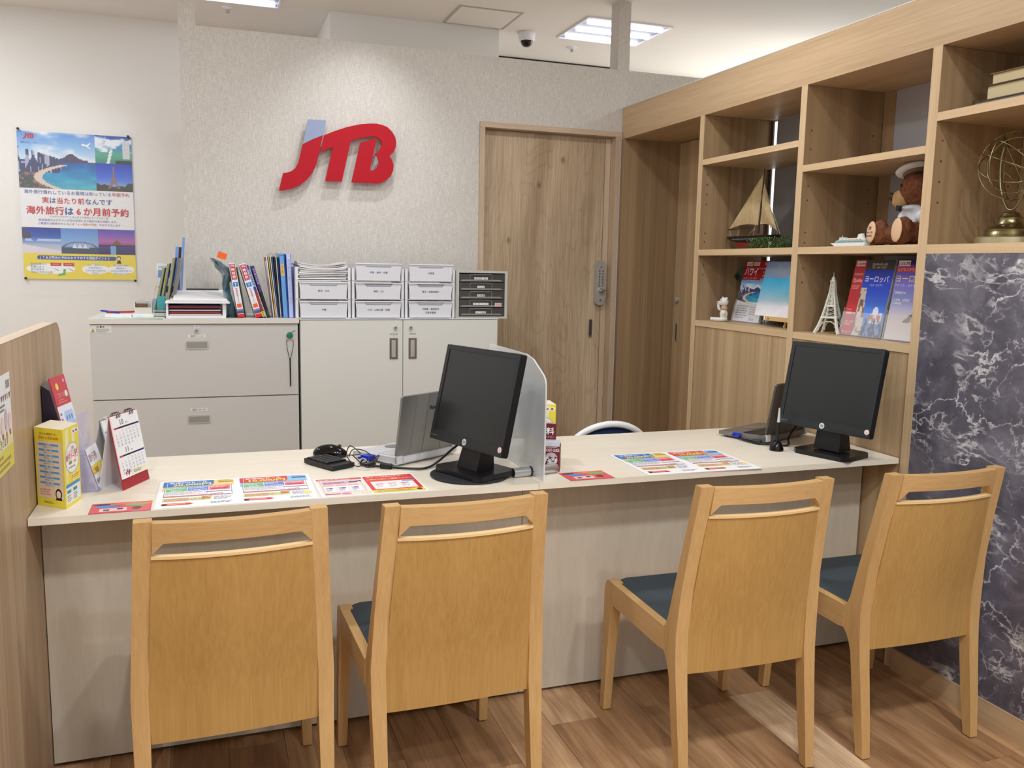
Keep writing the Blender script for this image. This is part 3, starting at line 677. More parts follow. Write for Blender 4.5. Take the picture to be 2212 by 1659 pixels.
# ================================================================== CHAIRS
def make_chair():
    t = empty('dining_chair', (0, 0, 0), 0)
    F = None
    def xo(z, front):     # outer half width
        if front: return .2225 if z < .2 else .2225 - (z - .2) * .02
        return .208 + .009 * min(z / .4, 1) - max(0, z - .42) * .052
    def slab(pts, s, th, front=False):
        bm = BM(); n = len(pts)
        a = []; b = []
        for y, z in pts:
            X = xo(z, front); tt = th * (.72 + .28 * min(z / .35, 1))
            a.append(bm.verts.new((s * X, y, z))); b.append(bm.verts.new((s * (X - tt), y, z)))
        bm.faces.new(a); bm.faces.new(b[::-1])
        for i in range(n): bm.faces.new((a[i], b[i], b[(i + 1) % n], a[(i + 1) % n]))
        return bm
    for s in (-1, 1):
        rear = [(-.236, .004), (-.224, .12), (-.207, .26), (-.199, .34), (-.197, .42), (-.206, .55), (-.229, .69), (-.255, .822), (-.224, .822), (-.199, .69), (-.170, .55), (-.150, .45), (-.141, .425), (-.132, .418), (-.132, .352), (-.146, .338), (-.157, .318), (-.166, .29), (-.184, .15), (-.208, .004)]
        finish('leg', slab(rear, s, .036), beech, t, bevel=.0035, seg=2, smooth=.5, local=True)
        fr = [(.212, .004), (.200, .2), (.190, .335), (.183, .350), (.183, .418), (.214, .420), (.228, .414), (.236, .398), (.238, .36), (.238, .004)]
        finish('leg', slab(fr, s, .034, True), beech, t, bevel=.0035, seg=2, smooth=.5, local=True)
        rail = [(-.1315, .4175), (-.1315, .3525), (-.11, .3495), (.16, .3495), (.1825, .3495), (.1825, .4175)]
        bm = BM(); a = []; b = []
        for y, z in rail:
            X = .2175; a.append(bm.verts.new((s * X, y, z))); b.append(bm.verts.new((s * (X - .024), y, z)))
        bm.faces.new(a); bm.faces.new(b[::-1])
        for i in range(len(a)): bm.faces.new((a[i], b[i], b[(i + 1) % len(a)], a[(i + 1) % len(a)]))
        finish('side_rail', bm, wood('beech_side', (207, 169, 116), (190, 150, 97), 'Y', 7, 150, .05, rough=.38, bump=.02), t, bevel=.003, seg=2, smooth=.5, local=True)
        for (y, xq) in ((-.222, .192), (.225, .206)):
            finish('foot_pad', tube([(s * xq, y, 0), (s * xq, y, .0045)], .009, 12), mat('foot_pad_brown', (96, 70, 44), .8), t, local=True)
    finish('front_rail', box(-.188, .188, .205, .225, .355, .405), beech_h, t, bevel=.002, local=True)
    finish('rear_rail', box(-.182, .182, -.172, -.150, .36, .405), beech_h, t, bevel=.002, local=True)
    # seat pad: dished
    bm = BM(); nx, ny = 12, 12; g = []
    for j in range(ny + 1):
        row = []
        for i in range(nx + 1):
            u = i / nx * 2 - 1; v = j / ny; x = u * .1915; y = -.146 + v * .366
            z = .424 - .010 * math.sin(PI * v) * (1 - u * u * .6) - .006 * max(0, v - .9) * 10 - .008 * max(0, abs(u) - .9) * 10
            row.append(bm.verts.new((x, y, z)))
        g.append(row)
    for j in range(ny):
        for i in range(nx): bm.faces.new((g[j][i], g[j][i + 1], g[j + 1][i + 1], g[j + 1][i]))
    r = bmesh.ops.extrude_face_region(bm, geom=bm.faces[:]); 
    for v in [e for e in r['geom'] if isinstance(e, bmesh.types.BMVert)]: v.co.z = .394
    finish('seat', bm, navy, t, smooth=.7, local=True)
    # curved back panel and top rail (concave)
    def bow(u): return -.020 * (1 - u * u)
    def yb(z): return -.197 - max(0, z - .42) * .145
    n = 14
    def curved(z0, z1, half0, half1, th, yoff, cut=None, zt=None):
        bm = BM(); R = []
        for i in range(n + 1):
            u = i / n * 2 - 1; col = []
            for z, hw in ((z0, half0), (z1, half1)):
                zz = z
                if cut and z == z0: zz = z0 - cut(u)
                y = yb(zz) + yoff + bow(u) * (.5 if z < .4 else 1)
                col.append((bm.verts.new((u * hw, y, zz)), bm.verts.new((u * hw, y + th, zz))))
            R.append(col)
        for a, b in zip(R, R[1:]):
            (a0, a1), (b0, b1) = a, b
            bm.faces.new((a0[0], b0[0], b1[0], a1[0])); bm.faces.new((a0[1], a1[1], b1[1], b0[1]))
            bm.faces.new((a0[0], a0[1], b0[1], b0[0])); bm.faces.new((a1[0], b1[0], b1[1], a1[1]))
        for c in (R[0], R[-1]): bm.faces.new((c[0][0], c[0][1], c[1][1], c[1][0]))
        return bm
    hw = lambda z: xo(z, False) - .0355
    z0, z1 = .305, .737
    bm = BM(); R = []; m = 8
    for i in range(n + 1):
        u = i / n * 2 - 1; col = []
        for k in range(m + 1):
            z = z0 + (z1 - z0) * k / m; y = yb(z) + .004 + bow(u) * min(1, .35 + (z - .3) * 2.2)
            col.append((bm.verts.new((u * hw(z), y, z)), bm.verts.new((u * hw(z), y + .012, z))))
        R.append(col)
    for a, b in zip(R, R[1:]):
        for k in range(m):
            bm.faces.new((a[k][0], b[k][0], b[k + 1][0], a[k + 1][0])); bm.faces.new((a[k][1], a[k + 1][1], b[k + 1][1], b[k][1]))
        bm.faces.new((a[0][0], a[0][1], b[0][1], b[0][0])); bm.faces.new((a[m][0], b[m][0], b[m][1], a[m][1]))
    for c in (R[0], R[-1]):
        for k in range(m): bm.faces.new((c[k][0], c[k + 1][0], c[k + 1][1], c[k][1]))
    bp = finish('back_panel', bm, beech_panel, t, smooth=.6, local=True)
    finish('panel_cap', curved(.7375, .7435, hw(.7375), hw(.743), .020, .0), wood('beech_cap', (240, 210, 158), (228, 192, 136), 'X', 7, 120, .05), t, smooth=.5, local=True)
    def cut(u):
        a = abs(u); return 0 if a < .82 else .026 * ((a - .82) / .18) ** 2
    finish('top_rail', curved(.775, .8185, hw(.778), hw(.818), .026, -.0025, cut), beech_h, t, bevel=.002, seg=1, smooth=.5, local=True)
    return t
ch = make_chair()
spots = [((.035, 2.11, 0), .035, 'beech chair at the left end of the counter, seat hidden behind its back'),
         ((.548, 2.090, 0), .033, 'beech chair second from the left, dark seat showing at its left side'),
         ((1.342, 2.042, 0), -.022, 'beech chair third from the left, wide dark seat visible left of its back'),
         ((1.91, 2.021, 0), -.012, 'beech chair nearest the dark marble panel at the right end')]
for i, (l, rz, lb) in enumerate(spots):
    o = ch if i == 0 else copytree(ch)
    o.location = l; o.rotation_euler[2] = rz; tag(o, lb, 'chair', 'beech chairs along the counter')

# ================================================================== CABINETS behind the counter
KZ = 1.104
def fpanel(name, x0, x1, z0, z1, m, parent, y0=3.985, y1=4.0, **k): return finish(name, box(x0, x1, y0, y1, z0, z1), m, parent, bevel=.002, seg=2, **k)
c = empty('filing_cabinet', (-.037, 4.2, 0), 0, 'light grey steel lateral filing cabinet with wide drawers and a green magnet', 'cabinet', 'office cabinets by the grey wall')
finish('body', box(-.463, .39, 4.001, 4.445, 0, KZ - .0205), steel_cab, c)
finish('cabinet_top', box(-.468, .394, 3.978, 4.447, KZ - .02, KZ), mat('cabinet_top_cream', (222, 217, 208), .45), c, bevel=.002)
for (z0, z1, hz, lz, tx) in ((.762, 1.080, .992, 1.030, '国内 1～15'), (.430, .757, .664, .706, '国内 16～31'), (.06, .425, .33, .37, '')):
    d = fpanel('drawer', -.461, .388, z0, z1, steel_cab, c)
    h = finish('handle', prism(rrect(-.088, .006, hz - .019, hz + .019, .004), 3.982, 3.986, 'Y'), mat('handle_grey', (190, 188, 182), .35), d, bevel=.0012, seg=1)
    finish('recess', box(-.083, .001, 3.9812, 3.983, hz - .0135, hz + .0125), mat('recess_grey', (150, 148, 142), .5), d)
    if tx:
        k = Ink(frame_at((-.078, 3.985, lz - .007), (1, 0, 0), (0, 0, 1))); k.rect(0, 0, .074, .0135, (226, 224, 222), 1); k.text(tx, .037, .0032, .0105, (60, 60, 66), 'c', 2); k.build(d, 'label_strip')
dr = [o for o in c.children if o.name.startswith('drawer')][0]
lk = finish('lock', tube([(-.041, 3.985, 1.053), (-.041, 3.979, 1.053)], .0085, 18), steel, dr)
finish('keyhole', box(-.0465, -.0355, 3.9783, 3.979, 1.0515, 1.0545), black_p, dr)
k = Ink(frame_at((-.052, 3.985, 1.066), (1, 0, 0), (0, 0, 1))); k.rect(0, 0, .022, .010, (222, 221, 218), 1); k.text('6', .011, .002, .009, (70, 70, 90), 'c', 2)
k.build(dr, 'number_label')
k = Ink(frame_at((-.461, 3.985, 1.046), (1, 0, 0), (0, 0, 1))); k.rect(0, 0, .083, .0335, (228, 226, 222), 1); k.rect(.001, .0195, .081, .0006, (150, 150, 148), 2)
k.poly([(.003, .003), (.021, .003), (.012, .018)], (40, 38, 20), 2); k.poly([(.0047, .0041), (.0193, .0041), (.012, .0162)], (222, 202, 50), 3); k.poly([(.0095, .006), (.0145, .006), (.012, .013)], (40, 38, 20), 4)
k.poly([(.0245, .0215), (.0355, .0215), (.030, .0315)], (40, 38, 20), 2); k.poly([(.0262, .0222), (.0338, .0222), (.030, .0298)], (222, 202, 50), 3); k.text('警告', .038, .0225, .0095, (50, 50, 50), 'l', 2, .02); k.lines(.024, .0015, .056, .016, 4, (130, 130, 130), 2)
k.build(dr, 'warning_label')
mg = empty('magnet_hook', (.352, 3.98, 1.03), 0, 'round green magnet with a looped black strap on the grey cabinet', 'magnet')
finish('magnet', lathe([(0, 0), (.014, 0), (.0145, .006), (.0125, .010), (0, .011)], (0, 0, 0), 20, Matrix.Translation((.352, 3.985, 1.030)) @ Matrix.Rotation(PI / 2, 4, 'X')), mat('green_plastic', (0, 122, 84), .3), mg, smooth=.6)
finish('tab', box(.338, .366, 3.980, 3.984, 1.012, 1.018), mat('pink_tab', (222, 180, 170), .5), mg)
finish('strap_loop', tube(smoothpath([(.340, 3.982, 1.018), (.339, 3.981, .985), (.3465, 3.981, .94), (.352, 3.981, .925), (.358, 3.981, .94), (.367, 3.981, .985), (.365, 3.982, 1.018)], 5), .0012, 6), black_p, mg)
finish('strap', tube([(.352, 3.982, .928), (.353, 3.982, .80)], .0028, 8), black_p, mg)
finish('pin', tube([(.356, 3.975, 1.043), (.376, 3.975, 1.052)], .0012, 6), black_p, mg)

c = empty('storage_cabinet', (.869, 4.2, 0), 0, 'white two-door steel cabinet with recessed steel pulls beside the wooden door', 'cabinet', 'office cabinets by the grey wall')
finish('body', box(.399, 1.338, 4.001, 4.445, 0, KZ - .004), white_cab, c)
finish('cabinet_top', box(.397, 1.340, 3.983, 4.447, KZ - .0035, KZ), mat('cabinet_white_top', (238, 238, 236), .4), c)
for (x0, x1, hx, lx, t1, t2) in ((.400, .8685, .826, .8345, '海外申込書', 'パスポート'), (.8715, 1.338, .9165, .9075, '旅券印紙', '')):
    d = fpanel('door', x0, x1, .05, 1.098, white_cab, c)
    finish('pull_plate', box(hx - .019, hx + .019, 3.982, 3.986, .915, 1.013), mat('pull_bronze', (128, 118, 104), .35, metal=.8), d, bevel=.001, seg=1)
    finish('pull_recess', box(hx - .010, hx + .009, 3.9812, 3.983, .924, 1.004), steel, d)
    finish('lock', tube([(lx, 3.985, 1.062), (lx, 3.977, 1.062)], [.010, .0085], 18), steel, d)
    finish('keyhole', tube([(lx, 3.977, 1.062), (lx, 3.9765, 1.062)], .0035, 10), black_p, d)
    k = Ink(frame_at((hx, 3.985, 1.030), (1, 0, 0), (0, 0, 1))); k.text(t1, 0, 0, .0075, (60, 60, 60), 'c', 1)
    if t2: k.text(t2, 0, -.008, .006, (130, 130, 130), 'c', 1)
    k.build(d, 'label_text')

# ------------------------------------------------------------------ trays and drawers on the cabinets
Z0 = KZ
tray_m = clear_white
def drawer_tray(rk, x0, x1, z0, z1, lines, y0=4.0, y1=4.28):
    bm = BM(); th = .003; e = .008
    # tapering front with a finger notch
    xm = (x0 + x1) / 2; wn = (x1 - x0) * .33; nz = z1 - .019
    pts = [(x0 + e, z0), (x1 - e, z0), (x1, z1), (xm + wn, z1), (xm + wn - .014, nz), (xm - wn + .014, nz), (xm - wn, z1), (x0, z1)]
    addprism(bm, pts, y0, y0 + th, 'Y')
    t = finish('drawer', bm, tray_m, rk, bevel=.0008, seg=1)
    finish('front_lip', box(x0 - .001, x1 + .001, y0 - .006, y0 - .0002, z1 - .0045, z1), mat('white_lip', (240, 240, 242), .3), t, bevel=.001, seg=1)
    finish('recess_panel', prism([(xm - wn + .012, nz - .001), (xm + wn - .012, nz - .001), (xm + wn, z1 - .004), (xm - wn, z1 - .004)], y0 + .010, y0 + .012, 'Y'), mat('notch_shade_white', (188, 190, 200), .35), t)  # darker white paints the shade inside the finger notch
    bm = BM(); addbox(bm, x0 + e, x1 - e, y0 + th, y1, z0, z0 + .002); addbox(bm, x0 + e - .003, x0 + e, y0 + th, y1, z0, z1 - .006); addbox(bm, x1 - e, x1 - e + .003, y0 + th, y1, z0, z1 - .006); addbox(bm, x0 + e, x1 - e, y1 - .002, y1, z0, z1 - .006)
    finish('bin', bm, tray_m, t)
    finish('paper_stack', box(x0 + .012, x1 - .012, y0 + .012, y1 - .01, z0 + .0025, z1 - .022), paper, t)
    k = Ink(frame_at((xm, y0, (z0 + z1) / 2), (1, 0, 0), (0, 0, 1)))
    for i, tx in enumerate(lines): k.text(tx, 0, -.006 - i * .017 + (.004 if len(lines) > 1 else 0), .0105, (70, 68, 78), 'c', 1, .01)
    k.build(t, 'label_text')
def rack(x0, x1, tiers, label):
    t = empty('drawer_rack', ((x0 + x1) / 2, 4.15, Z0), 0, label, 'rack', 'white letter tray racks')
    for i in range(tiers):
        b = Z0 + i * .0855
        finish('tier', box(x0, x1, 4.012, 4.30, b, b + .004), white_gloss, t)
        for xa in (x0, x1 - .012): finish('side_post', box(xa, xa + .012, 4.006, 4.03, b + .004, b + (.0855 if i < tiers - 1 else .062)), white_gloss, t, bevel=.001, seg=1)
        for xa in (x0, x1 - .002): finish('side_wall', box(xa, xa + .002, 4.03, 4.30, b + .004, b + (.0855 if i < tiers - 1 else .062)), white_gloss, t)
    return t
racks = [(.383, .630), (.636, .879), (.885, 1.127)]
RK = []
for i, (x0, x1) in enumerate(racks):
    q_ = rack(x0, x1, 3, ['white drawer rack with loose papers piled on top, beside the blue binders', 'middle white drawer rack in the row of three', 'white drawer rack next to the dark transparent drawer box'][i]); RK.append(q_)
names = [[('沖縄',), ('東京・TDR',), None], [('九州・山陰山陽・四国',), ('関西・USJ',), ('中部・信州・北陸',)], [('北関東・箱根伊豆', '近県定番宿'), ('東北・函館夜間行',), ('北海道',)]]
cname = ['left', 'middle', 'right']; rname = ['bottom', 'centre', 'top']
for i, (x0, x1) in enumerate(racks):
    for j in range(3):
        if names[i][j] is None: continue
        b = Z0 + .0045 + j * .0855; top = b + .077 if j < 2 else b + .080
        ex = .006 if j < 2 else .004
        drawer_tray(RK[i], x0 + .015, x1 - .014, b, top, names[i][j], y0=3.998 if j < 2 else 3.994)
# loose piled papers on the left rack
rn = random.Random(3)
for k in range(9):
    z = Z0 + .179 + k * .0085; dx = rn.uniform(-.008, .008); F = Matrix.Translation((.507 + dx, 4.13, z)) @ Matrix.Rotation(rn.uniform(-.04, .04), 4, 'Z')
    bm = BM(); n = 8; R = []
    h = rn.uniform(.004, .007); sag = -.010 * (k / 9)
    for q in range(n + 1):
        u = q / n * 2 - 1; x = u * .108; zz = sag * (1 - u * u) + (.004 * abs(u) ** 3 if k > 4 else 0)
        R.append([bm.verts.new(F @ Vector((x, y_, zz + zq))) for y_, zq in ((-.12, 0), (.12, 0), (.12, h), (-.12, h))])
    for a, b in zip(R, R[1:]):
        for q in range(4): bm.faces.new((a[q], b[q], b[(q + 1) % 4], a[(q + 1) % 4]))
    bm.faces.new(R[0]); bm.faces.new(R[-1][::-1])
    tag(finish('paper_bundle', bm, mat('paper_grey' if k % 3 else 'paper', (214, 212, 212) if k % 3 else (240, 240, 242), .6)), 'loose bundle of papers in the pile on top of the left white rack', 'papers', 'papers piled on the left rack')
# dark transparent drawer box
t = empty('drawer_box', (1.257, 4.14, Z0), 0, 'grey desktop box with five dark transparent drawers beside the wooden door', 'drawer box')
bm = BM(); X0, X1 = 1.130, 1.386; YF = 3.985; ZT = Z0 + .229
addbox(bm, X0, X0 + .012, YF, 4.30, Z0, ZT); addbox(bm, X1 - .012, X1, YF, 4.30, Z0, ZT); addbox(bm, X0 + .012, X1 - .012, YF, 4.30, ZT - .010, ZT); addbox(bm, X0 + .012, X1 - .012, YF, 4.30, Z0, Z0 + .010); addbox(bm, X0 + .012, X1 - .012, 4.295, 4.30, Z0 + .01, ZT - .01)
finish('casing', bm, mat('casing_grey', (190, 192, 184), .45), t, bevel=.0015, seg=1)
tags = ['東京営業・出札', '他社便', '内緒書', '特約・契印・スタンプ台', 'ローン会員']
for k in range(5):
    z = ZT - .0125 - (k + 1) * .0408
    d = finish('drawer', box(X0 + .014, X1 - .014, YF + .006, 4.28, z, z + .038), mat('smoke_drawer', (70, 68, 66), .15, spec=.6), t, bevel=.001, seg=1)
    xm = (X0 + X1) / 2 - .006
    fr = BM(); hw_ = .055
    addtube(fr, [(xm - hw_, YF + .003, z + .003), (xm - hw_, YF + .001, z + .033), (xm - hw_ + .004, YF, z + .036), (xm + hw_ - .004, YF, z + .036), (xm + hw_, YF + .001, z + .033), (xm + hw_, YF + .003, z + .003)], .0009, 6)
    finish('finger_pull', fr, mat('pull_edge', (170, 168, 164), .2), d)
    for q in range(3): finish('paper_edge', box(X0 + .02 + q * .004, X1 - .022 - q * .006, YF + .0035, YF + .0055, z + .004 + q * .0026, z + .0055 + q * .0026), mat('paper_dim', (176, 172, 166), .6), d)
    w_ = (.068, .036, .038, .078, .052)[k]
    kk = Ink(frame_at((xm - w_ / 2 + (.0 if k else -.0), YF + .002, z + .012), (1, 0, 0), (0, 0, 1))); kk.rect(0, 0, w_, .0105, (238, 238, 236), 1); kk.text(tags[k], w_ / 2, .002, .008, (60, 60, 60), 'c', 2, width=w_ * .86); kk.build(d, 'label_strip')
    if k == 3:
        kk = Ink(frame_at((X1 - .062, YF + .003, z + .006), (1, 0, 0), (0, 0, 1))); kk.rect(0, 0, .034, .016, (240, 226, 226), 1); kk.rect(.002, .009, .03, .004, (196, 60, 70), 2); kk.rect(.002, .003, .03, .002, (196, 60, 70), 2); kk.build(d, 'red_sticker')

# ------------------------------------------------------------------ books, binders and files on the grey cabinet
def leaner(name, x0b, x1b, x0t, x1t, ht, mats, label, cat, group=None, y0=4.07, dep=.16, inkf=None, bevel=.001):
    """upright slab: bottom edge x0b..x1b at the cabinet top, leaning to x0t..x1t at height ht"""
    s = 1 if not False else 1
    ang = math.atan2(x0t - x0b, ht); th = (x1b - x0b) * math.cos(ang)
    L = ht / math.cos(ang)
    piv = x0b if ang <= 0 else x1b
    F = Matrix.Translation((x0b if ang >= 0 else x0b, y0, Z0)) @ Matrix.Rotation(ang, 4, 'Y')
    # keep the lowest corner on the cabinet
    low = min((F @ Vector(p)).z for p in ((0, 0, 0), (th, 0, 0)))
    F = Matrix.Translation((0, 0, Z0 + .0005 - low)) @ F
    t = empty(name, F @ Vector((th / 2, dep / 2, 0)), 0, label, cat, group)
    finish('cover', box(0, th, 0, dep, 0, L, F=F), mats, t, bevel=bevel, seg=1)
    if inkf:
        k = Ink(F @ frame_at((0, -.0, 0), (1, 0, 0), (0, 0, 1))); inkf(k, th, L); k.build(t)
    return t
def vtext(k, s, x, ytop, size, rgb, lv=4, bold=.01):
    for i, ch in enumerate(s): k.text(ch, x, ytop - (i + 1) * size, size * .92, rgb, 'c', lv, bold)
def timetable(k, th, L):
    k.rect(0, 0, th, L, (236, 234, 240), 1); k.rect(.0015, L * .70, th - .003, L * .29, (196, 40, 62), 2); k.rect(.004, L * .715, th - .008, L * .263, (238, 226, 228), 3); k.rect(.0045, L * .72, th - .009, L * .253, (190, 44, 64), 4)
    k.text('JTB', th / 2, L * .938, .010, (255, 245, 245), 'c', 5, .03); vtext(k, '時刻表', th / 2, L * .930, .0160, (255, 245, 245), 5, .03)
    k.rect(.003, L * .575, th - .006, L * .08, (30, 130, 206), 2); k.text('7', th / 2, L * .585, .017, (255, 255, 255), 'c', 3, .03)
    vtext(k, '快適鉄道でGO', th / 2, L * .56, .0098, (206, 70, 84), 3, .01)
    k.rect(.004, L * .185, th - .008, L * .075, (232, 104, 60), 2); k.rect(0, L * .125, th, L * .035, (130, 120, 200), 2); k.rect(0, L * .075, th, L * .05, (90, 84, 92), 2); k.rect(0, 0, th, L * .065, (214, 30, 40), 2)
# crinkled dark bag
bm = BM(); n = 10; R = []
cx = [(.112, 0), (.106, .05), (.090, .11), (.088, .15), (.095, .19), (.075, .222), (.048, .247), (.030, .262)]
rn = random.Random(5)
for i, (x, z) in enumerate(cx):
    wv = (.022, .022, .02, .02, .024, .03, .022, .008)[i]
    R.append([bm.verts.new((x + wv * math.cos(a) * rn.uniform(.7, 1.15), 4.13 + .055 * math.sin(a) * rn.uniform(.75, 1.1), Z0 + .002 + z)) for a in [2 * PI * q / 9 for q in range(9)]])
for a, b in zip(R, R[1:]):
    for q in range(9): bm.faces.new((a[q], a[(q + 1) % 9], b[(q + 1) % 9], b[q]))
bm.faces.new(R[0]); bm.faces.new(R[-1][::-1])
tag(finish('plastic_bag', bm, mat('teal_bag', (44, 84, 98), .1, spec=1, coat=1, bump=1, bscale=45)), 'crumpled glossy dark teal bag leaning on the timetable books', 'bag')
bm = BM(); F = Matrix.Translation((.070, 4.07, Z0 + .262)) @ Matrix.Rotation(.32, 4, 'Y'); addbox(bm, -.020, .018, 0, .0012, 0, .028, F=F)
tag(finish('sticky_note', bm, mat('orange_note', (244, 104, 30), .6)), 'orange note standing up from the dark teal bag', 'note')
leaner('book', .136, .163, .100, .127, .240, paper, 'thick white and red timetable book, left one of the two', 'book', 'books on the grey cabinet', 4.05, .17, timetable)
leaner('book', .170, .174, .135, .139, .225, mat('leaf_green', (88, 108, 98), .5), 'thin greenish booklet squeezed right of the left timetable book', 'book', 'books on the grey cabinet', 4.09, .14)
leaner('book', .212, .241, .145, .172, .236, paper, 'thick white and red timetable book, right one of the two', 'book', 'books on the grey cabinet', 4.05, .17, timetable)
def bluebook(k, th, L):
    k.rect(0, L * .52, th, L * .48, (16, 76, 178), 1); k.rect(0, L * .12, th, L * .40, (150, 50, 40), 1); k.rect(0, .004, th, L * .11, (222, 214, 60), 1)
    vtext(k, '航空宿泊約款集', th / 2, L * .93, .0115, (220, 230, 244), 2); vtext(k, '旅行業務', th / 2, L * .45, .011, (196, 96, 84), 2); vtext(k, '東京版', th / 2, L * .115, .008, (40, 40, 30), 2)
leaner('book', .2425, .256, .171, .1835, .232, mat('book_blue', (16, 76, 178), .4), 'slim blue and brick-red book right of the timetables', 'book', 'books on the grey cabinet', 4.055, .16, bluebook)
leaner('book', .2575, .262, .1845, .189, .225, paper, 'thin white folder between the blue book and the purple book', 'folder', 'books on the grey cabinet', 4.07, .15)
def purple(k, th, L):
    k.rect(0, L * .50, th, L * .50, (74, 50, 126), 1); k.rect(0, 0, th, L * .50, (22, 22, 30), 1); k.rect(.002, L * .04, th - .004, L * .10, (60, 60, 66), 2); vtext(k, '国内観光案内書', th / 2, L * .96, .0105, (190, 176, 220), 2)
leaner('book', .263, .276, .196, .209, .230, mat('book_dark', (22, 22, 30), .4), 'purple-topped dark book leaning beside the bookend', 'book', 'books on the grey cabinet', 4.06, .16, purple)
leaner('bookend', .289, .292, .262, .265, .275, white_gloss, 'pale sheet-metal bookend between the books and the file folders', 'bookend', None, 4.06, .13)
fcols = [(150, 66, 60), (206, 186, 96), (214, 212, 214), (54, 84, 132), (30, 32, 34), (210, 206, 208), (24, 52, 120)]
fl_ = ['maroon', 'yellow', 'white', 'steel blue', 'black', 'pale grey', 'dark blue']
for i, cc in enumerate(fcols):
    xb = .2935 + i * .0056; xt = .262 + i * .0082
    t = leaner('file_folder', xb, xb + .004, xt, xt + .004, .272 + .004 * (i % 3), mat('file_' + fl_[i].replace(' ', '_'), cc, .45), f'thin {fl_[i]} file folder in the fan of files left of the blue binders', 'folder', 'thin file folders', 4.08, .17)
    W = WM[[o for o in t.children][0].name]
    b = W @ Vector((0, -.085, .139)) if False else None
    finish('metal_clip', tube([(xt + .001, 4.081, Z0 + .276 + .004 * (i % 3)), (xt + .006, 4.079, Z0 + .288 + .004 * (i % 3)), (xt + .010, 4.081, Z0 + .276 + .004 * (i % 3))], .0015, 6), chrome, t)
def bind1(k, th, L):
    k.rect(0, 0, th, L, (110, 166, 220), 1); k.rect(.002, L * .66, th - .004, L * .17, (240, 186, 80), 2); k.rect(.003, L * .96, th - .006, .003, (40, 90, 170), 2); vtext(k, '海外旅行', th / 2, L * .82, .010, (170, 110, 40), 3)
leaner('binder', .3340, .3520, .3190, .337, .290, mat('binder_sky', (110, 166, 220), .4), 'sky-blue ring binder with an orange spine label', 'binder', 'blue ring binders', 4.06, .2, bind1)
leaner('binder', .3530, .3565, .3385, .342, .290, mat('binder_royal', (24, 84, 186), .4), 'thin royal blue binder cover between the two wider binders', 'binder', 'blue ring binders', 4.06, .2)

def bind2(k, th, L):
    k.rect(0, 0, th, L, (196, 204, 240), 1); k.rect(0, 0, .0015, L, (50, 100, 200), 2); k.rect(th - .003, 0, .003, L, (70, 110, 214), 2); vtext(k, '東京案内文書フォルダー控え', th / 2, L * .93, .0155, (170, 178, 210), 3)
leaner('binder', .3575, .3790, .3475, .369, .288, mat('binder_lilac', (120, 150, 226), .4), 'pale lilac-blue binder touching the white drawer rack', 'binder', 'blue ring binders', 4.055, .2, bind2)

# letter tray with folders
t = empty('letter_tray', (-.04, 4.2, Z0), 0, 'white letter tray stuffed with red and white folders on the grey cabinet', 'tray')
bm = BM(); x0, x1 = -.164, .083
addbox(bm, x0, x1, 4.04, 4.34, Z0 + .0005, Z0 + .004); addbox(bm, x0, x0 + .010, 4.03, 4.34, Z0 + .0005, Z0 + .066); addbox(bm, x1 - .014, x1, 4.03, 4.34, Z0 + .0005, Z0 + .066); addbox(bm, x0 + .010, x1 - .014, 4.03, 4.036, Z0 + .0005, Z0 + .013)
finish('tray_body', bm, white_gloss, t, bevel=.002)
for i, (cc, z) in enumerate((((238, 238, 236), .014), ((150, 44, 50), .0195), ((170, 54, 50), .024), ((40, 40, 84), .029), ((240, 238, 232), .033), ((120, 36, 44), .043), ((150, 40, 50), .0475), ((60, 60, 110), .052))):
    o = finish('folder', box(x0 + .013, x1 - .018 - .003 * (i % 3), 4.042 + .003 * (i % 2), 4.30, Z0 + z, Z0 + z + .0042), mat('folder_%d_%d_%d' % cc, cc, .5), t)
t = empty('paper_tray', (-.03, 4.2, Z0 + .067), 0, 'sloping pile of white sheets lying on top of the letter tray', 'papers')
def slopesheet(name, m, parent, x0, x1, y0, y1, z0, z1, th=.001, sk=0):
    bm = BM(); addprism(bm, [(y0, z0), (y1, z1), (y1, z1 + th), (y0, z0 + th)], x0, x1, 'X')
    return finish(name, bm, m, parent)
slopesheet('sheet', paper, t, -.166, .10, 4.01, 4.33, Z0 + .0665, Z0 + .078, .004); slopesheet('sheet', mat('paper_grey', (214, 212, 212), .6), t, -.15, .095, 4.02, 4.34, Z0 + .071, Z0 + .0835, .006)
slopesheet('sheet', paper, t, -.135, .09, 4.05, 4.38, Z0 + .078, Z0 + .112, .0035); slopesheet('clipboard', black_p, t, -.085, .06, 4.36, 4.385, Z0 + .116, Z0 + .119, .002)
# clear magazine holder with olive brochures
t = empty('magazine_holder', (-.14, 4.27, Z0), 0, 'clear plastic file stand with olive-edged brochures at the end of the grey wall', 'file stand')
def slant(x0b, x1b, x0t, x1t, z0, z1, ya, yb_): return prism([(x0b, z0), (x1b, z0), (x1t, z1), (x0t, z1)], ya, yb_, 'Y')
def lsl(name, a, b, c, d, z0, z1, ya, yb_, m): return finish(name, slant(a, b, c, d, Z0 + z0, Z0 + z1, ya, yb_), m, t)
olive = mat('olive_pages', (150, 150, 106), .6)
lsl('base', -.235, -.085, -.235, -.085, .0005, .004, 4.14, 4.34, acr)
for i, (b, tt, z1) in enumerate(((-.222, -.178, .215), (-.205, -.158, .235), (-.178, -.133, .262))):
    lsl('brochure', b, b + .010, tt, tt + .010, .004, z1, 4.17, 4.32, olive); lsl('brochure', b + .011, b + .0135, tt + .011, tt + .0135, .004, z1 + .002, 4.168, 4.322, mat('navy_cover', (52, 50, 84), .4))
lsl('brochure', -.160, -.146, -.108, -.094, .004, .262, 4.20, 4.33, mat('grey_pages', (146, 140, 130), .6))
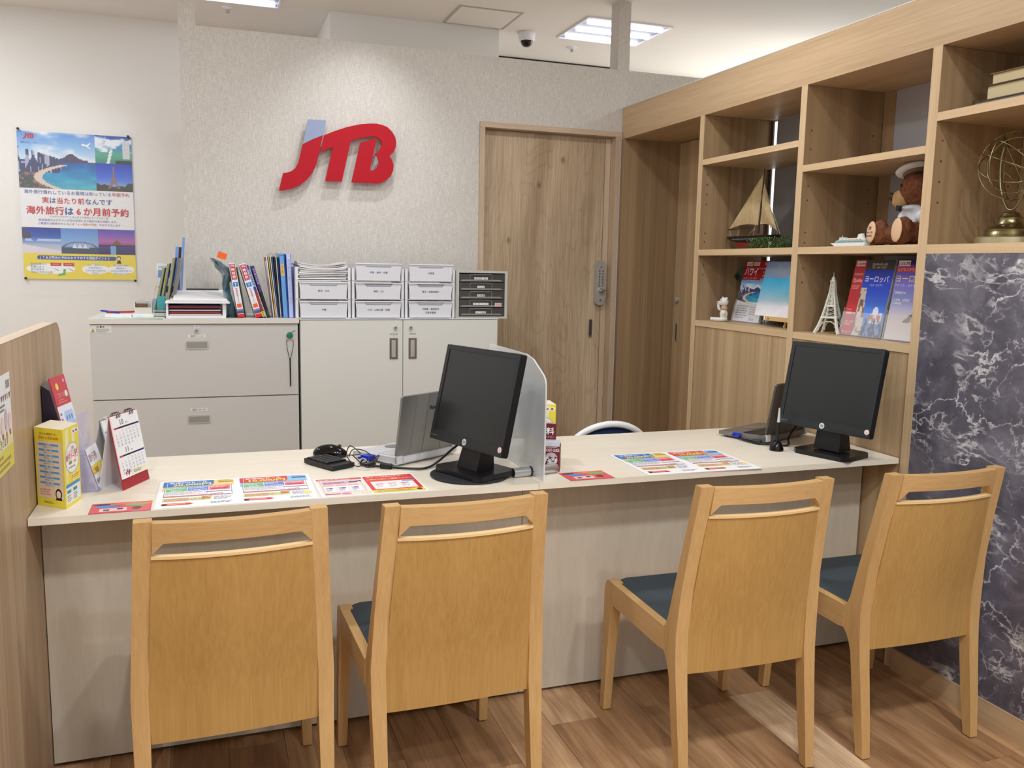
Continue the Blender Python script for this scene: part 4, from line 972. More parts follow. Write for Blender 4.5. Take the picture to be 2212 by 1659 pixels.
for a, b in ((-.238, -.188), (-.186, -.14), (-.140, -.092)): lsl('clear_wall', a, a + .0015, b, b + .0015, .002, .24 if a < -.2 else .29, 4.15, 4.335, acr)
t = empty('blue_case', (-.115, 4.35, Z0), 0, 'two tall light-blue file cases standing behind the clear file stand', 'file case')
lsl('file_case', -.150, -.137, -.125, -.112, .0005, .315, 4.345, 4.38, mat('case_blue', (120, 156, 214), .4)); lsl('file_case', -.122, -.110, -.094, -.084, .0005, .358, 4.345, 4.38, mat('case_blue', (120, 156, 214), .4))
lsl('case_back', -.136, -.124, -.111, -.100, .0005, .313, 4.36, 4.39, mat('navy_cover', (52, 50, 84), .4))
t = empty('brochure_card', (-.19, 4.40, Z0), 0, 'small white and blue picture card upright behind the clear file stand', 'card')
cdm = finish('card', box(-.212, -.13, 4.398, 4.4, Z0 + .0005, Z0 + .235), paper, t)
k = Ink(frame_at((-.212, 4.398, Z0), (1, 0, 0), (0, 0, 1))); k.rect(.004, .17, .07, .035, (110, 160, 210), 1); k.lines(.006, .212, .06, .014, 2, (150, 150, 160), 1); k.rect(.004, .10, .07, .03, (60, 70, 90), 1); k.build(t)
# desk clutter
t = empty('stamp_box', (-.25, 4.12, Z0 + .03), 0, 'open beige box of rubber stamps on the grey filing cabinet', 'box')
bm = BM(); a, b, c_, d_ = -.291, -.222, 4.06, 4.15
for q in ((a, b, c_, c_ + .003, .020, .046), (a, b, d_ - .003, d_, .020, .086), (a, a + .003, c_ + .003, d_ - .003, .020, .07), (b - .003, b, c_ + .003, d_ - .003, .020, .07), (a + .003, b - .003, c_ + .003, d_ - .003, .020, .023)): addbox(bm, q[0], q[1], q[2], q[3], Z0 + q[4], Z0 + q[5])
finish('box_body', bm, mat('beige_plastic', (214, 208, 198), .4), t)
finish('rubber_stamp', box(a + .006, a + .052, c_ + .01, c_ + .04, Z0 + .0235, Z0 + .062), mat('stamp_wood', (112, 84, 62), .5), t, bevel=.001)
finish('stamp_top', box(a + .006, a + .050, c_ + .012, c_ + .045, Z0 + .0625, Z0 + .070), mat('stamp_clear', (176, 180, 178), .2), t, bevel=.002)
bm = BM(); ellipsoid(bm, (b - .018, c_ + .03, Z0 + .073), (.006, .006, .004)); finish('stamp_knob', bm, mat('stamp_ivory', (226, 214, 196), .3), t, smooth=True)
finish('riser', box(-.300, -.215, 4.05, 4.17, Z0 + .0045, Z0 + .0195), paper, t)
t = empty('hole_punch', (-.18, 4.16, Z0), 0, 'teal and grey hole punch between the stamp box and the letter tray', 'hole punch')
finish('punch_base', box(-.218, -.160, 4.10, 4.20, Z0 + .0055, Z0 + .030), mat('punch_grey', (206, 206, 200), .4), t, bevel=.002)
finish('slot', box(-.214, -.161, 4.0995, 4.102, Z0 + .021, Z0 + .026), black_p, t)
finish('punch_arm', box(-.203, -.170, 4.12, 4.17, Z0 + .0305, Z0 + .092), mat('teal_plastic', (64, 156, 160), .35), t, bevel=.006, seg=3)
finish('gauge', box(-.228, -.1665, 4.175, 4.178, Z0 + .0305, Z0 + .080), clear('blue_clear', (150, 190, 225), .5), t)
t = empty('paper_sheets', (-.29, 4.1, Z0), 0, 'loose printed sheets spread flat at the left end of the grey cabinet top', 'papers')
finish('sheet', box(-.42, -.17, 3.99, 4.20, Z0 + .0005, Z0 + .0015), paper, t); F = Matrix.Translation((-.30, 4.06, Z0 + .0018)) @ Matrix.Rotation(-.12, 4, 'Z')
finish('sheet', box(-.12, .13, -.07, .07, 0, .0022, F=F), mat('pale_green', (206, 224, 208), .5), t)
k = Ink(F @ frame_at((-.12, -.07, .0022), (1, 0, 0), (0, 1, 0)), base=.0001, dz=.0001)
for q in range(9): k.rect(.008 + q * .026, .02 + .03 * (q % 2), .022, .04, [(206, 214, 170), (200, 190, 214), (230, 228, 236), (232, 214, 90), (240, 240, 240), (120, 160, 214)][q % 6], 1)
k.build(t)
def pen(name, a, b, r, m, label, cap=None):
    t = empty(name, a, 0, label, 'pen'); a = Vector(a); b = Vector(b)
    finish('barrel', tube([a, b], r, 8), m, t); finish('tip', tube([a, a + (a - b).normalized() * .010], [r, r * .3], 8), cap or m, t); return t
finish_ = pen('red_pen', (-.396, 4.06, Z0 + .026), (-.293, 4.09, Z0 + .026), .004, mat('red_plastic', (176, 40, 50), .3), 'red pen lying left of the stamp box', mat('blue_plastic', (50, 60, 170), .3))
pen('blue_pen', (-.42, 4.08, Z0 + .030), (-.35, 4.05, Z0 + .024), .004, mat('blue_plastic', (50, 60, 170), .3), 'blue pen crossing the tip of the red pen')
t = empty('notepad', (-.36, 4.1, Z0), 0, 'small white notepad stack under the red and blue pens', 'notepad')
finish('pad', box(-.405, -.302, 4.03, 4.13, Z0 + .0045, Z0 + .0195), paper, t, bevel=.001)
finish('cover', box(-.400, -.306, 4.032, 4.128, Z0 + .0197, Z0 + .0205), mat('pad_pink', (222, 190, 188), .5), t)

# ================================================================== WALL SIGN
t = empty('wall_sign', (.64, 4.42, 1.69), 0, 'raised red and pale blue letters sign on the grey wall', 'sign')
sign_red = mat('sign_red', (178, 14, 32), .5, spec=.25); sign_blue = mat('sign_blue_grey', (146, 158, 186), .5, spec=.3)
finish('letter_j', prism(JR, 4.402, 4.414, 'Y'), sign_red, t, label='red lower part of the letter J')
finish('letter_j_top', prism(JG, 4.402, 4.414, 'Y'), sign_blue, t, label='pale blue top of the letter J')
finish('letters_t_b', prism(TB, 4.402, 4.414, 'Y'), sign_red, t, label='red joined letters T and B')
bm = BM()
for x, z in ((.50, 1.82), (.44, 1.75), (.52, 1.98), (.63, 1.85), (.80, 2.02), (.75, 1.80), (.88, 1.93)): addtube(bm, [(x, 4.414, z), (x, 4.45, z)], .006, 8)
finish('standoff', bm, steel, t, kind='stuff')

# ================================================================== POSTER
PX, PZ, PWd, PHt = -1.0236, 1.2297, .6187, .868
t = empty('travel_poster', (PX + PWd / 2, 5.897, PZ), 0, 'large travel poster with seaside pictures pinned to the white wall under a clear sheet', 'poster')
sh = finish('poster_sheet', box(PX, PX + PWd, 5.899, 5.9005, PZ, PZ + PHt), paper, t)
k = Ink(frame_at((PX, 5.899, PZ), (1, 0, 0), (0, 0, 1)), PWd, PHt, dz=.0004)
k.pic(p_bay, 0, .62, .672, .38, 80, 60); k.pic(p_marina, .672, .81, .328, .19, 40, 32); k.pic(p_tower, .672, .62, .328, .19, 48, 40)
k.pic(p_palm, 0, .178, .335, .176, 44, 32); k.pic(p_opera, .335, .178, .33, .176, 56, 36); k.pic(p_dusk, .665, .178, .335, .176, 40, 32)
k.rect(0, 0, 1, .178, (240, 220, 60), 1)
k.sv = k.su  # from here square units of the poster's width
A = PHt / PWd
k.poly([(.55, .93 * A), (.565, .935 * A), (.60, .928 * A), (.63, .945 * A), (.635, .94 * A), (.61, .92 * A), (.635, .905 * A), (.625, .903 * A), (.595, .918 * A), (.56, .922 * A)], (250, 250, 252), 2)
small_logo(k, .05, .945 * A, .095, (196, 24, 44), 3)
k.text('感動のそばに、いつも。', .03, .918 * A, .022, (90, 100, 130), 'l', 3, width=.145)
NV, RD, BL = (44, 52, 150), (206, 26, 44), (50, 80, 170)
k.segs([('海外旅行慣れしているお客様は知っている', BL), ('早期予約', RD)], .035, .585 * A, .0405, 3)
k.segs([('実', RD), ('は', NV), ('当たり前', RD), ('なんです', NV)], .185, .525 * A, .0625, 3, .012)
k.segs([('海外旅行', RD), ('は', NV), ('6か月前予約', RD)], .045, .450 * A, .0828, 3, .028)
k.segs([('パッケージツアー(ルックJTBMySTYLE)は、', (90, 96, 130))], .245, .425 * A, .0245, 3, adv=.88)
k.segs([('航空', (40, 50, 220)), ('座席およびホテルの空き状況により旅行代金が変動します。', (96, 90, 160))], .15, .401 * A, .0245, 3)
k.segs([('ご希望', (40, 50, 200)), ('の日程等を叶えるには', (96, 90, 160)), ('「6ヶ月前の予約」', (206, 40, 60)), ('をおすすめします!', (96, 90, 160))], .14, .377 * A, .0245, 3)
k.poly([(a, b * A) for a, b in rrect(.12, .82, .135, .163, .013)], (40, 76, 160), 2)
k.segs([('JTBが早めの予約をおすすめする理由ポイント3', (255, 255, 255))], .135, .142 * A, .0295, 3, .012, adv=.93)
k.ell(.845, .153 * A, .021, .021, (60, 40, 34), 3); k.ell(.845, .149 * A, .016, .015, (244, 214, 190), 4); k.poly([(.825, .115 * A), (.868, .115 * A), (.858, .138 * A), (.835, .138 * A)], (46, 40, 54), 3)
for cx_, wx in ((.235, .205), (.63, .115), (.865, .115)):
    for q_, (dx, dy, r) in enumerate(((-.6, .0, .45), (-.2, .25, .5), (.25, .2, .5), (.6, 0, .45), (.2, -.25, .5), (-.3, -.25, .5))): k.ell(cx_ + dx * wx, .072 * A + dy * .045, wx * .45, .05 * r * 1.55, (250, 250, 250), 1.2 + .13 * q_)
for i, s_ in enumerate(('訪日外国人の', '影響もあり', '航空座席は', '早めの予約が必要')): k.text(s_, .06, (.098 - i * .019) * A, .0235, (80, 140, 200), 'l', 3)
for i, s_ in enumerate(('GW・夏休み・', '年末年始など', '人気方面の出発日は', 'お早めに')): k.text(s_, .63, (.096 - i * .019) * A, .0205, (80, 140, 200), 'c', 3)
for i, s_ in enumerate(('窓口座席や座席・', '通路側など', 'お好みの座席が選べる', '場合があります')): k.text(s_, .865, (.096 - i * .019) * A, .0195, (80, 140, 200), 'c', 3)
for x_ in (.232, .345): k.rect(x_, .092 * A, .095, .030, (206, 44, 66), 3); k.text('訪日外国人', x_ + .047, .100 * A, .012, (250, 220, 224), 'c', 4)
k.poly([(.29, .022 * A), (.36, .03 * A), (.365, .07 * A), (.345, .072 * A), (.34, .045 * A), (.3, .036 * A)], (120, 180, 90), 3)
for x_ in (.25, .375): k.poly([(x_, .08 * A), (x_ + .055, .062 * A), (x_ + .05, .058 * A)], (60, 70, 120), 3)
k.build(sh)
finish('cover_sheet', box(PX - .035, PX + PWd + .042, 5.895, 5.896, PZ - .095, PZ + PHt + .035), acr_t, t)
for x_, z_ in ((.01, PHt + .008), (PWd - .015, PHt + .002), (.008, .003), (PWd - .006, -.004)):
    finish('pin', tube([(PX + x_, 5.8945, PZ + z_), (PX + x_, 5.885, PZ + z_)], .0075, 12), mat('dark_pin', (48, 40, 38), .35), t)

# ================================================================== THINGS ON THE COUNTER
ZC = .735
film = clear('laminate_film', (248, 250, 255), .10, .08)
def laminated(name, pts, label, cat, draw, w_, h_, m=None, group=None):
    """flat sheet on the counter; pts = near-left corner and direction angle"""
    (x, y), a = pts
    F = Matrix.Translation((x, y, ZC + .0004)) @ Matrix.Rotation(a, 4, 'Z')
    t = empty(name, F @ Vector((w_ / 2, h_ / 2, 0)), 0, label, cat, group)
    finish('sheet', box(0, w_, 0, h_, 0, .0009, F=F), m or paper, t)
    k = Ink(F @ Matrix.Translation((0, 0, .0009)), dz=.00012, base=.0001); draw(k, w_, h_); k.build(t)
    bm = BM(); e = .004
    addbox(bm, -e, w_ + e, -e, h_ + e, -.0003, -.0001, F=F); finish('film_edge', bm, film, t)
    return t
def coupon(k, x0, w_, h_, blue):
    c1, c2, amt = ((30, 118, 206), (246, 218, 140), '20,000') if blue else ((222, 62, 56), (150, 204, 246), '10,000')
    k.rect(x0 + .006, h_ * .74, w_ - .012, h_ * .225, c2, 1); k.poly([(x0 + .006, h_ * .76), (x0 + w_ * .66, h_ * .76), (x0 + w_ * .70, h_ * .82), (x0 + w_ * .70, h_ * .965), (x0 + .006, h_ * .965)], c1, 2)
    k.rect(x0 + .006, h_ * .60, .03, h_ * .14, c2, 1)
    k.text('秋得BIGセール', x0 + .022, h_ * .885, .019, (252, 252, 252), 'l', 4, .03, width=w_ * .50); k.text(amt + '円', x0 + w_ * .16, h_ * .785, .030, (250, 236, 110), 'l', 4, .045, width=w_ * .50)
    k.rect(x0 + .016, h_ * .77, .0012, h_ * .17, (250, 250, 250), 3)
    k.text('期間限定', x0 + w_ * .84, h_ * .925, .008, (110, 110, 120), 'c', 3); k.rect(x0 + w_ * .76, h_ * .855, w_ * .2, h_ * .045, (190, 140, 60) if blue else (60, 70, 130), 3); k.small = 1
    k.frame(x0 + .012, h_ * .36, w_ - .024, h_ * .385, .0012, (90, 90, 96), 3); k.rect(x0 + .013, h_ * .365, w_ - .026, h_ * .37, (248, 248, 250), 2)
    for i, (cc, tx) in enumerate((((120, 196, 140), '国内'), ((110, 140, 226), '5,000円'), ((236, 110, 124), '旅行券'))):
        xx = x0 + .015 + i * (w_ - .03) / 3; k.rect(xx, h_ * .57, (w_ - .036) / 3, h_ * .155, cc, 3); k.text(tx, xx + (w_ - .036) / 6, h_ * .585, .014, (250, 250, 252) if i != 2 else (200, 30, 60), 'c', 4, .02); k.lines(xx + .002, h_ * .66, (w_ - .045) / 3, h_ * .05, 2, (240, 244, 246), 4)
    k.lines(x0 + .016, h_ * .44, w_ * .55, h_ * .12, 5, (168, 170, 178), 3); k.rect(x0 + w_ * .60, h_ * .49, w_ * .33, h_ * .03, (130, 136, 170), 3)
    k.rect(x0 + .013, h_ * .375, w_ * .55, h_ * .03, (196, 90, 96), 3); k.text('1,000円', x0 + w_ * .62, h_ * .40, .013, (206, 50, 60), 'l', 4, .02); k.rect(x0 + w_ * .62, h_ * .372, w_ * .3, h_ * .018, (150, 60, 60), 3)
    k.rect(x0 + .012, h_ * .21, w_ * .32, h_ * .11, (232, 200, 150), 2); k.rect(x0 + .012 + w_ * .34, h_ * .21, w_ * .27, h_ * .11, (232, 232, 170), 2); k.lines(x0 + .016, h_ * .22, w_ * .56, h_ * .09, 4, (190, 150, 110), 3)
    for q in range(12):
        a = q * PI / 6; k.poly([(x0 + w_ * .60, h_ * .27), (x0 + w_ * .60 + .016 * math.cos(a), h_ * .27 + .016 * math.sin(a)), (x0 + w_ * .60 + .010 * math.cos(a + .26), h_ * .27 + .010 * math.sin(a + .26))], (244, 226, 110), 3)
    k.rect(x0 + w_ * .545, h_ * .25, w_ * .11, h_ * .035, (176, 84, 50), 4); k.rect(x0 + w_ * .55, h_ * .315, w_ * .13, h_ * .022, (206, 60, 60), 3)
    k.lines(x0 + w_ * .70, h_ * .20, w_ * .24, h_ * .13, 5, (176, 178, 196), 2)
    if not blue: k.rect(x0 + w_ * .86, h_ * .20, w_ * .1, h_ * .12, (250, 226, 150), 3)
    k.poly([(x0 + .012, h_ * .075), (x0 + w_ * .40, h_ * .075), (x0 + w_ * .45, h_ * .11), (x0 + w_ * .40, h_ * .145), (x0 + .012, h_ * .145)], (224, 78, 66), 2); k.rect(x0 + .012, h_ * .075, .012, h_ * .05, (50, 40, 60), 3)
    k.rect(x0 + w_ * .13, h_ * .10, w_ * .22, h_ * .018, (250, 200, 190), 3)
    k.lines(x0 + w_ * .66, h_ * .07, w_ * .29, h_ * .07, 3, (150, 160, 180), 2)
def d_coupons(k, w_, h_):
    coupon(k, .004, w_ / 2 - .006, h_, True); coupon(k, w_ / 2 + .002, w_ / 2 - .006, h_, False)
laminated('flyer_sheet', ((-.136, 2.2655), -.010), 'two-page sale flyer under film on the left half of the counter', 'flyer', d_coupons, .405, .279, group='laminated flyers on the counter')
laminated('flyer_sheet', ((1.250, 2.262), -.030), 'two-page sale flyer under film on the right half of the counter', 'flyer', d_coupons, .400, .288, group='laminated flyers on the counter')
def d_red(k, w_, h_):
    wl_ = w_ * .47; k.rect(.006, .006, wl_ - .004, h_ - .012, (240, 228, 226), 1); k.rect(.008, h_ * .86, wl_ - .008, h_ * .09, (206, 84, 84), 2); k.lines(.012, h_ * .875, wl_ * .8, h_ * .055, 1, (250, 210, 200), 3)
    k.frame(.014, h_ * .20, wl_ - .022, h_ * .62, .001, (150, 110, 110), 3); k.rect(.020, h_ * .64, wl_ * .56, h_ * .14, (216, 170, 200), 2); k.lines(.022, h_ * .65, wl_ * .5, h_ * .12, 3, (150, 90, 130), 3); k.rect(wl_ * .70, h_ * .68, .022, h_ * .09, (110, 90, 130), 2); k.rect(wl_ * .86, h_ * .72, .014, h_ * .06, (70, 60, 64), 2)
    for i in range(3):
        xx = .018 + i * (wl_ - .03) / 3; k.rect(xx, h_ * .24, (wl_ - .048) / 3, h_ * .32, (250, 250, 252), 3); k.rect(xx, h_ * .53, (wl_ - .048) / 3, h_ * .07, (240, 176, 150), 4); k.lines(xx + .003, h_ * .27, (wl_ - .07) / 3, h_ * .2, 4, (150, 150, 176), 4); k.ell(xx + .017, h_ * .42, .007, .008, (110, 120, 170), 5)
    k.rect(.012, h_ * .10, wl_ * .3, h_ * .05, (190, 56, 76), 2); k.ell(wl_ * .5, h_ * .115, .014, .010, (230, 130, 140), 2); k.rect(wl_ * .62, h_ * .08, .022, h_ * .06, (236, 232, 190), 2); k.rect(wl_ * .80, h_ * .08, .026, h_ * .06, (224, 222, 150), 2)
    x0 = w_ * .485; ww = w_ * .50; k.rect(x0, h_ * .17, ww, h_ * .79, (222, 58, 58), 1); k.rect(x0, h_ * .03, ww, h_ * .15, (232, 214, 90), 2); k.rect(x0 + .012, h_ * .22, ww - .024, h_ * .42, (250, 236, 230), 2)
    k.text('旅するJTB安心サポート', x0 + ww / 2, h_ * .875, .012, (252, 240, 236), 'c', 3, .01, width=ww * .85); k.text('ご旅行の前にご確認ください', x0 + ww / 2, h_ * .73, .017, (252, 226, 150), 'c', 3, .02, width=ww * .92)
    for i in range(3):
        xx = x0 + .018 + i * (ww - .036) / 3; k.rect(xx, h_ * .29, (ww - .050) / 3, h_ * .24, (250, 250, 252), 3); k.rect(xx + .003, h_ * .47, (ww - .075) / 3, h_ * .04, (226, 110, 96), 4); k.lines(xx + .003, h_ * .31, (ww - .07) / 3, h_ * .13, 3, (170, 176, 206), 4)
    k.rect(x0 + ww * .70, h_ * .57, ww * .25, h_ * .06, (110, 176, 236), 3); k.lines(x0 + .012, h_ * .055, ww * .78, h_ * .10, 3, (176, 140, 60), 3); k.ell(x0 + ww * .90, h_ * .11, .008, .010, (90, 40, 40), 3)
laminated('flyer_sheet', ((.2775, 2.262), .012), 'smaller red and white laminated flyer between the sale flyer and the monitor base', 'flyer', d_red, .290, .205, group='laminated flyers on the counter')
def d_pink(k, w_, h_):
    k.rect(.001, .001, w_ - .002, h_ - .002, (226, 96, 104), 1); k.poly([(.0, h_ * .80), (w_ * .5, h_ * .92), (w_, h_ * .88), (w_, h_ * .70), (w_ * .5, h_ * .74)], (240, 130, 80), 2)
    k.ell(w_ * .17, h_ * .84, .020, .008, (60, 64, 96), 3); k.ell(w_ * .28, h_ * .62, .028, .012, (96, 150, 222), 3); k.ell(w_ * .76, h_ * .66, .028, .011, (110, 186, 120), 3)
    k.rect(w_ * .16, h_ * .12, w_ * .44, h_ * .32, (244, 214, 214), 3); k.rect(w_ * .22, h_ * .18, .014, .014, (96, 96, 110), 4); k.rect(w_ * .44, h_ * .26, .014, .012, (70, 60, 60), 4); k.ell(w_ * .76, h_ * .34, .011, .014, (110, 70, 60), 4); k.text('アンケート', w_ * .40, h_ * .82, .010, (250, 230, 226), 'l', 4)
laminated('leaflet', ((-.284, 2.259), .006), 'small pinkish red leaflet at the left end of the counter, below the desk calendar', 'leaflet', d_pink, .141, .092, mat('leaf_red', (214, 80, 90), .4), 'small red leaflets')
laminated('leaflet', ((.994, 2.258), .004), 'small pinkish red leaflet beside the metal clamp on the right half of the counter', 'leaflet', d_pink, .142, .096, mat('leaf_red', (214, 80, 90), .4), 'small red leaflets')

# yellow box stand
def d_yl(k, w_, h_):
    k.rect(0, 0, w_, h_, (240, 222, 66), 1); k.poly(rrect(.006, w_ - .004, .022, h_ * .83, .004), (232, 214, 196), 2)
    k.text('JTBふるさと納税旅行クーポン', w_ / 2, h_ * .915, .007, (60, 60, 40), 'c', 3, width=w_ * .62); k.text('JTBの人気自治体!', w_ / 2, h_ * .862, .0085, (206, 70, 40), 'c', 3, .015, width=w_ * .72)
    nm = ['北海道', '関東・甲信', '伊豆・箱根', '東海・北陸', '近畿・関西', '中国', '四国・九州', '沖縄・離島']
    for i in range(8):
        z = h_ * (.78 - .070 * i); k.rect(w_ * .14, z, w_ * .70, h_ * .026, (96, 160, 210), 3); k.text(nm[i], w_ * .48, z + .001, .0055, (236, 244, 250), 'c', 4); k.text('観光まちづくり', w_ * .48, z - h_ * .028, .0045, (90, 70, 60), 'c', 3)
    k.lines(w_ * .12, h_ * .14, w_ * .40, h_ * .09, 3, (226, 140, 110), 3); k.ell(w_ * .78, h_ * .175, .011, .014, (60, 34, 26), 3); k.ell(w_ * .78, h_ * .170, .0075, .0095, (246, 214, 186), 4); k.poly([(w_ * .66, h_ * .095), (w_ * .90, h_ * .095), (w_ * .86, h_ * .135), (w_ * .70, h_ * .135)], (40, 36, 44), 3)
    k.lines(w_ * .25, h_ * .04, w_ * .4, h_ * .03, 2, (120, 110, 60), 3)
def d_yr(k, w_, h_):
    k.rect(0, 0, w_, h_, (242, 226, 70), 1)
    for a in (.15, .55): k.poly([(w_ * a, h_ * .98), (w_ * (a + .22), h_ * .98), (w_ * (a + .05), h_ * .30), (w_ * (a - .05), h_ * .30)], (246, 240, 180), 2)
    k.rect(w_ * .55, h_ * .90, w_ * .4, h_ * .05, (248, 248, 244), 3); k.rect(w_ * .62, h_ * .912, w_ * .1, h_ * .025, (190, 50, 70), 4); k.rect(w_ * .8, h_ * .912, w_ * .1, h_ * .025, (90, 60, 60), 4)
    k.ell(w_ * .52, h_ * .60, w_ * .44, h_ * .20, (150, 190, 220), 3); k.ell(w_ * .52, h_ * .60, w_ * .41, h_ * .187, (250, 248, 240), 4)
    k.text('JTB', w_ * .55, h_ * .70, .012, (206, 40, 70), 'c', 5, .02); k.text('ふるさと納税', w_ * .52, h_ * .645, .013, (206, 50, 80), 'c', 5, .01, width=w_ * .7); k.text('旅行クーポン', w_ * .52, h_ * .585, .016, (206, 30, 80), 'c', 5, .03, width=w_ * .78)
    k.rect(w_ * .30, h_ * .525, w_ * .18, h_ * .04, (110, 150, 110), 5); k.rect(w_ * .6, h_ * .53, w_ * .14, h_ * .03, (226, 150, 160), 5); k.lines(w_ * .28, h_ * .47, w_ * .45, h_ * .03, 1, (90, 90, 110), 5)
    k.lines(w_ * .45, h_ * .33, w_ * .5, h_ * .05, 2, (230, 120, 60), 3); k.rect(w_ * .06, h_ * .045, w_ * .88, h_ * .22, (238, 244, 248), 2); k.poly(rrect(w_ * .06, w_ * .94, h_ * .245, h_ * .285, .003), (80, 160, 214), 3)
    for q in (.12, .5): k.rect(w_ * q, h_ * .17, w_ * .24, h_ * .04, (90, 140, 130), 3); k.lines(w_ * q, h_ * .06, w_ * .3, h_ * .09, 4, (120, 120, 120), 3)
def ybox(label, A_, B_, C_, h_):
    """prism card box: corner A-B front-left face, B-C front-right face"""
    A_, B_, C_ = Vector(A_), Vector(B_), Vector(C_); D_ = A_ + (C_ - B_)
    t = empty('display_box', ((A_ + C_) / 2).to_3d() + Vector((0, 0, ZC)), 0, label, 'card box', 'yellow card display boxes')
    finish('card_body', prism([A_, B_, C_, D_], ZC + .0005, ZC + h_, 'Z'), mat('card_cream', (240, 230, 206), .5), t)
    for (p, q, fn, nm_) in ((A_, B_, d_yl, 'left_print'), (B_, C_, d_yr, 'right_print')):
        k = Ink(frame_at((p.x, p.y, ZC + .0005), ((q - p).x, (q - p).y, 0), (0, 0, 1)), dz=.00015, base=.0002); fn(k, (q - p).length, h_ - .0005); k.build(t, nm_)
    return t
ybox('yellow and cream card display box in front of the tan partition', (-.4125, 2.388), (-.341, 2.326), (-.318, 2.422), .2)
ybox('yellow card display box half hidden behind the frosted divider', (.965, 2.585), (.952, 2.50), (1.035, 2.487), .19)

# red leaflet leaning on its dark stand
t = empty('leaflet_stand', (-.375, 2.57, ZC), 0, 'tall red and white leaflet leaning on a dark stand against the tan partition', 'leaflet')
Fl = frame_at((-.336, 2.520, ZC + .004), (.021, .100, 0), (-.066, 0, .297))
finish('stand', prism([(-.413, ZC + .0005), (-.33, ZC + .0005), (-.335, ZC + .01), (-.3945, ZC + .27), (-.4135, ZC + .285)], 2.524, 2.615, 'Y'), mat('stand_black', (34, 26, 44), .25), t)
finish('leaflet', box(0, .102, 0, .304, .0005, .0030, F=Fl), mat('leaf_red2', (196, 60, 72), .4), t)
k = Ink(Fl @ Matrix.Translation((0, 0, .003)), dz=.0002); k.rect(0, 0, .102, .304, (240, 242, 250), 1); k.rect(0, .225, .102, .079, (204, 66, 78), 2); k.ell(.034, .277, .0095, .0095, (240, 216, 80), 3); k.text('ご旅行相談', .050, .248, .014, (240, 150, 150), 'c', 3, .02); k.lines(.02, .230, .065, .014, 2, (230, 130, 136), 3)
k.rect(.082, .284, .007, .009, (250, 220, 220), 3); k.ell(.082, .253, .010, .009, (236, 232, 226), 4)
k.poly(rrect(.034, .094, .145, .208, .006), (190, 212, 244), 2)
for q in range(6): k.ell(.045 + .017 * (q % 3), .165 + .024 * (q // 3), .004, .007, (90, 130, 206), 3)
k.lines(.006, .14, .026, .07, 5, (150, 160, 190), 2); k.lines(.006, .02, .09, .11, 9, (160, 168, 196), 2); k.build(t)

# clear leaflet holder
t = empty('leaflet_holder', (-.32, 2.55, ZC), 0, 'clear acrylic leaflet holder with a small yellow-banded card, behind the yellow box', 'leaflet holder')
lil = clear('lilac_acrylic', (214, 208, 240), .32); Fh = frame_at((-.327, 2.490, ZC + .0005), (.016, .115, 0), (-.004, 0, .2))
finish('back_plate', prism(rrect(0, .116, 0, .205, .012), -.002, 0, 'Z', F=Fh), lil, t)
finish('base_plate', box(0, .116, 0, .002, .0, .045, F=Fh), lil, t)
F2 = Fh @ Matrix.Translation((0, .002, .042)) @ Matrix.Rotation(-.26, 4, 'X')
finish('front_plate', box(0, .116, 0, .118, 0, .0018, F=F2), lil, t); finish('card', box(.004, .112, .004, .116, -.0035, -.001, F=F2), paper, t)
k = Ink(F2 @ Matrix.Translation((0, 0, .0018)), dz=.0002); k.rect(.006, .008, .104, .106, (246, 246, 250), 1); k.rect(.008, .040, .10, .026, (236, 222, 70), 2); k.text('旅行券', .012, .078, .024, (150, 60, 80), 'l', 2, .01); k.text('ご相談', .012, .044, .017, (206, 60, 40), 'l', 3, .02); k.text('受付中です', .012, .014, .018, (70, 56, 90), 'l', 2, .03); k.build(t, 'card_print')
finish('side_plate', prism([(0, 0), (.044, 0), (.014, .115), (.0, .2)], 0, .0015, 'X', F=Fh @ Matrix(((1, 0, 0, 0), (0, 0, 1, 0), (0, 1, 0, 0), (0, 0, 0, 1)))), lil, t)

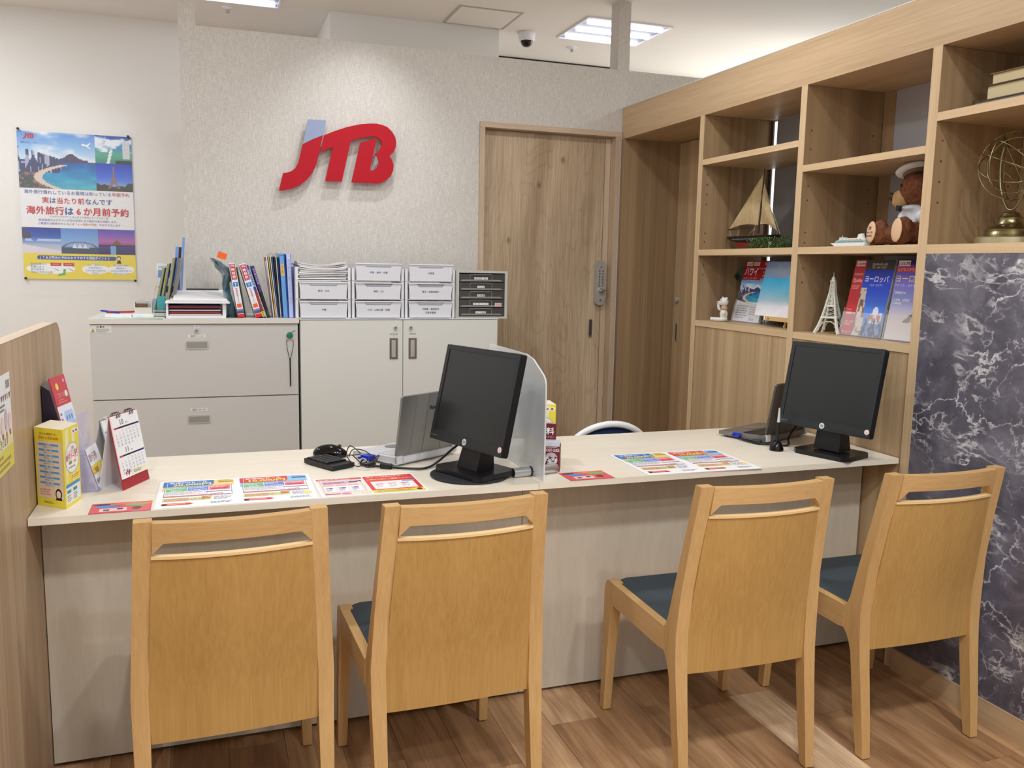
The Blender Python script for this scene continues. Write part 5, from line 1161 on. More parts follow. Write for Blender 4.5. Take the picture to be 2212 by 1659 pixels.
# desk calendars
def calendar(label, BL_, BR_, h_, off, cover, m1, m2, big):
    BL_, BR_ = Vector(BL_), Vector(BR_); e = (BR_ - BL_); W_ = e.length; e.normalize(); nrm = Vector((e.y, -e.x))   # facing direction
    t = empty('desk_calendar', ((BL_ + BR_) / 2 - nrm * off / 2).to_3d() + Vector((0, 0, ZC)), 0, label, 'calendar', 'desk calendars')
    top = BL_ - nrm * off / 2
    F = frame_at((BL_.x, BL_.y, ZC + .001), (e.x, e.y, 0), (top.x - BL_.x, top.y - BL_.y, h_)); L = math.hypot(off / 2, h_)
    finish('cover_front', box(0, W_, 0, L, -.0018, 0, F=F), cover, t)
    BB = BL_ - nrm * off; Fb = frame_at((BB.x, BB.y, ZC + .001), (e.x, e.y, 0), (top.x - BB.x, top.y - BB.y, h_))
    finish('back_leg', box(0, W_, 0, L - .003, 0, .0015, F=Fb), mat('calendar_card', (226, 224, 226), .5), t)
    finish('base_card', prism([BL_, BR_, BR_ - nrm * off, BB], ZC + .0006, ZC + .0012, 'Z'), mat('calendar_card', (226, 224, 226), .5), t)
    bot = .030
    pg = finish('page_block', box(.002, W_ - .001, bot, L - .002, .0005, .0045, F=F), paper, t)
    k = Ink(F @ Matrix.Translation((0, 0, .0045)), dz=.0002, base=.0002)
    W2 = W_ - .004; x0 = .003
    for (zz, mn) in ((L - .038, m1), (L - .038 - (L - .05) / 2, m2)):
        k.text(mn, x0 + W2 * .35, zz + .009, .021, (60, 60, 70), 'c', 1, 0); k.text('2024', x0 + W2 * .47, zz + .010, .006, (150, 150, 156), 'l', 1)
        k.rect(x0 + .004, zz, W2 - .008, .0042, (40, 42, 60), 1); k.rect(x0 + .004, zz, W2 / 7, .0042, (196, 50, 66), 2); k.rect(x0 + W2 - .022, zz, .018, .0042, (40, 50, 150), 2)
        dd = 0
        rh = ((L - .05) / 2 - .030) / 5
        for r in range(5):
            k.rect(x0 + .004, zz - (r + 1) * rh - .001, W2 - .008, .0003, (200, 202, 210), 1)
            for c in range(7):
                if r == 0 and c < 2: continue
                dd += 1
                if dd > 31: break
                k.text(str(dd), x0 + .008 + c * (W2 - .012) / 7, zz - r * rh - .0095, .0075, (190, 90, 100) if c == 0 else (130, 132, 146), 'l', 1)
    k.rect(x0 + W2 * .35, bot + .004, W2 * .6, .012, (244, 240, 206), 1); k.lines(x0 + W2 * .42, bot + .006, W2 * .38, .008, 2, (120, 120, 110), 2)
    for q, (a, b) in enumerate(((.02, .012), (.026, .018), (.032, .010), (.036, .016))): k.ell(x0 + a, bot + b, .0035, .0045, [(206, 80, 100), (150, 100, 140), (196, 60, 80), (120, 90, 150)][q], 2)
    k.build(pg)
    for cx_ in (.26, .74):
        for q in range(3):
            c0 = F @ Vector((W_ * cx_ + (q - 1) * .008, L - .006, 0)); rg = []
            for a in range(14):
                A_ = 2 * PI * a / 14; rg.append(c0 + Vector((nrm.x, nrm.y, 0)) * (.0085 * math.cos(A_) - .001) + Vector((0, 0, 1)) * (.0085 * math.sin(A_) + .004))
            finish('ring', tube(rg, .0010, 6, closed=True), black_p if big else white_gloss, t)
    return t
calendar('desk calendar with dark red stand showing months 10 and 11', (-.222, 2.474), (-.164, 2.596), .2, .070, mat('cover_red', (168, 38, 50), .4), '10', '11', True)
calendar('plain white-ringed desk calendar half hidden behind the dark red one', (-.262, 2.650), (-.215, 2.752), .160, .072, mat('cover_grey', (120, 122, 122), .5), '7', '8', False)

# laptops
def laptop(label, hl, yaw, W_, D_, lean, body, lidm, tx, keys):
    F = Matrix.Translation((hl[0], hl[1], ZC)) @ Matrix.Rotation(yaw, 4, 'Z')   # x along the hinge, +y towards the user
    t = empty('laptop', F @ Vector((W_ / 2, D_ / 2, 0)), 0, label, 'laptop', 'laptops on the counter')
    finish('base', prism([(0, .006), (D_, .009), (D_, .022), (0, .030)], 0, W_, 'X', F=F), body, t, bevel=.0025)
    bm = BM()
    for x in (.02, W_ - .02):
        for y in (.02, D_ - .02): addtube(bm, [F @ Vector((x, y, 0)), F @ Vector((x, y, .008))], .008, 10)
    finish('foot', bm, body, t, kind='stuff')
    Fk = F @ Matrix.Translation((0, 0, .0302)) @ Matrix.Rotation(-math.atan2(.008, D_), 4, 'X')
    bm = BM(); kw = (W_ - .03) / 13
    for r in range(5):
        for c in range(13): addbox(bm, .015 + c * kw + .001, .015 + (c + 1) * kw - .001, .022 + r * .017, .022 + r * .017 + .0145, 0, .0022, F=Fk)
    finish('keyboard', bm, keys, t, kind='stuff')
    finish('touch_pad', prism(arc(W_ / 2, D_ * .76, .030, 0, 350, 24), .0003, .0012, 'Z', F=Fk), mat('pad_grey', (120, 118, 116), .3), t)
    Fl_ = F @ Matrix.Translation((0, .0, .030)) @ Matrix.Rotation(lean, 4, 'X')   # lid plane: local z up, leaning away from the user
    lid = finish('lid', prism(rrect(0, W_, 0, D_ * .97, .007), 0, .0075, 'Y', F=Fl_), lidm, t, bevel=.002)
    finish('screen', box(.010, W_ - .010, .0078, .0084, .014, D_ * .97 - .010, F=Fl_), screen_m, lid)
    if tx:
        for x0, x1 in ((.055, .062), (.11, .116), (.19, .196)):
            finish('lid_ridge', prism([(x0, .004), (x1, .004), (x1 + .010, D_ * .95), (x0 + .010, D_ * .95)], -.0012, .0005, 'Y', F=Fl_), lidm, lid, bevel=.0005, seg=1)
        k = Ink(Fl_ @ frame_at((0, -.0013, 0), (1, 0, 0), (0, 0, 1))); k.text(tx, W_ * .60, D_ * .70, .018, (30, 30, 34), 'c', 1, .03); k.build(lid, 'lid_lettering')
    for x in (0, W_ - .022): finish('hinge', box(x, x + .022, -.006, .006, .010, .034, F=F), silver_l, t, bevel=.003)
    finish('hinge_cover', box(.024, W_ - .024, -.0065, .004, .012, .029, F=F), body, t, bevel=.003)
    return t, F
lp1, FL1 = laptop('silver laptop open beside the left monitor, ridged lid towards the room', (.539, 2.560), .555, .268, .200, -.16 + .30, silver_l, silver_p, 'Panasonic', mat('keys_silver', (206, 206, 212), .4))
lp2, FL2 = laptop('dark grey laptop partly hidden behind the right monitor', (1.893, 2.572), .40, .285, .20, .16, mat('laptop_grey', (128, 126, 124), .35, metal=.5), mat('lid_dark', (96, 92, 90), .35, metal=.6), '', mat('keys_dark', (34, 34, 38), .4))

# monitors
def monitor(label, cx_, cy_, zb, yaw, tilt, disc, hub, baserot):
    W_, Hh = .355, .293
    n = Vector((math.sin(yaw), -math.cos(yaw), 0)); e = Vector((math.cos(yaw), math.sin(yaw), 0))
    up = Vector((0, 0, 1)) * math.cos(tilt) - n * math.sin(tilt)
    F = frame_at((cx_, cy_, zb), e, up)   # u along e, v up, n = facing
    t = empty('monitor', (hub[0], hub[1], ZC), 0, label, 'monitor', 'black monitors on the counter')
    bm = BM(); b = .0155
    addprism(bm, rrect(-W_ / 2, W_ / 2, 0, Hh, .008), -.024, -.004, 'Z', F=F); bz = finish('casing', bm, black_p, t, bevel=.003)
    bm = BM()
    for q in ((-W_ / 2 + .001, W_ / 2 - .001, Hh - b, Hh - .001), (-W_ / 2 + .001, W_ / 2 - .001, .001, .030), (-W_ / 2 + .001, -W_ / 2 + b, .030, Hh - b), (W_ / 2 - b, W_ / 2 - .001, .030, Hh - b)): addbox(bm, q[0], q[1], q[2], q[3], -.004, .0, F=F)
    finish('bezel', bm, mat('bezel_black', (30, 34, 38), .45), t)
    finish('screen', box(-W_ / 2 + b, W_ / 2 - b, .030, Hh - b, -.0038, -.0022, F=F), screen_m, t)
    finish('rear_housing', prism(rrect(-.12, .12, .04, .24, .02), -.050, -.0245, 'Z', F=F), black_p, t, bevel=.008)
    k = Ink(F, base=.0002); k.ell(0, .0155, .0100, .0100, (206, 208, 212), 1, 28); k.text('hp', 0, .0125, .0125, (40, 44, 48), 'c', 2, .02, shear=.25); k.text('ProDisplay P17A', -W_ / 2 + .006, .012, .0048, (150, 152, 156), 'l', 1)
    k.ell(W_ / 2 - .012, .021, .0085, .0085, (236, 214, 210), 1, 24); k.text('i', W_ / 2 - .012, .0155, .012, (176, 40, 50), 'c', 2, .03)
    for q in range(4): k.frame(.028 + q * .032, .0025, .028, .0075, .0005, (14, 15, 17), 1)
    k.build(t, 'bezel_marks')
    # neck and base
    p0 = F @ Vector((0, .085, -.050)); p1 = Vector((hub[0], hub[1], ZC + .02))
    Fb = Matrix.Translation((hub[0], hub[1], ZC)) @ Matrix.Rotation(baserot, 4, 'Z')
    d = p0 - p1
    ep = Vector((e.x, e.y, 0)); bm = BM()
    A_ = [p1 - ep * .050 + n * .03, p1 + ep * .050 + n * .03, p1 + ep * .050 - n * .035, p1 - ep * .050 - n * .035]
    B_ = [p0 - ep * .040 + n * .012, p0 + ep * .040 + n * .012, p0 + ep * .040 - n * .012, p0 - ep * .040 - n * .012]
    va = [bm.verts.new(v) for v in A_]; vb = [bm.verts.new(v) for v in B_]
    bm.faces.new(va); bm.faces.new(vb[::-1])
    for i in range(4): bm.faces.new((va[i], va[(i + 1) % 4], vb[(i + 1) % 4], vb[i]))
    finish('neck', bm, black_p, t, bevel=.004)
    z0 = .008 if disc else 0
    if disc: finish('swivel_disc', lathe([(0, .0004), (.112, .0004), (.118, .003), (.118, .006), (.112, .0078), (0, .0078)], (disc[0], disc[1], ZC), 48), mat('disc_black', (32, 36, 40), .5), t, smooth=.5)
    sx, sy = .105, .080
    finish('base', prism([(-sx, -sy + .02), (-sx + .02, -sy), (sx - .02, -sy), (sx, -sy + .02), (sx - .004, sy - .02), (sx - .02, sy), (-sx + .02, sy), (-sx + .004, sy - .02)], z0 + .0004, z0 + .016, 'Z', F=Fb), mat('base_black', (16, 18, 22), .35), t, bevel=.004)
    return t
monitor('black monitor on the left half of the counter, standing on a round swivel disc', .695, 2.364, .8297, math.radians(-70.6), .2247, (.728, 2.402), (.742, 2.402), math.radians(-66))
monitor('black monitor at the right end of the counter near the marble panel', 1.941, 2.341, .8278, math.radians(-74.3), .197, None, (2.010, 2.365), math.radians(-72))

# number pad, mouse, cables
F = Matrix.Translation((.344, 2.553, ZC)) @ Matrix.Rotation(math.atan2(.127, -.069), 4, 'Z')
t = empty('number_pad', (.33, 2.64, ZC), 0, 'small black number pad left of the silver laptop', 'keypad')
L1, W1 = .145, .082
finish('pad_body', prism([(0, .003), (L1, .003), (L1, .018), (0, .016)], -W1, 0, 'Y', F=F), black_p, t, bevel=.003)
for r in range(4):
    for c in range(5):
        finish('key', box(.034 + c * .021, .034 + c * .021 + .0175, -W1 + .006 + r * .0185, -W1 + .006 + r * .0185 + .0155, .0165, .0215, F=F), mat('key_black', (26, 27, 30), .4), t, bevel=.0012, seg=1)
t = empty('mouse', (.366, 2.76, ZC), 0, 'black glossy mouse behind the number pad', 'mouse')
Fm = Matrix.Translation((.366, 2.765, ZC)) @ Matrix.Rotation(-.35, 4, 'Z')
bm = BM(); d = bmesh.ops.create_uvsphere(bm, u_segments=28, v_segments=18, radius=1)
for v in d['verts']:
    x, y, z = v.co; zz = max(z, -.25); v.co = Fm @ Vector((x * .056 , y * (.031 - .004 * math.cos(x * 3)), .009 + zz * (.031 if x < .2 else .031 - .010 * (x - .2)) if zz > -.2 else .0015))
finish('mouse_body', bm, black_g, t, smooth=True)
finish('scroll_wheel', tube([Fm @ Vector((.030, -.004, .034)), Fm @ Vector((.030, .004, .034))], .006, 14), mat('wheel_grey', (60, 60, 64), .5), t)
cab = [(.41, 2.735), (.425, 2.735), (.450, 2.69), (.43, 2.64), (.395, 2.60), (.42, 2.55), (.465, 2.555), (.488, 2.61), (.462, 2.665), (.432, 2.712), (.41, 2.66), (.41, 2.59), (.45, 2.545), (.49, 2.58), (.47, 2.63), (.44, 2.60), (.465, 2.57)]
P3 = [(x, y, ZC + .004 + .035 * abs(math.sin(i * 1.3)) * (1 if 0 < i < 14 else .2)) for i, (x, y) in enumerate(cab)]
t = empty('mouse_cable', (.45, 2.63, ZC), 0, 'looped thin black cable coiled between number pad and laptop', 'cable')
finish('cord', tube(smoothpath(P3, 7), .0016, 8), black_p, t, smooth=True)
finish('plug', tube([(.455, 2.575, ZC + .008), (.478, 2.592, ZC + .008)], .006, 10), black_g, t)
finish('twist_tie', tube(smoothpath([(.43, 2.60, ZC + .01), (.445, 2.615, ZC + .022), (.46, 2.60, ZC + .012)], 5), .0022, 6), steel, t)
def vga(label, plug, pdir, path, ferrite):
    t = empty('video_cable', path[2], 0, label, 'cable', 'video cables to the monitors')
    a = math.atan2(pdir[1], pdir[0]); F = Matrix.Translation(plug) @ Matrix.Rotation(a, 4, 'Z')
    finish('connector', box(-.026, .006, -.017, .017, -.0065, .0075, F=F), mat('vga_blue', (24, 50, 190), .35), t, bevel=.002, label='blue connector')
    for s in (-1, 1): finish('thumbscrew', tube([F @ Vector((-.038, s * .013, 0)), F @ Vector((-.022, s * .013, 0))], .0034, 8), mat('vga_blue', (24, 50, 190), .35), t)
    finish('cord', tube(smoothpath(path, 8), .0036, 8), black_p, t, smooth=True)
    finish('ferrite_core', tube(ferrite, .0088, 14), black_p, t, smooth=.6)
vga('thick black video cable with blue plug running from the silver laptop to the left monitor', (.476, 2.652, ZC + .017), (.85, .53), [(.448, 2.634, ZC + .014), (.44, 2.60, ZC + .006), (.49, 2.560, ZC + .006), (.56, 2.515, ZC + .006), (.62, 2.505, ZC + .006), (.67, 2.545, ZC + .016), (.72, 2.56, ZC + .05), (.76, 2.525, ZC + .09)], [(.490, 2.557, ZC + .0092), (.520, 2.538, ZC + .0092)])
vga('thick black video cable with blue plug running from the grey laptop to the right monitor', (1.868, 2.690, ZC + .017), (.92, .39), [(1.85, 2.68, ZC + .014), (1.845, 2.64, ZC + .006), (1.865, 2.57, ZC + .006), (1.905, 2.535, ZC + .006), (1.95, 2.52, ZC + .006), (1.99, 2.57, ZC + .02), (2.03, 2.58, ZC + .06), (2.05, 2.53, ZC + .09)], [(1.856, 2.600, ZC + .0092), (1.872, 2.572, ZC + .0092)])
t = empty('pen_stand', (1.868, 2.475, ZC), 0, 'black pen standing upright in a small glossy holder left of the right monitor', 'pen stand')
finish('holder', lathe([(0, .0005), (.024, .0005), (.0245, .006), (.020, .020), (.015, .030), (.010, .034), (0, .034)], (1.868, 2.475, ZC), 28), black_g, t, smooth=.7)
finish('pen_barrel', tube([(1.868, 2.475, ZC + .030), (1.869, 2.475, ZC + .055), (1.871, 2.476, ZC + .100)], [.0045, .006, .0055], 12), black_p, t, smooth=.6)
finish('pen_cap', tube([(1.871, 2.476, ZC + .100), (1.8715, 2.476, ZC + .150)], [.0055, .0028], 12), silver_l, t, smooth=.6)

# frosted divider, clamp, guide box
t = empty('frosted_divider', (.915, 2.5, ZC), 0, 'frosted acrylic divider plate with rounded corner across the middle of the counter', 'divider')
fr = mat('frosted_acrylic', (236, 240, 242), .35, alpha=.6, spec=.3)
pf = [(2.274, ZC + .001), (2.274, 1.005)] + [(2.274 + a, 1.005 + b) for a, b in ((.002, .018), (.009, .030), (.022, .040))] + [(2.38, 1.082), (2.44, 1.092), (2.80, 1.092), (2.80, ZC + .001)]
finish('plate', prism(pf, .9125, .9175, 'X'), fr, t, bevel=.001, seg=1)
t2 = empty('divider_clamp', (.90, 2.35, ZC), 0, 'aluminium tube clamp holding the frosted divider upright', 'clamp')
finish('tube', tube([(.842, 2.3405, ZC + .0148), (.9122, 2.351, ZC + .0148)], .0142, 20), alu, t2, smooth=.6); finish('tube', tube([(.9178, 2.352, ZC + .0148), (.990, 2.368, ZC + .0148)], .0142, 20), alu, t2, smooth=.6)
finish('rubber_ring', tube([(.896, 2.3487, ZC + .0148), (.903, 2.3497, ZC + .0148)], .0146, 20), black_p, t2); finish('end_cap', tube([(.990, 2.368, ZC + .0148), (.992, 2.3685, ZC + .0148)], .0128, 20), chrome, t2)
t3 = empty('notice_sheet', (.921, 2.5, .9), 0, 'pale printed notice taped on the far side of the frosted divider', 'notice')
ns = finish('sheet', prism([(2.285, .835), (2.60, .855), (2.60, 1.045), (2.285, .995)], .9205, .9212, 'X'), mat('notice_pale', (214, 220, 228), .6), t3)
k = Ink(frame_at((.9204, 2.60, .835), (0, -1, 0), (0, 0, 1)), base=.0002); k.rect(.05, .13, .06, .05, (170, 176, 186), 1); k.rect(.16, .115, .06, .05, (170, 176, 186), 1); k.lines(.04, .035, .25, .07, 4, (176, 182, 192), 1); k.build(ns)
t = empty('guide_box', (.985, 2.42, ZC), 0, 'dark red box of pocket guides behind the frosted divider', 'leaflet box')
Fg = Matrix.Translation((.9585, 2.398, ZC)) @ Matrix.Rotation(-.45, 4, 'Z')
mar = mat('maroon_card', (112, 26, 40), .45)
finish('carton', box(0, .052, 0, .060, .0005, .077, F=Fg), mar, t)
finish('guide_stack', box(.002, .050, .004, .054, .0772, .089, F=Fg), mat('guide_pages', (206, 208, 220), .5), t)
finish('header_card', box(-.024, .036, .056, .059, .077, .138, F=Fg), mar, t)
k = Ink(Fg @ frame_at((0, 0, 0), (1, 0, 0), (0, 0, 1)), base=.0003); k.text('POCKET GUIDE', .026, .062, .0135, (240, 236, 232), 'c', 2, .012, width=.048); k.rect(.003, .0745, .040, .0015, (220, 206, 206), 1)
k.ell(.026, .036, .019, .020, (214, 202, 204), 1, 18)
rn = random.Random(8)
for q in range(34): k.ell(.026 + rn.uniform(-.014, .014), .036 + rn.uniform(-.014, .014), rn.uniform(.0012, .004), rn.uniform(.001, .0035), (60, 30, 42) if q % 3 else (236, 230, 232), 2 + q * .05, 7)
k.poly([(.007, .046), (.045, .046), (.038, .056), (.026, .060), (.014, .056)], (190, 176, 180), 4); k.build(t, 'carton_print')
k = Ink(Fg @ frame_at((0, .056, 0), (1, 0, 0), (0, 0, 1)), base=.0003); k.text('無料', -.020, .106, .024, (248, 246, 244), 'l', 2, .03, width=.050); k.text('お持ちください', -.018, .093, .008, (236, 220, 220), 'l', 2, width=.048); k.build(t, 'header_print')

# office chair behind the counter
t = empty('office_chair', (1.47, 3.15, 0), 0, 'white-framed office chair with navy backrest, only its top showing behind the counter', 'chair')
def arcpts(n, w_, z0, rise): return [(1.47 + w_ * math.cos(PI * i / n), z0 + rise * math.sin(PI * i / n)) for i in range(n + 1)]
wf = mat('chair_white', (232, 234, 236), .35)
P = [(x, 3.0 - .03 * (1 - ((x - 1.47) / .2) ** 2), z) for x, z in [(1.66, .45)] + arcpts(20, .19, .60, .157) + [(1.28, .45)]]
finish('back_frame', tube(smoothpath(P, 2), .013, 10), wf, t, smooth=True)
bk = arcpts(20, .178, .60, .146); finish('backrest', prism([(1.292, .46)] + bk[::-1] + [(1.648, .46)], 2.985, 2.997, 'Y'), mat('navy_mesh', (30, 46, 92), .8), t)
finish('seat', prism(rrect(1.24, 1.70, 2.99, 3.40, .06), .42, .47, 'Z'), mat('navy_mesh', (30, 46, 92), .8), t, bevel=.01)
finish('gas_post', tube([(1.47, 3.2, .08), (1.47, 3.2, .42)], .025, 14), black_p, t)
for q in range(5):
    a = 2 * PI * q / 5; e = (1.47 + .26 * math.cos(a), 3.2 + .26 * math.sin(a), .065)
    finish('base_arm', tube([(1.47, 3.2, .09), e], [.022, .014], 10), wf, t); finish('caster', tube([(e[0] - .012, e[1], .026), (e[0] + .012, e[1], .026)], .026, 14), black_p, t)

# notice on the partition
t = empty('partition_notice', (-.415, 2.0, .9), 0, 'illustrated paper notice on the tan partition at the left picture edge', 'notice')
ns = finish('sheet', box(-.4164, -.4156, 1.862, 2.160, .893, 1.101), paper, t)
k = Ink(frame_at((-.4156, 1.862, .893), (0, 1, 0), (0, 0, 1)), base=.0002)
k.rect(0, 0, .298, .075, (240, 236, 200), 1); k.rect(.0, .0, .298, .05, (238, 226, 84), 2)
for q in range(9): k.poly([(.125 + q * .019, .165), (.139 + q * .019, .165), (.132 + q * .019, .150)], [(60, 90, 180), (214, 70, 60), (70, 150, 110), (236, 200, 80)][q % 4], 2)
for q in range(5): k.ell(.130 + q * .036, .098 + .012 * (q % 2), .014, .024, [(240, 214, 210), (214, 190, 186)][q % 2], 2 + .1 * q); k.rect(.124 + q * .036, .072, .012, .012, [(150, 90, 60), (226, 130, 60)][q % 2], 3)
k.text('お客様へ', .04, .175, .030, (60, 60, 66), 'l', 2, .02); k.text('当店', .27, .178, .02, (60, 60, 66), 'c', 2, .02); k.lines(.05, .130, .22, .018, 2, (120, 120, 130), 2); k.text('ありがとうございます', .05, .056, .020, (90, 80, 90), 'l', 2); k.lines(.04, .006, .23, .038, 3, (170, 150, 60), 3); k.build(ns)

# ================================================================== THINGS ON THE SHELVES
ZM, ZL = 1.4523, 1.1203
# --- sailing boat (hull along the shelf)
t = empty('model_sailboat', (2.38, 3.39, ZM), 0, 'model sailing boat with beige sails and black and red hull on the middle shelf', 'model boat')
XS = 2.36
hull = [(3.586, 1.514), (3.575, 1.503), (3.545, 1.494), (3.49, 1.487), (3.40, 1.484), (3.30, 1.486), (3.24, 1.492), (3.205, 1.502), (3.188, 1.515)]
def hullpart(low, wmul, name, m, zt=None):
    bm = BM(); n = len(hull); Rr = []
    for i, (y, zb) in enumerate(hull):
        f = math.sin(PI * min(1, max(0, (i + .15) / (n - .7)))) ** .6; hw_ = .030 * f * wmul + .0008
        zt_ = 1.5155 if zt is None else zt
        Rr.append([bm.verts.new((XS - hw_, y, zt_)), bm.verts.new((XS - hw_ * .82, y, (zt_ + zb) / 2)), bm.verts.new((XS - hw_ * .3, y, zb - .001)), bm.verts.new((XS + hw_ * .3, y, zb - .001)), bm.verts.new((XS + hw_ * .82, y, (zt_ + zb) / 2)), bm.verts.new((XS + hw_, y, zt_))])
    for a, b in zip(Rr, Rr[1:]):
        for q in range(6): bm.faces.new((a[q], a[(q + 1) % 6], b[(q + 1) % 6], b[q]))
    bm.faces.new(Rr[0]); bm.faces.new(Rr[-1][::-1])
    return finish(name, bm, m, t, smooth=.8)
hullpart(0, 1, 'hull', mat('hull_black', (20, 24, 32), .3))
finish('hull_stripe', tube([(XS - .0305, 3.51, 1.502), (XS - .0315, 3.4, 1.501), (XS - .030, 3.25, 1.503)], .0012, 6), mat('stripe_grey', (130, 140, 150), .4), t)
finish('keel', prism([(3.515, 1.489), (3.508, 1.475), (3.485, 1.462), (3.465, 1.4575), (3.385, 1.4575), (3.375, 1.468), (3.34, 1.478), (3.30, 1.487)], XS - .011, XS + .011, 'X'), mat('keel_red', (122, 34, 34), .4), t, bevel=.004)
finish('display_cradle', box(XS - .022, XS + .022, 3.36, 3.50, ZM + .0002, ZM + .0055), mat('cradle_brown', (60, 36, 26), .5), t)
finish('deck_cabin', box(XS - .012, XS + .012, 3.30, 3.37, 1.5158, 1.524), mat('deck_brown', (96, 70, 50), .5), t, bevel=.002)
mast_m = mat('mast_brown', (66, 42, 30), .5); sail_m = wood('sail_canvas', (206, 184, 142), (176, 150, 106), 'Z', 25, 140, .3, rough=.8)
finish('mast', tube([(XS, 3.352, 1.512), (XS, 3.340, 1.66), (XS, 3.330, 1.812)], [.0048, .0042, .0018], 10), mast_m, t)
finish('boom', tube([(XS, 3.346, 1.556), (XS, 3.592, 1.550)], .0022, 8), mast_m, t)
def sail(pts, name, belly):
    a, b, c = [Vector(p) for p in pts]; bm = BM(); n = 12; G = []
    for i in range(n + 1):
        row = []
        for j in range(i + 1):
            u = i / n; v = j / i if i else 0
            p = a + (b - a) * u * (1 - v) + (c - a) * u * v
            p.x += belly * math.sin(PI * u) * math.sin(PI * v); p.z += .012 * math.sin(PI * v) * max(0, u - .8) * 5
            row.append(bm.verts.new(p))
        G.append(row)
    for i in range(n):
        for j in range(i + 1):
            bm.faces.new((G[i][j], G[i + 1][j], G[i + 1][j + 1]))
            if j < i: bm.faces.new((G[i][j], G[i + 1][j + 1], G[i][j + 1]))
    g = bmesh.ops.extrude_face_region(bm, geom=bm.faces[:])
    for v in [e for e in g['geom'] if isinstance(e, bmesh.types.BMVert)]: v.co.x += .0012
    return finish(name, bm, sail_m, t, smooth=.7)
sail([(XS, 3.334, 1.790), (XS, 3.584, 1.553), (XS, 3.350, 1.562)], 'main_sail', -.014)
sail([(XS - .002, 3.326, 1.742), (XS - .002, 3.338, 1.566), (XS - .002, 3.212, 1.532)], 'jib_sail', -.016)
sail([(XS - .003, 3.280, 1.66), (XS - .003, 3.262, 1.545), (XS - .003, 3.212, 1.534)], 'jib_sail', -.010)
bm = BM(); rp = .0007
for a, b in (((XS, 3.333, 1.72), (XS - .02, 3.36, 1.516)), ((XS, 3.333, 1.72), (XS + .02, 3.35, 1.516)), ((XS, 3.50, 1.552), (XS, 3.515, 1.516)), ((XS, 3.38, 1.55), (XS, 3.43, 1.516)), ((XS, 3.326, 1.742), (XS, 3.192, 1.516)), ((XS, 3.58, 1.552), (XS, 3.565, 1.516)), ((XS, 3.212, 1.532), (XS, 3.215, 1.516))): addtube(bm, [a, b], rp, 5)
finish('rigging', bm, mat('thread', (206, 196, 176), .7), t, kind='stuff')
# --- greenery
def sprigs(name, label, cx0, cx1, cy0, cy1, z0, h_, n, col, seed, sz=.016):
    rn = random.Random(seed); t = empty(name, ((cx0 + cx1) / 2, (cy0 + cy1) / 2, z0), 0, label, 'greenery')
    bm = BM(); st = BM()
    for _ in range(n):
        x = rn.uniform(cx0, cx1); y = rn.uniform(cy0, cy1); z = z0 + .002 + rn.random() ** 1.6 * h_
        a = rn.uniform(0, 2 * PI); e = rn.uniform(-.2, .9); d = Vector((math.cos(a) * math.cos(e), math.sin(a) * math.cos(e), math.sin(e))); s_ = d.cross(Vector((0, 0, 1))).normalized(); L = rn.uniform(.6, 1.2) * sz; up = s_.cross(d) * .0015
        p = Vector((x, y, z)); q = [p, p + d * L * .5 + s_ * L * .2 + up, p + d * L, p + d * L * .5 - s_ * L * .2 + up]
        for v in q: v.z = max(v.z, z0 + .0006); v.y = min(max(v.y, cy0 - .01), cy1 + .01)
        bm.faces.new([bm.verts.new(v) for v in q])
    for _ in range(12):
        x = rn.uniform(cx0, cx1); y = rn.uniform(cy0, cy1); addtube(st, [(x, y, z0 + .004), (x + rn.uniform(-.02, .02), y + rn.uniform(-.03, .03), z0 + h_ * .8)], .001, 5)
    finish('leaves', bm, col, t, kind='stuff'); finish('stems', st, mat('stem_green', (72, 84, 48), .7), t, kind='stuff'); return t
sprigs('artificial_greenery', 'artificial green sprigs lying in front of the model sailing boat', 2.235, 2.30, 3.0, 3.27, ZM, .042, 900, mat('leaf_bright', (84, 118, 62), .55), 4)
sprigs('artificial_greenery', 'artificial green sprigs under the small easel on the bottom shelf', 2.34, 2.42, 2.95, 3.22, ZL, .04, 500, mat('leaf_mid', (76, 104, 48), .55), 9, .018)
# --- big dark leaf
t = empty('leaf_ornament', (2.44, 3.56, ZL), 0, 'large dark green leaf rising behind the travel brochure on the bottom shelf', 'leaf')
bm = BM(); n = 14; Rr = []
for i in range(n + 1):
    u = i / n; c_ = Vector((2.415 + .10 * u, 3.585 - .13 * u, 1.330 + .012 * math.sin(PI * u))); hw_ = .040 * math.sin(PI * u ** .8) ** .8 + .0004
    Rr.append([bm.verts.new(c_ + Vector((-.012, 0, hw_))), bm.verts.new(c_ + Vector((.004, .0, 0))), bm.verts.new(c_ + Vector((-.012, 0, -hw_)))])
for a, b in zip(Rr, Rr[1:]):
    for q in range(2): bm.faces.new((a[q], b[q], b[q + 1], a[q + 1]))
g = bmesh.ops.extrude_face_region(bm, geom=bm.faces[:])
for v in [e for e in g['geom'] if isinstance(e, bmesh.types.BMVert)]: v.co.x += .001
lfm = mat('leaf_dark', (34, 62, 48), .35)
finish('leaf', bm, lfm, t, smooth=.8)
finish('stalk', tube(smoothpath([(2.50, 3.46, ZL + .001), (2.51, 3.465, ZL + .1), (2.512, 3.46, 1.332)], 6), .003, 8), lfm, t)
bm = BM(); ellipsoid(bm, (2.47, 3.50, 1.232), (.003, .014, .024)); finish('leaf', bm, lfm, t, smooth=True)
finish('stalk', tube([(2.49, 3.48, ZL + .001), (2.472, 3.50, 1.215)], .0022, 8), lfm, t)

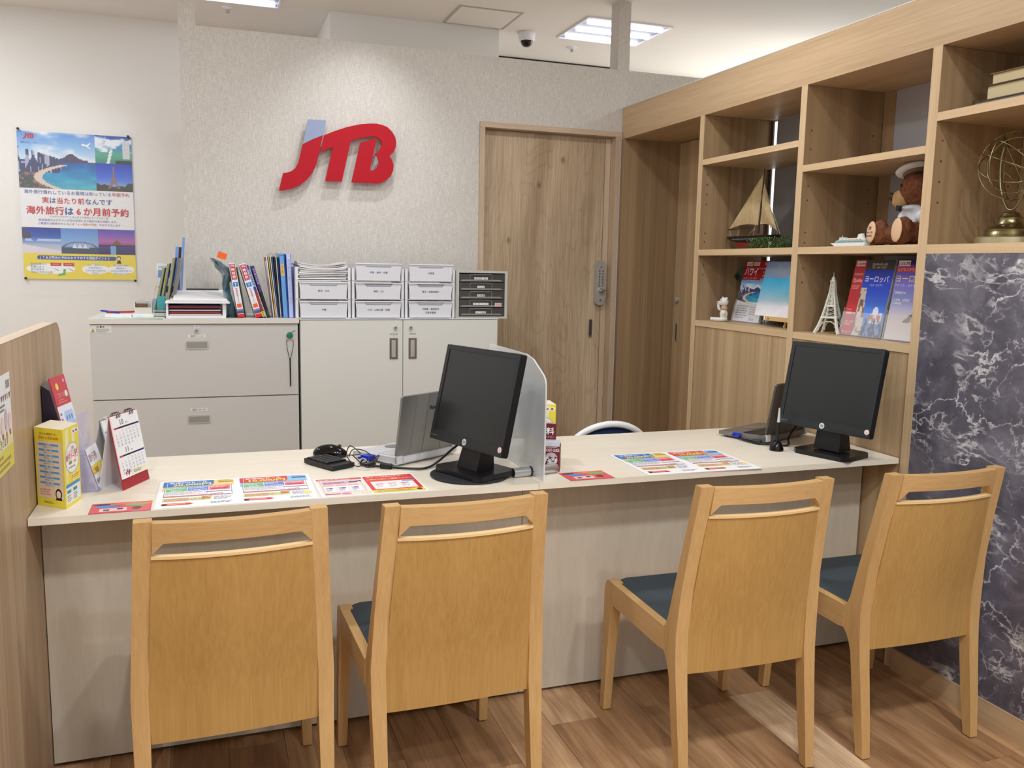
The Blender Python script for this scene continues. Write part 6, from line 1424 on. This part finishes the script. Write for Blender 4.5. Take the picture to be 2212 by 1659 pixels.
# --- brochures in clear stands
def brochure(name, label, cx_, cy_, tilt, draw, w_=.203, h_=.286, stand=True, stack=.006, yaw=-PI / 2, grp='brochures in clear stands'):
    n = Vector((math.sin(yaw), -math.cos(yaw), 0)); e = Vector((math.cos(yaw), math.sin(yaw), 0)); up = Vector((0, 0, 1)) * math.cos(tilt) - n * math.sin(tilt)
    F = frame_at((cx_ + n.x * .0, cy_, ZL + .004), e, up)
    t = empty(name, (cx_, cy_, ZL), 0, label, 'brochure', grp)
    finish('booklet', box(-w_ / 2, w_ / 2, 0, h_, -stack, 0, F=F), mat('booklet_pages', (226, 226, 230), .5), t)
    k = Ink(F @ Matrix.Translation((-w_ / 2, 0, 0)), dz=.0002); draw(k, w_, h_); k.build(t, 'cover_print')
    if stand:
        finish('stand_back', box(-w_ / 2 - .004, w_ / 2 + .004, -.003, h_ * .93, -stack - .0035, -stack - .001, F=F), acr, t)
        finish('stand_pocket', box(-w_ / 2 - .006, w_ / 2 + .006, -.003, h_ * .30, .0035, .0055, F=F), acr, t)
        for sx in (-1, 1): finish('stand_side', box(sx * (w_ / 2 + .005) - .001, sx * (w_ / 2 + .005) + .001, -.002, h_ * .36, -stack - .001, .0034, F=F), acr, t)
        finish('stand_foot', prism([(cx_ - .012, ZL + .0004), (cx_ + .09, ZL + .0004), (cx_ + .09, ZL + .0022), (cx_ - .012, ZL + .0022)], cy_ - w_ / 2, cy_ + w_ / 2, 'Y'), acr, t)
    return t, F
W_C = (250, 250, 252)
def c_hawaii(k, w_, h_):
    k.pic(lambda U, V: p_bay(U, V * .95), 0, .09, w_, .110 + .0, 60, 44, 1); k.rect(0, 0, w_, .092, (238, 238, 242), 1.2); k.poly([(0, .098), (w_, .078), (w_, .09), (0, .092)], (238, 238, 242), 1.4)
    k.rect(0, .196, w_, h_ - .196, (160, 16, 36), 2); k.rect(.012, h_ - .024, .050, .019, (240, 236, 236), 3); k.text('LOOK', .014, h_ - .021, .015, (160, 30, 44), 'l', 4, .03, width=.032); small_logo(k, .044, h_ - .022, .022, (170, 30, 44), 5)
    k.rect(.068, h_ - .023, .046, .018, (214, 204, 196), 3); k.text('旅行企画', .091, h_ - .018, .008, (150, 110, 90), 'c', 4); k.rect(.152, h_ - .019, .03, .012, (226, 190, 190), 3); k.text('成田', .167, h_ - .017, .010, (160, 20, 40), 'c', 4, .02)
    k.text('選べるリゾートホテルの旅', .02, h_ - .040, .011, (240, 214, 206), 'l', 3, width=.15); k.text('ハワイ', .012, .219, .040, W_C, 'l', 3, .02, width=.098)
    for i, s_ in enumerate(('ハワイ島', 'マウイ島', 'カウアイ島')): k.text(s_, w_ - .008, .228 - i * .0165, .0125, W_C, 'r', 3, .01, width=.044 if i < 2 else .052)
    k.text('ホノルル・コーラル・コオリナ', .010, .201, .010, (244, 226, 222), 'l', 3, width=.105)
    k.lines(.012, .012, .10, .066, 6, (150, 152, 166), 2); k.lines(.118, .030, .075, .045, 4, (170, 172, 184), 2); k.text('Enjoy', .125, .008, .018, (40, 44, 60), 'l', 3, 0, shear=.3)
brochure('travel_brochure', 'red-topped seaside brochure in a clear stand beside the turquoise picture', 2.35, 3.402, .215, c_hawaii)
def c_euro(k, w_, h_):
    rw = w_ * .285; k.pic(p_venice, rw, 0, w_ - rw, h_ * .87, 56, 80, 1); k.rect(rw, h_ * .865, w_ - rw, h_ * .135, (66, 66, 70), 2); k.rect(0, 0, rw, h_, (196, 56, 62), 2)
    k.rect(.006, h_ - .024, .046, .019, (236, 232, 234), 3); k.text('LOOK', .008, h_ - .021, .014, (170, 30, 44), 'l', 4, .03, width=.028); small_logo(k, .034, h_ - .021, .016, (170, 30, 44), 5)
    k.text('添乗員同行', .030, h_ * .795, .0098, (244, 206, 200), 'c', 3, width=.048); k.text('Quality', .031, h_ * .705, .019, (250, 226, 214), 'c', 3, 0, width=.047); k.lines(.006, h_ * .61, .046, h_ * .05, 3, (236, 170, 166), 3)
    k.text('2024年4月▸10月', w_ * .62, h_ * .925, .012, (226, 214, 200), 'c', 3, .01, width=.075); k.text('羽田・成田・関空発', w_ * .62, h_ * .89, .008, (226, 220, 214), 'c', 3)
    k.text('ヨーロッパ', rw + .010, h_ * .715, .027, W_C, 'l', 3, .015, width=.118); k.text('トルコ・エジプト', rw + (w_ - rw) / 2, h_ * .655, .011, (230, 234, 246), 'c', 3, width=.064)
    k.text('早期割引 90', .030, h_ * .275, .0098, W_C, 'c', 3, .02, width=.048); k.lines(.006, h_ * .33, .04, .004, 1, (240, 190, 186), 3); k.text('上空席・6月限定', .030, h_ * .165, .008, (250, 220, 216), 'c', 3, .01, width=.048); k.text('出発保証', .025, h_ * .13, .008, (250, 220, 216), 'c', 3, .01); k.text('旅にかこう', .028, h_ * .025, .0095, (250, 230, 226), 'c', 3, .01, width=.048)
    k.lines(rw + .02, h_ * .035, .05, .008, 2, (60, 60, 70), 4)
brochure('travel_brochure', 'blue and red brochure with a white dome picture beside the small tower model', 2.29, 2.588, .19, c_euro)
def c_euro2(k, w_, h_):
    k.pic(p_coast, 0, 0, w_, h_, 40, 50, 1); k.rect(0, h_ * .93, w_, h_ * .07, (40, 20, 90), 2); k.rect(.003, h_ - .025, .055, .020, (236, 232, 234), 3); k.text('LOOK', .006, h_ - .022, .015, (170, 30, 44), 'l', 4, .03, width=.030); small_logo(k, .036, h_ - .022, .020, (170, 30, 44), 5)
    k.rect(0, h_ * .845, w_, h_ * .055, (206, 30, 50), 2); k.text('ビジネスクラスで行く', .008, h_ * .852, .0125, (250, 222, 200), 'l', 3, .01); k.text('ヨーロッパ', .004, h_ * .72, .030, (240, 210, 150), 'l', 3, .015, width=.15); k.text('アメリカ・カナダ・中東', .004, h_ * .66, .0115, W_C, 'l', 3, width=.13)
    k.text('早期割引90', .012, h_ * .57, .010, W_C, 'l', 3, .02); k.rect(.007, h_ * .55, .001, .022, W_C, 3); k.text('上空席・6名限定', .012, h_ * .48, .010, W_C, 'l', 3, .02); k.text('出発保証', .012, h_ * .44, .010, W_C, 'l', 3, .02); k.rect(.007, h_ * .43, .001, .032, W_C, 3)
brochure('travel_brochure', 'violet-blue brochure with a castle coast picture, cut by the shelf upright', 2.285, 2.357, .15, c_euro2)
tb = empty('brochure_backing', (2.42, 2.45, ZL), 0, 'black board standing behind the blue brochures on the bottom shelf', 'board')
finish('board', prism([(2.378, ZL + .0005), (2.382, ZL + .0005), (2.412, ZL + .285), (2.408, ZL + .285)], 2.27, 2.72, 'Y'), mat('board_black', (26, 26, 30), .4), tb)
# --- blue picture on a small easel
t = empty('small_easel', (2.34, 3.09, ZL), 0, 'small pale wooden easel holding the turquoise sea picture', 'easel')
em = mat('easel_wood', (222, 184, 122), .5)
finish('ledge', box(2.285, 2.312, 2.97, 3.165, 1.146, 1.162), em, t, bevel=.001, seg=1)
finish('screw', tube([(2.285, 3.138, 1.154), (2.283, 3.138, 1.154)], .003, 10), brass, t)
for y0, y1 in ((3.06, 3.045), (2.99, 3.0)): finish('front_leg', tube([(2.311, y0, ZL), (2.381, y1, 1.36)], .0065, 6), em, t)
finish('rear_leg', tube([(2.455, 3.03, ZL), (2.385, 3.03, 1.34)], .0055, 6), em, t)
t = empty('sea_picture', (2.34, 3.13, 1.16), 0, 'turquoise sea photo panel standing on the small wooden easel', 'picture')
F = frame_at((2.308, 3.272, 1.1625), (0, -1, 0), (.055, 0, .236)); finish('panel', box(0, .262, 0, .243, -.003, 0, F=F), paper, t)
k = Ink(F); k.pic(p_beach2, 0, 0, .262, .243, 56, 56); k.build(t)
# --- cruise ship model
t = empty('model_ship', (2.27, 2.65, ZM), 0, 'small white and aqua cruise ship model on the middle shelf beside the bear', 'model ship')
ship_w = mat('ship_white', (232, 236, 236), .3); ship_a = mat('ship_aqua', (150, 196, 192), .3)
finish('hull', prism([(2.742, ZM + .0145), (2.715, ZM + .0005), (2.562, ZM + .0005), (2.557, ZM + .014)], 2.258, 2.282, 'X'), ship_w, t, bevel=.002)
finish('lower_deck', prism([(2.722, ZM + .0145), (2.712, ZM + .024), (2.562, ZM + .024), (2.560, ZM + .0145)], 2.260, 2.280, 'X'), ship_a, t)
finish('upper_deck', prism([(2.706, ZM + .0242), (2.696, ZM + .031), (2.570, ZM + .031), (2.566, ZM + .0242)], 2.262, 2.278, 'X'), ship_w, t)
finish('bridge', box(2.263, 2.277, 2.672, 2.700, ZM + .0312, ZM + .036), ship_a, t, bevel=.001, seg=1); finish('mast', tube([(2.27, 2.69, ZM + .036), (2.27, 2.69, ZM + .042)], .0015, 6), ship_w, t)
finish('funnel', prism([(2.606, ZM + .0312), (2.600, ZM + .045), (2.584, ZM + .047), (2.577, ZM + .0312)], 2.264, 2.276, 'X'), ship_w, t, bevel=.001, seg=1)
bm = BM()
for q in range(20): addbox(bm, 2.2590, 2.2600, 2.568 + q * .0072, 2.5722 + q * .0072, ZM + .0165, ZM + .0195)
finish('porthole', bm, mat('port_red', (170, 110, 110), .4), t, kind='stuff')
for q in range(6): finish('lifeboat', box(2.2585, 2.2625, 2.58 + q * .019, 2.592 + q * .019, ZM + .0250, ZM + .0285), mat('lifeboat_cream', (240, 214, 180), .4), t)
# --- plush bear with sailor cap
fur = wood('brown_fur', (136, 84, 54), (92, 52, 34), 'Z', 60, 300, .6, rough=.95, bump=.8); furl = wood('tan_fur', (204, 168, 120), (176, 138, 94), 'Z', 60, 300, .6, rough=.95, bump=.8)
t = empty('teddy_bear', (2.40, 2.42, ZM), 0, 'brown plush teddy bear in white cap and sailor shirt sitting on the middle shelf', 'teddy bear')
hc = Vector((2.375, 2.432, 1.652)); fd = Vector((-.50, .85, -.14)).normalized()
RZ = lambda a: Matrix.Rotation(a, 3, 'Z')
blob('body', [((2.405, 2.40, 1.525), (.060, .062, .070)), (hc, (.068, .070, .064)), ((2.40, 2.405, 1.59), (.048, .05, .04)),
              ((2.345, 2.490, 1.492), (.040, .060, .037), RZ(.6)), ((2.335, 2.400, 1.496), (.055, .040, .040)), ((2.306, 2.540, 1.500), (.034, .034, .047)), ((2.288, 2.408, 1.503), (.030, .038, .050)),
              ((2.41, 2.370, 1.715), (.018, .022, .022)), ((2.43, 2.475, 1.708), (.016, .020, .02))], fur, t, .0055, .012, .012)
mz = hc + fd * .060 + Vector((0, 0, -.020))
blob('muzzle', [(mz, (.034, .038, .030)), (mz + Vector((-.004, .006, -.016)), (.026, .030, .020))], furl, t, .004, .005, .008)
bm = BM(); ellipsoid(bm, mz + fd * .034 + Vector((-.006, 0, .010)), (.013, .012, .014)); finish('nose', bm, mat('nose_brown', (66, 48, 28), .35), t, smooth=True)
for s_ in (-1, 1):
    side = fd.cross(Vector((0, 0, 1))).normalized() * s_ * .034; bm = BM(); ellipsoid(bm, hc + fd * .055 + side + Vector((0, 0, .018)), (.0068, .0068, .0068)); finish('eye', bm, black_g, t, smooth=True)
pad = mat('paw_pad', (222, 184, 150), .85)
pn = Vector((-.99, .10, .08)).normalized()
def sole(c, n, ru, rv):
    Fs = frame_at(c, Vector((0, 0, 1)).cross(n) , Vector((0, 0, 1)) - n * n.z); bm = BM(); ellipsoid(bm, (0, 0, 0), (ru, rv, .007), F=Fs); finish('paw_pad', bm, pad, t, smooth=True); return Fs
Fs = sole(Vector((2.306, 2.540, 1.500)) + pn * .036, pn, .024, .039)
sole(Vector((2.258, 2.408, 1.505)), Vector((-1, .12, .05)).normalized(), .028, .042)
emb = Ink(Fs @ Matrix.Translation((0, 0, .0065)), base=.0004, dz=.0001)
emb.text('28', 0, .008, .016, (60, 44, 40), 'c', 0, .03); emb.text('PRINCESS', 0, -.005, .0085, (60, 44, 40), 'c', 0, .02, width=.034); emb.text('CRUISES', 0, -.017, .0085, (60, 44, 40), 'c', 0, .02, width=.031)
emb.build(t, 'foot_lettering')
shirt = mat('shirt_white', (222, 224, 232), .8, bump=.2, bscale=150)
blob('shirt', [((2.400, 2.402, 1.548), (.068, .070, .058)), ((2.362, 2.462, 1.556), (.030, .042, .028), RZ(.5)), ((2.345, 2.372, 1.552), (.038, .030, .028)), (hc + Vector((-.010, .012, -.066)), (.045, .045, .014))], shirt, t, .005, .003, .02)
Fb_ = frame_at(hc + Vector((-.052, .040, -.068)), Vector((0, 0, 1)).cross(fd), Vector((0, 0, 1)))
bm = BM(); addprism(bm, [(-.024, -.010), (0, -.003), (.024, -.010), (.024, .010), (0, .003), (-.024, .010)], -.004, .004, 'Z', F=Fb_); finish('bow_tie', bm, mat('bow_black', (22, 22, 34), .6), t, bevel=.001, seg=1)
Fc = Matrix.Translation((2.362, 2.440, 1.7060)) @ Matrix.Rotation(-.30, 4, 'X') @ Matrix.Rotation(.10, 4, 'Y')
finish('cap_band', lathe([(.0, -.010), (.046, -.010), (.048, .004), (.0, .004)], (0, 0, 0), 28, Fc), mat('cap_band_brown', (120, 96, 84), .8), t, smooth=.6)
finish('sailor_cap', lathe([(0, .002), (.050, .002), (.068, .006), (.071, .012), (.062, .019), (.03, .023), (0, .024)], (0, 0, 0), 32, Fc), mat('cap_white', (232, 230, 232), .8), t, smooth=True)
bm = BM(); ellipsoid(bm, (2.350, 2.362, 1.668), (.010, .010, .024)); finish('blue_tag', bm, mat('tag_blue', (110, 170, 220), .5), t, smooth=True)
# --- white animal figurine
t = empty('bear_figurine', (2.30, 3.49, ZL), 0, 'small white and tan sitting animal figurine waving beside the brochure stand', 'figurine')
fg = mat('figurine_white', (222, 222, 216), .35); fgt = mat('figurine_tan', (190, 160, 122), .5)
FX = Matrix.Translation((2.28, 3.472, ZL))
blob('torso', [((0, 0, .034), (.018, .020, .026)), ((.0, 0, .012), (.018, .022, .012)), ((0, -.002, .062), (.013, .014, .016))], fg, t, .0028, F=FX)
bm = BM(); ellipsoid(bm, (0, -.002, .062), (.0155, .0165, .014), F=FX); finish('scarf', bm, fgt, t, smooth=True)
blob('head', [((0, .002, .092), (.020, .022, .021)), ((-.013, .012, .086), (.011, .012, .010)), ((.002, -.016, .108), (.005, .006, .007)), ((.002, .016, .110), (.005, .006, .007))], fg, t, .0028, F=FX)
bm = BM(); ellipsoid(bm, (-.022, .020, .089), (.0035, .0035, .003), F=FX); finish('nose', bm, black_g, t, smooth=True)
bm = BM(); ellipsoid(bm, (-.018, -.002, .097), (.002, .002, .002), F=FX); finish('eye', bm, black_g, t, smooth=True)
finish('raised_arm', tube([FX @ Vector(p) for p in ((-.004, .018, .052), (-.004, .036, .060), (-.004, .045, .092))], [.006, .0075, .0065], 12), fg, t, smooth=True)
for y in (.022, -.006): finish('outstretched_leg', tube([FX @ Vector((0, y - .004, .0095)), FX @ Vector((-.038, y + .028, .0095))], [.0085, .0095], 14), fg, t, smooth=.7)
finish('arm', tube([FX @ Vector(p) for p in ((-.008, -.018, .050), (-.014, -.022, .032))], [.006, .005], 10), fg, t, smooth=True)
# --- tower miniature
t = empty('tower_model', (2.29, 2.745, ZL), 0, 'white lattice tower miniature on the bottom shelf of the middle bay', 'tower model')
tm = mat('tower_cream', (222, 222, 210), .45); FT = Matrix.Translation((2.29, 2.748, ZL)) @ Matrix.Rotation(.55, 4, 'Z'); K = .236
prf = [(.046, 0), (.035, .030), (.0265, .062), (.0255, .068), (.0190, .100), (.0150, .125), (.0090, .16), (.0062, .20)]
for sx in (-1, 1):
    for sy in (-1, 1):
        finish('leg', addtube(BM(), [FT @ Vector((sx * r, sy * r, z + .0005)) for r, z in prf[:3]], [.0062, .0056, .0048], 4), tm, t)
        finish('upper_leg', addtube(BM(), [FT @ Vector((sx * r, sy * r, z)) for r, z in prf[2:]], [.0046, .0044, .004, .0036, .003, .0024], 4), tm, t)
bm = BM(); addbox(bm, -.031, .031, -.031, .031, .060, .066, F=FT); finish('platform', bm, tm, t, bevel=.001, seg=1)
bm = BM(); addbox(bm, -.0185, .0185, -.0185, .0185, .105, .111, F=FT); finish('platform', bm, tm, t, bevel=.001, seg=1)
bm = BM(); addbox(bm, -.0095, .0095, -.0095, .0095, .200, .205, F=FT); finish('platform', bm, tm, t, bevel=.001, seg=1)
bm = BM()
for q in range(4):
    Rq = FT @ Matrix.Rotation(q * PI / 2, 4, 'Z')
    # arch between the feet, then lattice
    addtube(bm, [Rq @ Vector((.034 * math.cos(a), .036 - .010 * math.sin(a), .012 + .036 * math.sin(a))) for a in [PI * i / 10 for i in range(11)]], .0016, 5)
    for (r0, z0), (r1, z1) in zip(prf[:-1], prf[1:]):
        nst = max(1, int((z1 - z0) / .012))
        for i in range(nst):
            f0 = i / nst; f1 = (i + 1) / nst; ra, za = r0 + (r1 - r0) * f0, z0 + (z1 - z0) * f0; rb, zb_ = r0 + (r1 - r0) * f1, z0 + (z1 - z0) * f1
            if z0 < .06:
                for s_ in (-1, 1): addtube(bm, [Rq @ Vector((s_ * ra, ra, za)), Rq @ Vector((s_ * (rb - .010), rb, zb_))], .0007, 4); 
            else:
                addtube(bm, [Rq @ Vector((-ra, ra, za)), Rq @ Vector((rb, rb, zb_))], .0008, 4); addtube(bm, [Rq @ Vector((ra, ra, za)), Rq @ Vector((-rb, rb, zb_))], .0008, 4)
finish('lattice', bm, tm, t, kind='stuff')
finish('shaft', prism([(-.0052, .11), (.0052, .11), (.0042, .2), (-.0042, .2)], -.0045, .0045, 'X', F=FT), tm, t)
finish('top_dome', lathe([(0, .205), (.0078, .205), (.0072, .212), (.004, .219), (.0012, .222), (.0008, .236), (0, .236)], (0, 0, 0), 16, FT), tm, t, smooth=.7)
# --- armillary globe
gx, gy = 2.345, 2.035
t = empty('armillary_globe', (gx, gy, ZM), 0, 'brass armillary globe with wire rings on a stepped round base at the right picture edge', 'globe')
finish('base', lathe([(0, 0), (.092, 0), (.093, .018), (.088, .021), (0, .021)], (gx, gy, ZM), 40), mat('brass_base', (196, 188, 156), .35, metal=.8), t, smooth=.5)
finish('pedestal', lathe([(0, .021), (.066, .021), (.070, .028), (.066, .036), (.069, .043), (.062, .050), (.046, .054), (.038, .062), (.034, .074), (.036, .080), (.030, .084), (.026, .092), (.022, .096), (.010, .098), (0, .098)], (gx, gy, ZM), 40), brass, t, smooth=.7)
gc = Vector((gx, gy, 1.690)); gr = .104
finish('fork', tube(smoothpath([gc + Vector((0, .040, .075)), gc + Vector((0, .052, .02)), gc + Vector((0, .046, -.06)), gc + Vector((0, .022, -.118)), gc + Vector((0, 0, -.134)), gc + Vector((0, -.022, -.118)), gc + Vector((0, -.046, -.06)), gc + Vector((0, -.052, .02)), gc + Vector((0, -.040, .075))], 5), .0034, 8), brass, t, smooth=True)
def ring(rot, r, rad, n=48):
    M = Matrix.Translation(gc) @ rot.to_matrix().to_4x4(); return tube([M @ Vector((r * math.cos(2 * PI * i / n), r * math.sin(2 * PI * i / n), 0)) for i in range(n)], rad, 6, closed=True)
from mathutils import Euler
for e_, r in (((PI / 2, 0, 0), gr), ((PI / 2, 0, 1.0), gr), ((PI / 2, 0, 2.1), gr * .98), ((.35, .2, 0), gr * .97), ((.35, .75, 0), gr * .96), ((0, PI / 2, .3), gr * .80), ((.4, -.5, 0), gr * .95)):
    finish('ring', ring(Euler(e_), r, .0016), brass, t, smooth=True)
finish('axis', tube([gc + Vector((-.01, .045, .088)), gc + Vector((.01, -.045, -.088))], .0022, 8), brass, t)
finish('finial', tube([gc + Vector((-.008, .044, .088)), gc + Vector((-.005, .030, .058))], [.004, .0075], 12), mat('finial_dark', (84, 70, 48), .4, metal=.8), t)
# --- old books lying flat
zz = 1.8643; bkp = mat('old_pages', (206, 190, 150), .8)
for i, (x0, x1, y0, y1, h_, cov, lb) in enumerate(((2.26, 2.48, 1.86, 2.138, .022, (70, 58, 50), 'thin dark grey old book at the bottom of the stack on the top right shelf'), (2.28, 2.47, 1.87, 2.112, .046, (62, 34, 24), 'thick brown old book in the middle of the stack on the top right shelf'), (2.29, 2.46, 1.88, 2.106, .036, (120, 88, 60), 'cream-paged old book on top of the stack on the top right shelf'))):
    t = empty('old_book', ((x0 + x1) / 2, (y0 + y1) / 2, zz), 0, lb, 'book', 'old books stacked flat')
    cm = mat('old_cover_%d' % i, cov, .6)
    finish('lower_cover', box(x0, x1, y0, y1, zz, zz + .003), cm, t); finish('upper_cover', box(x0, x1, y0, y1, zz + h_ - .003, zz + h_), cm, t)
    finish('page_block', box(x0 + .006, x1 - .004, y0 + .006, y1 - .006, zz + .003, zz + h_ - .003), bkp if i else mat('old_pages_grey', (170, 166, 156), .8), t)
    finish('spine', box(x1 - .003, x1, y0, y1, zz + .003, zz + h_ - .003), cm, t); zz += h_ + .0003
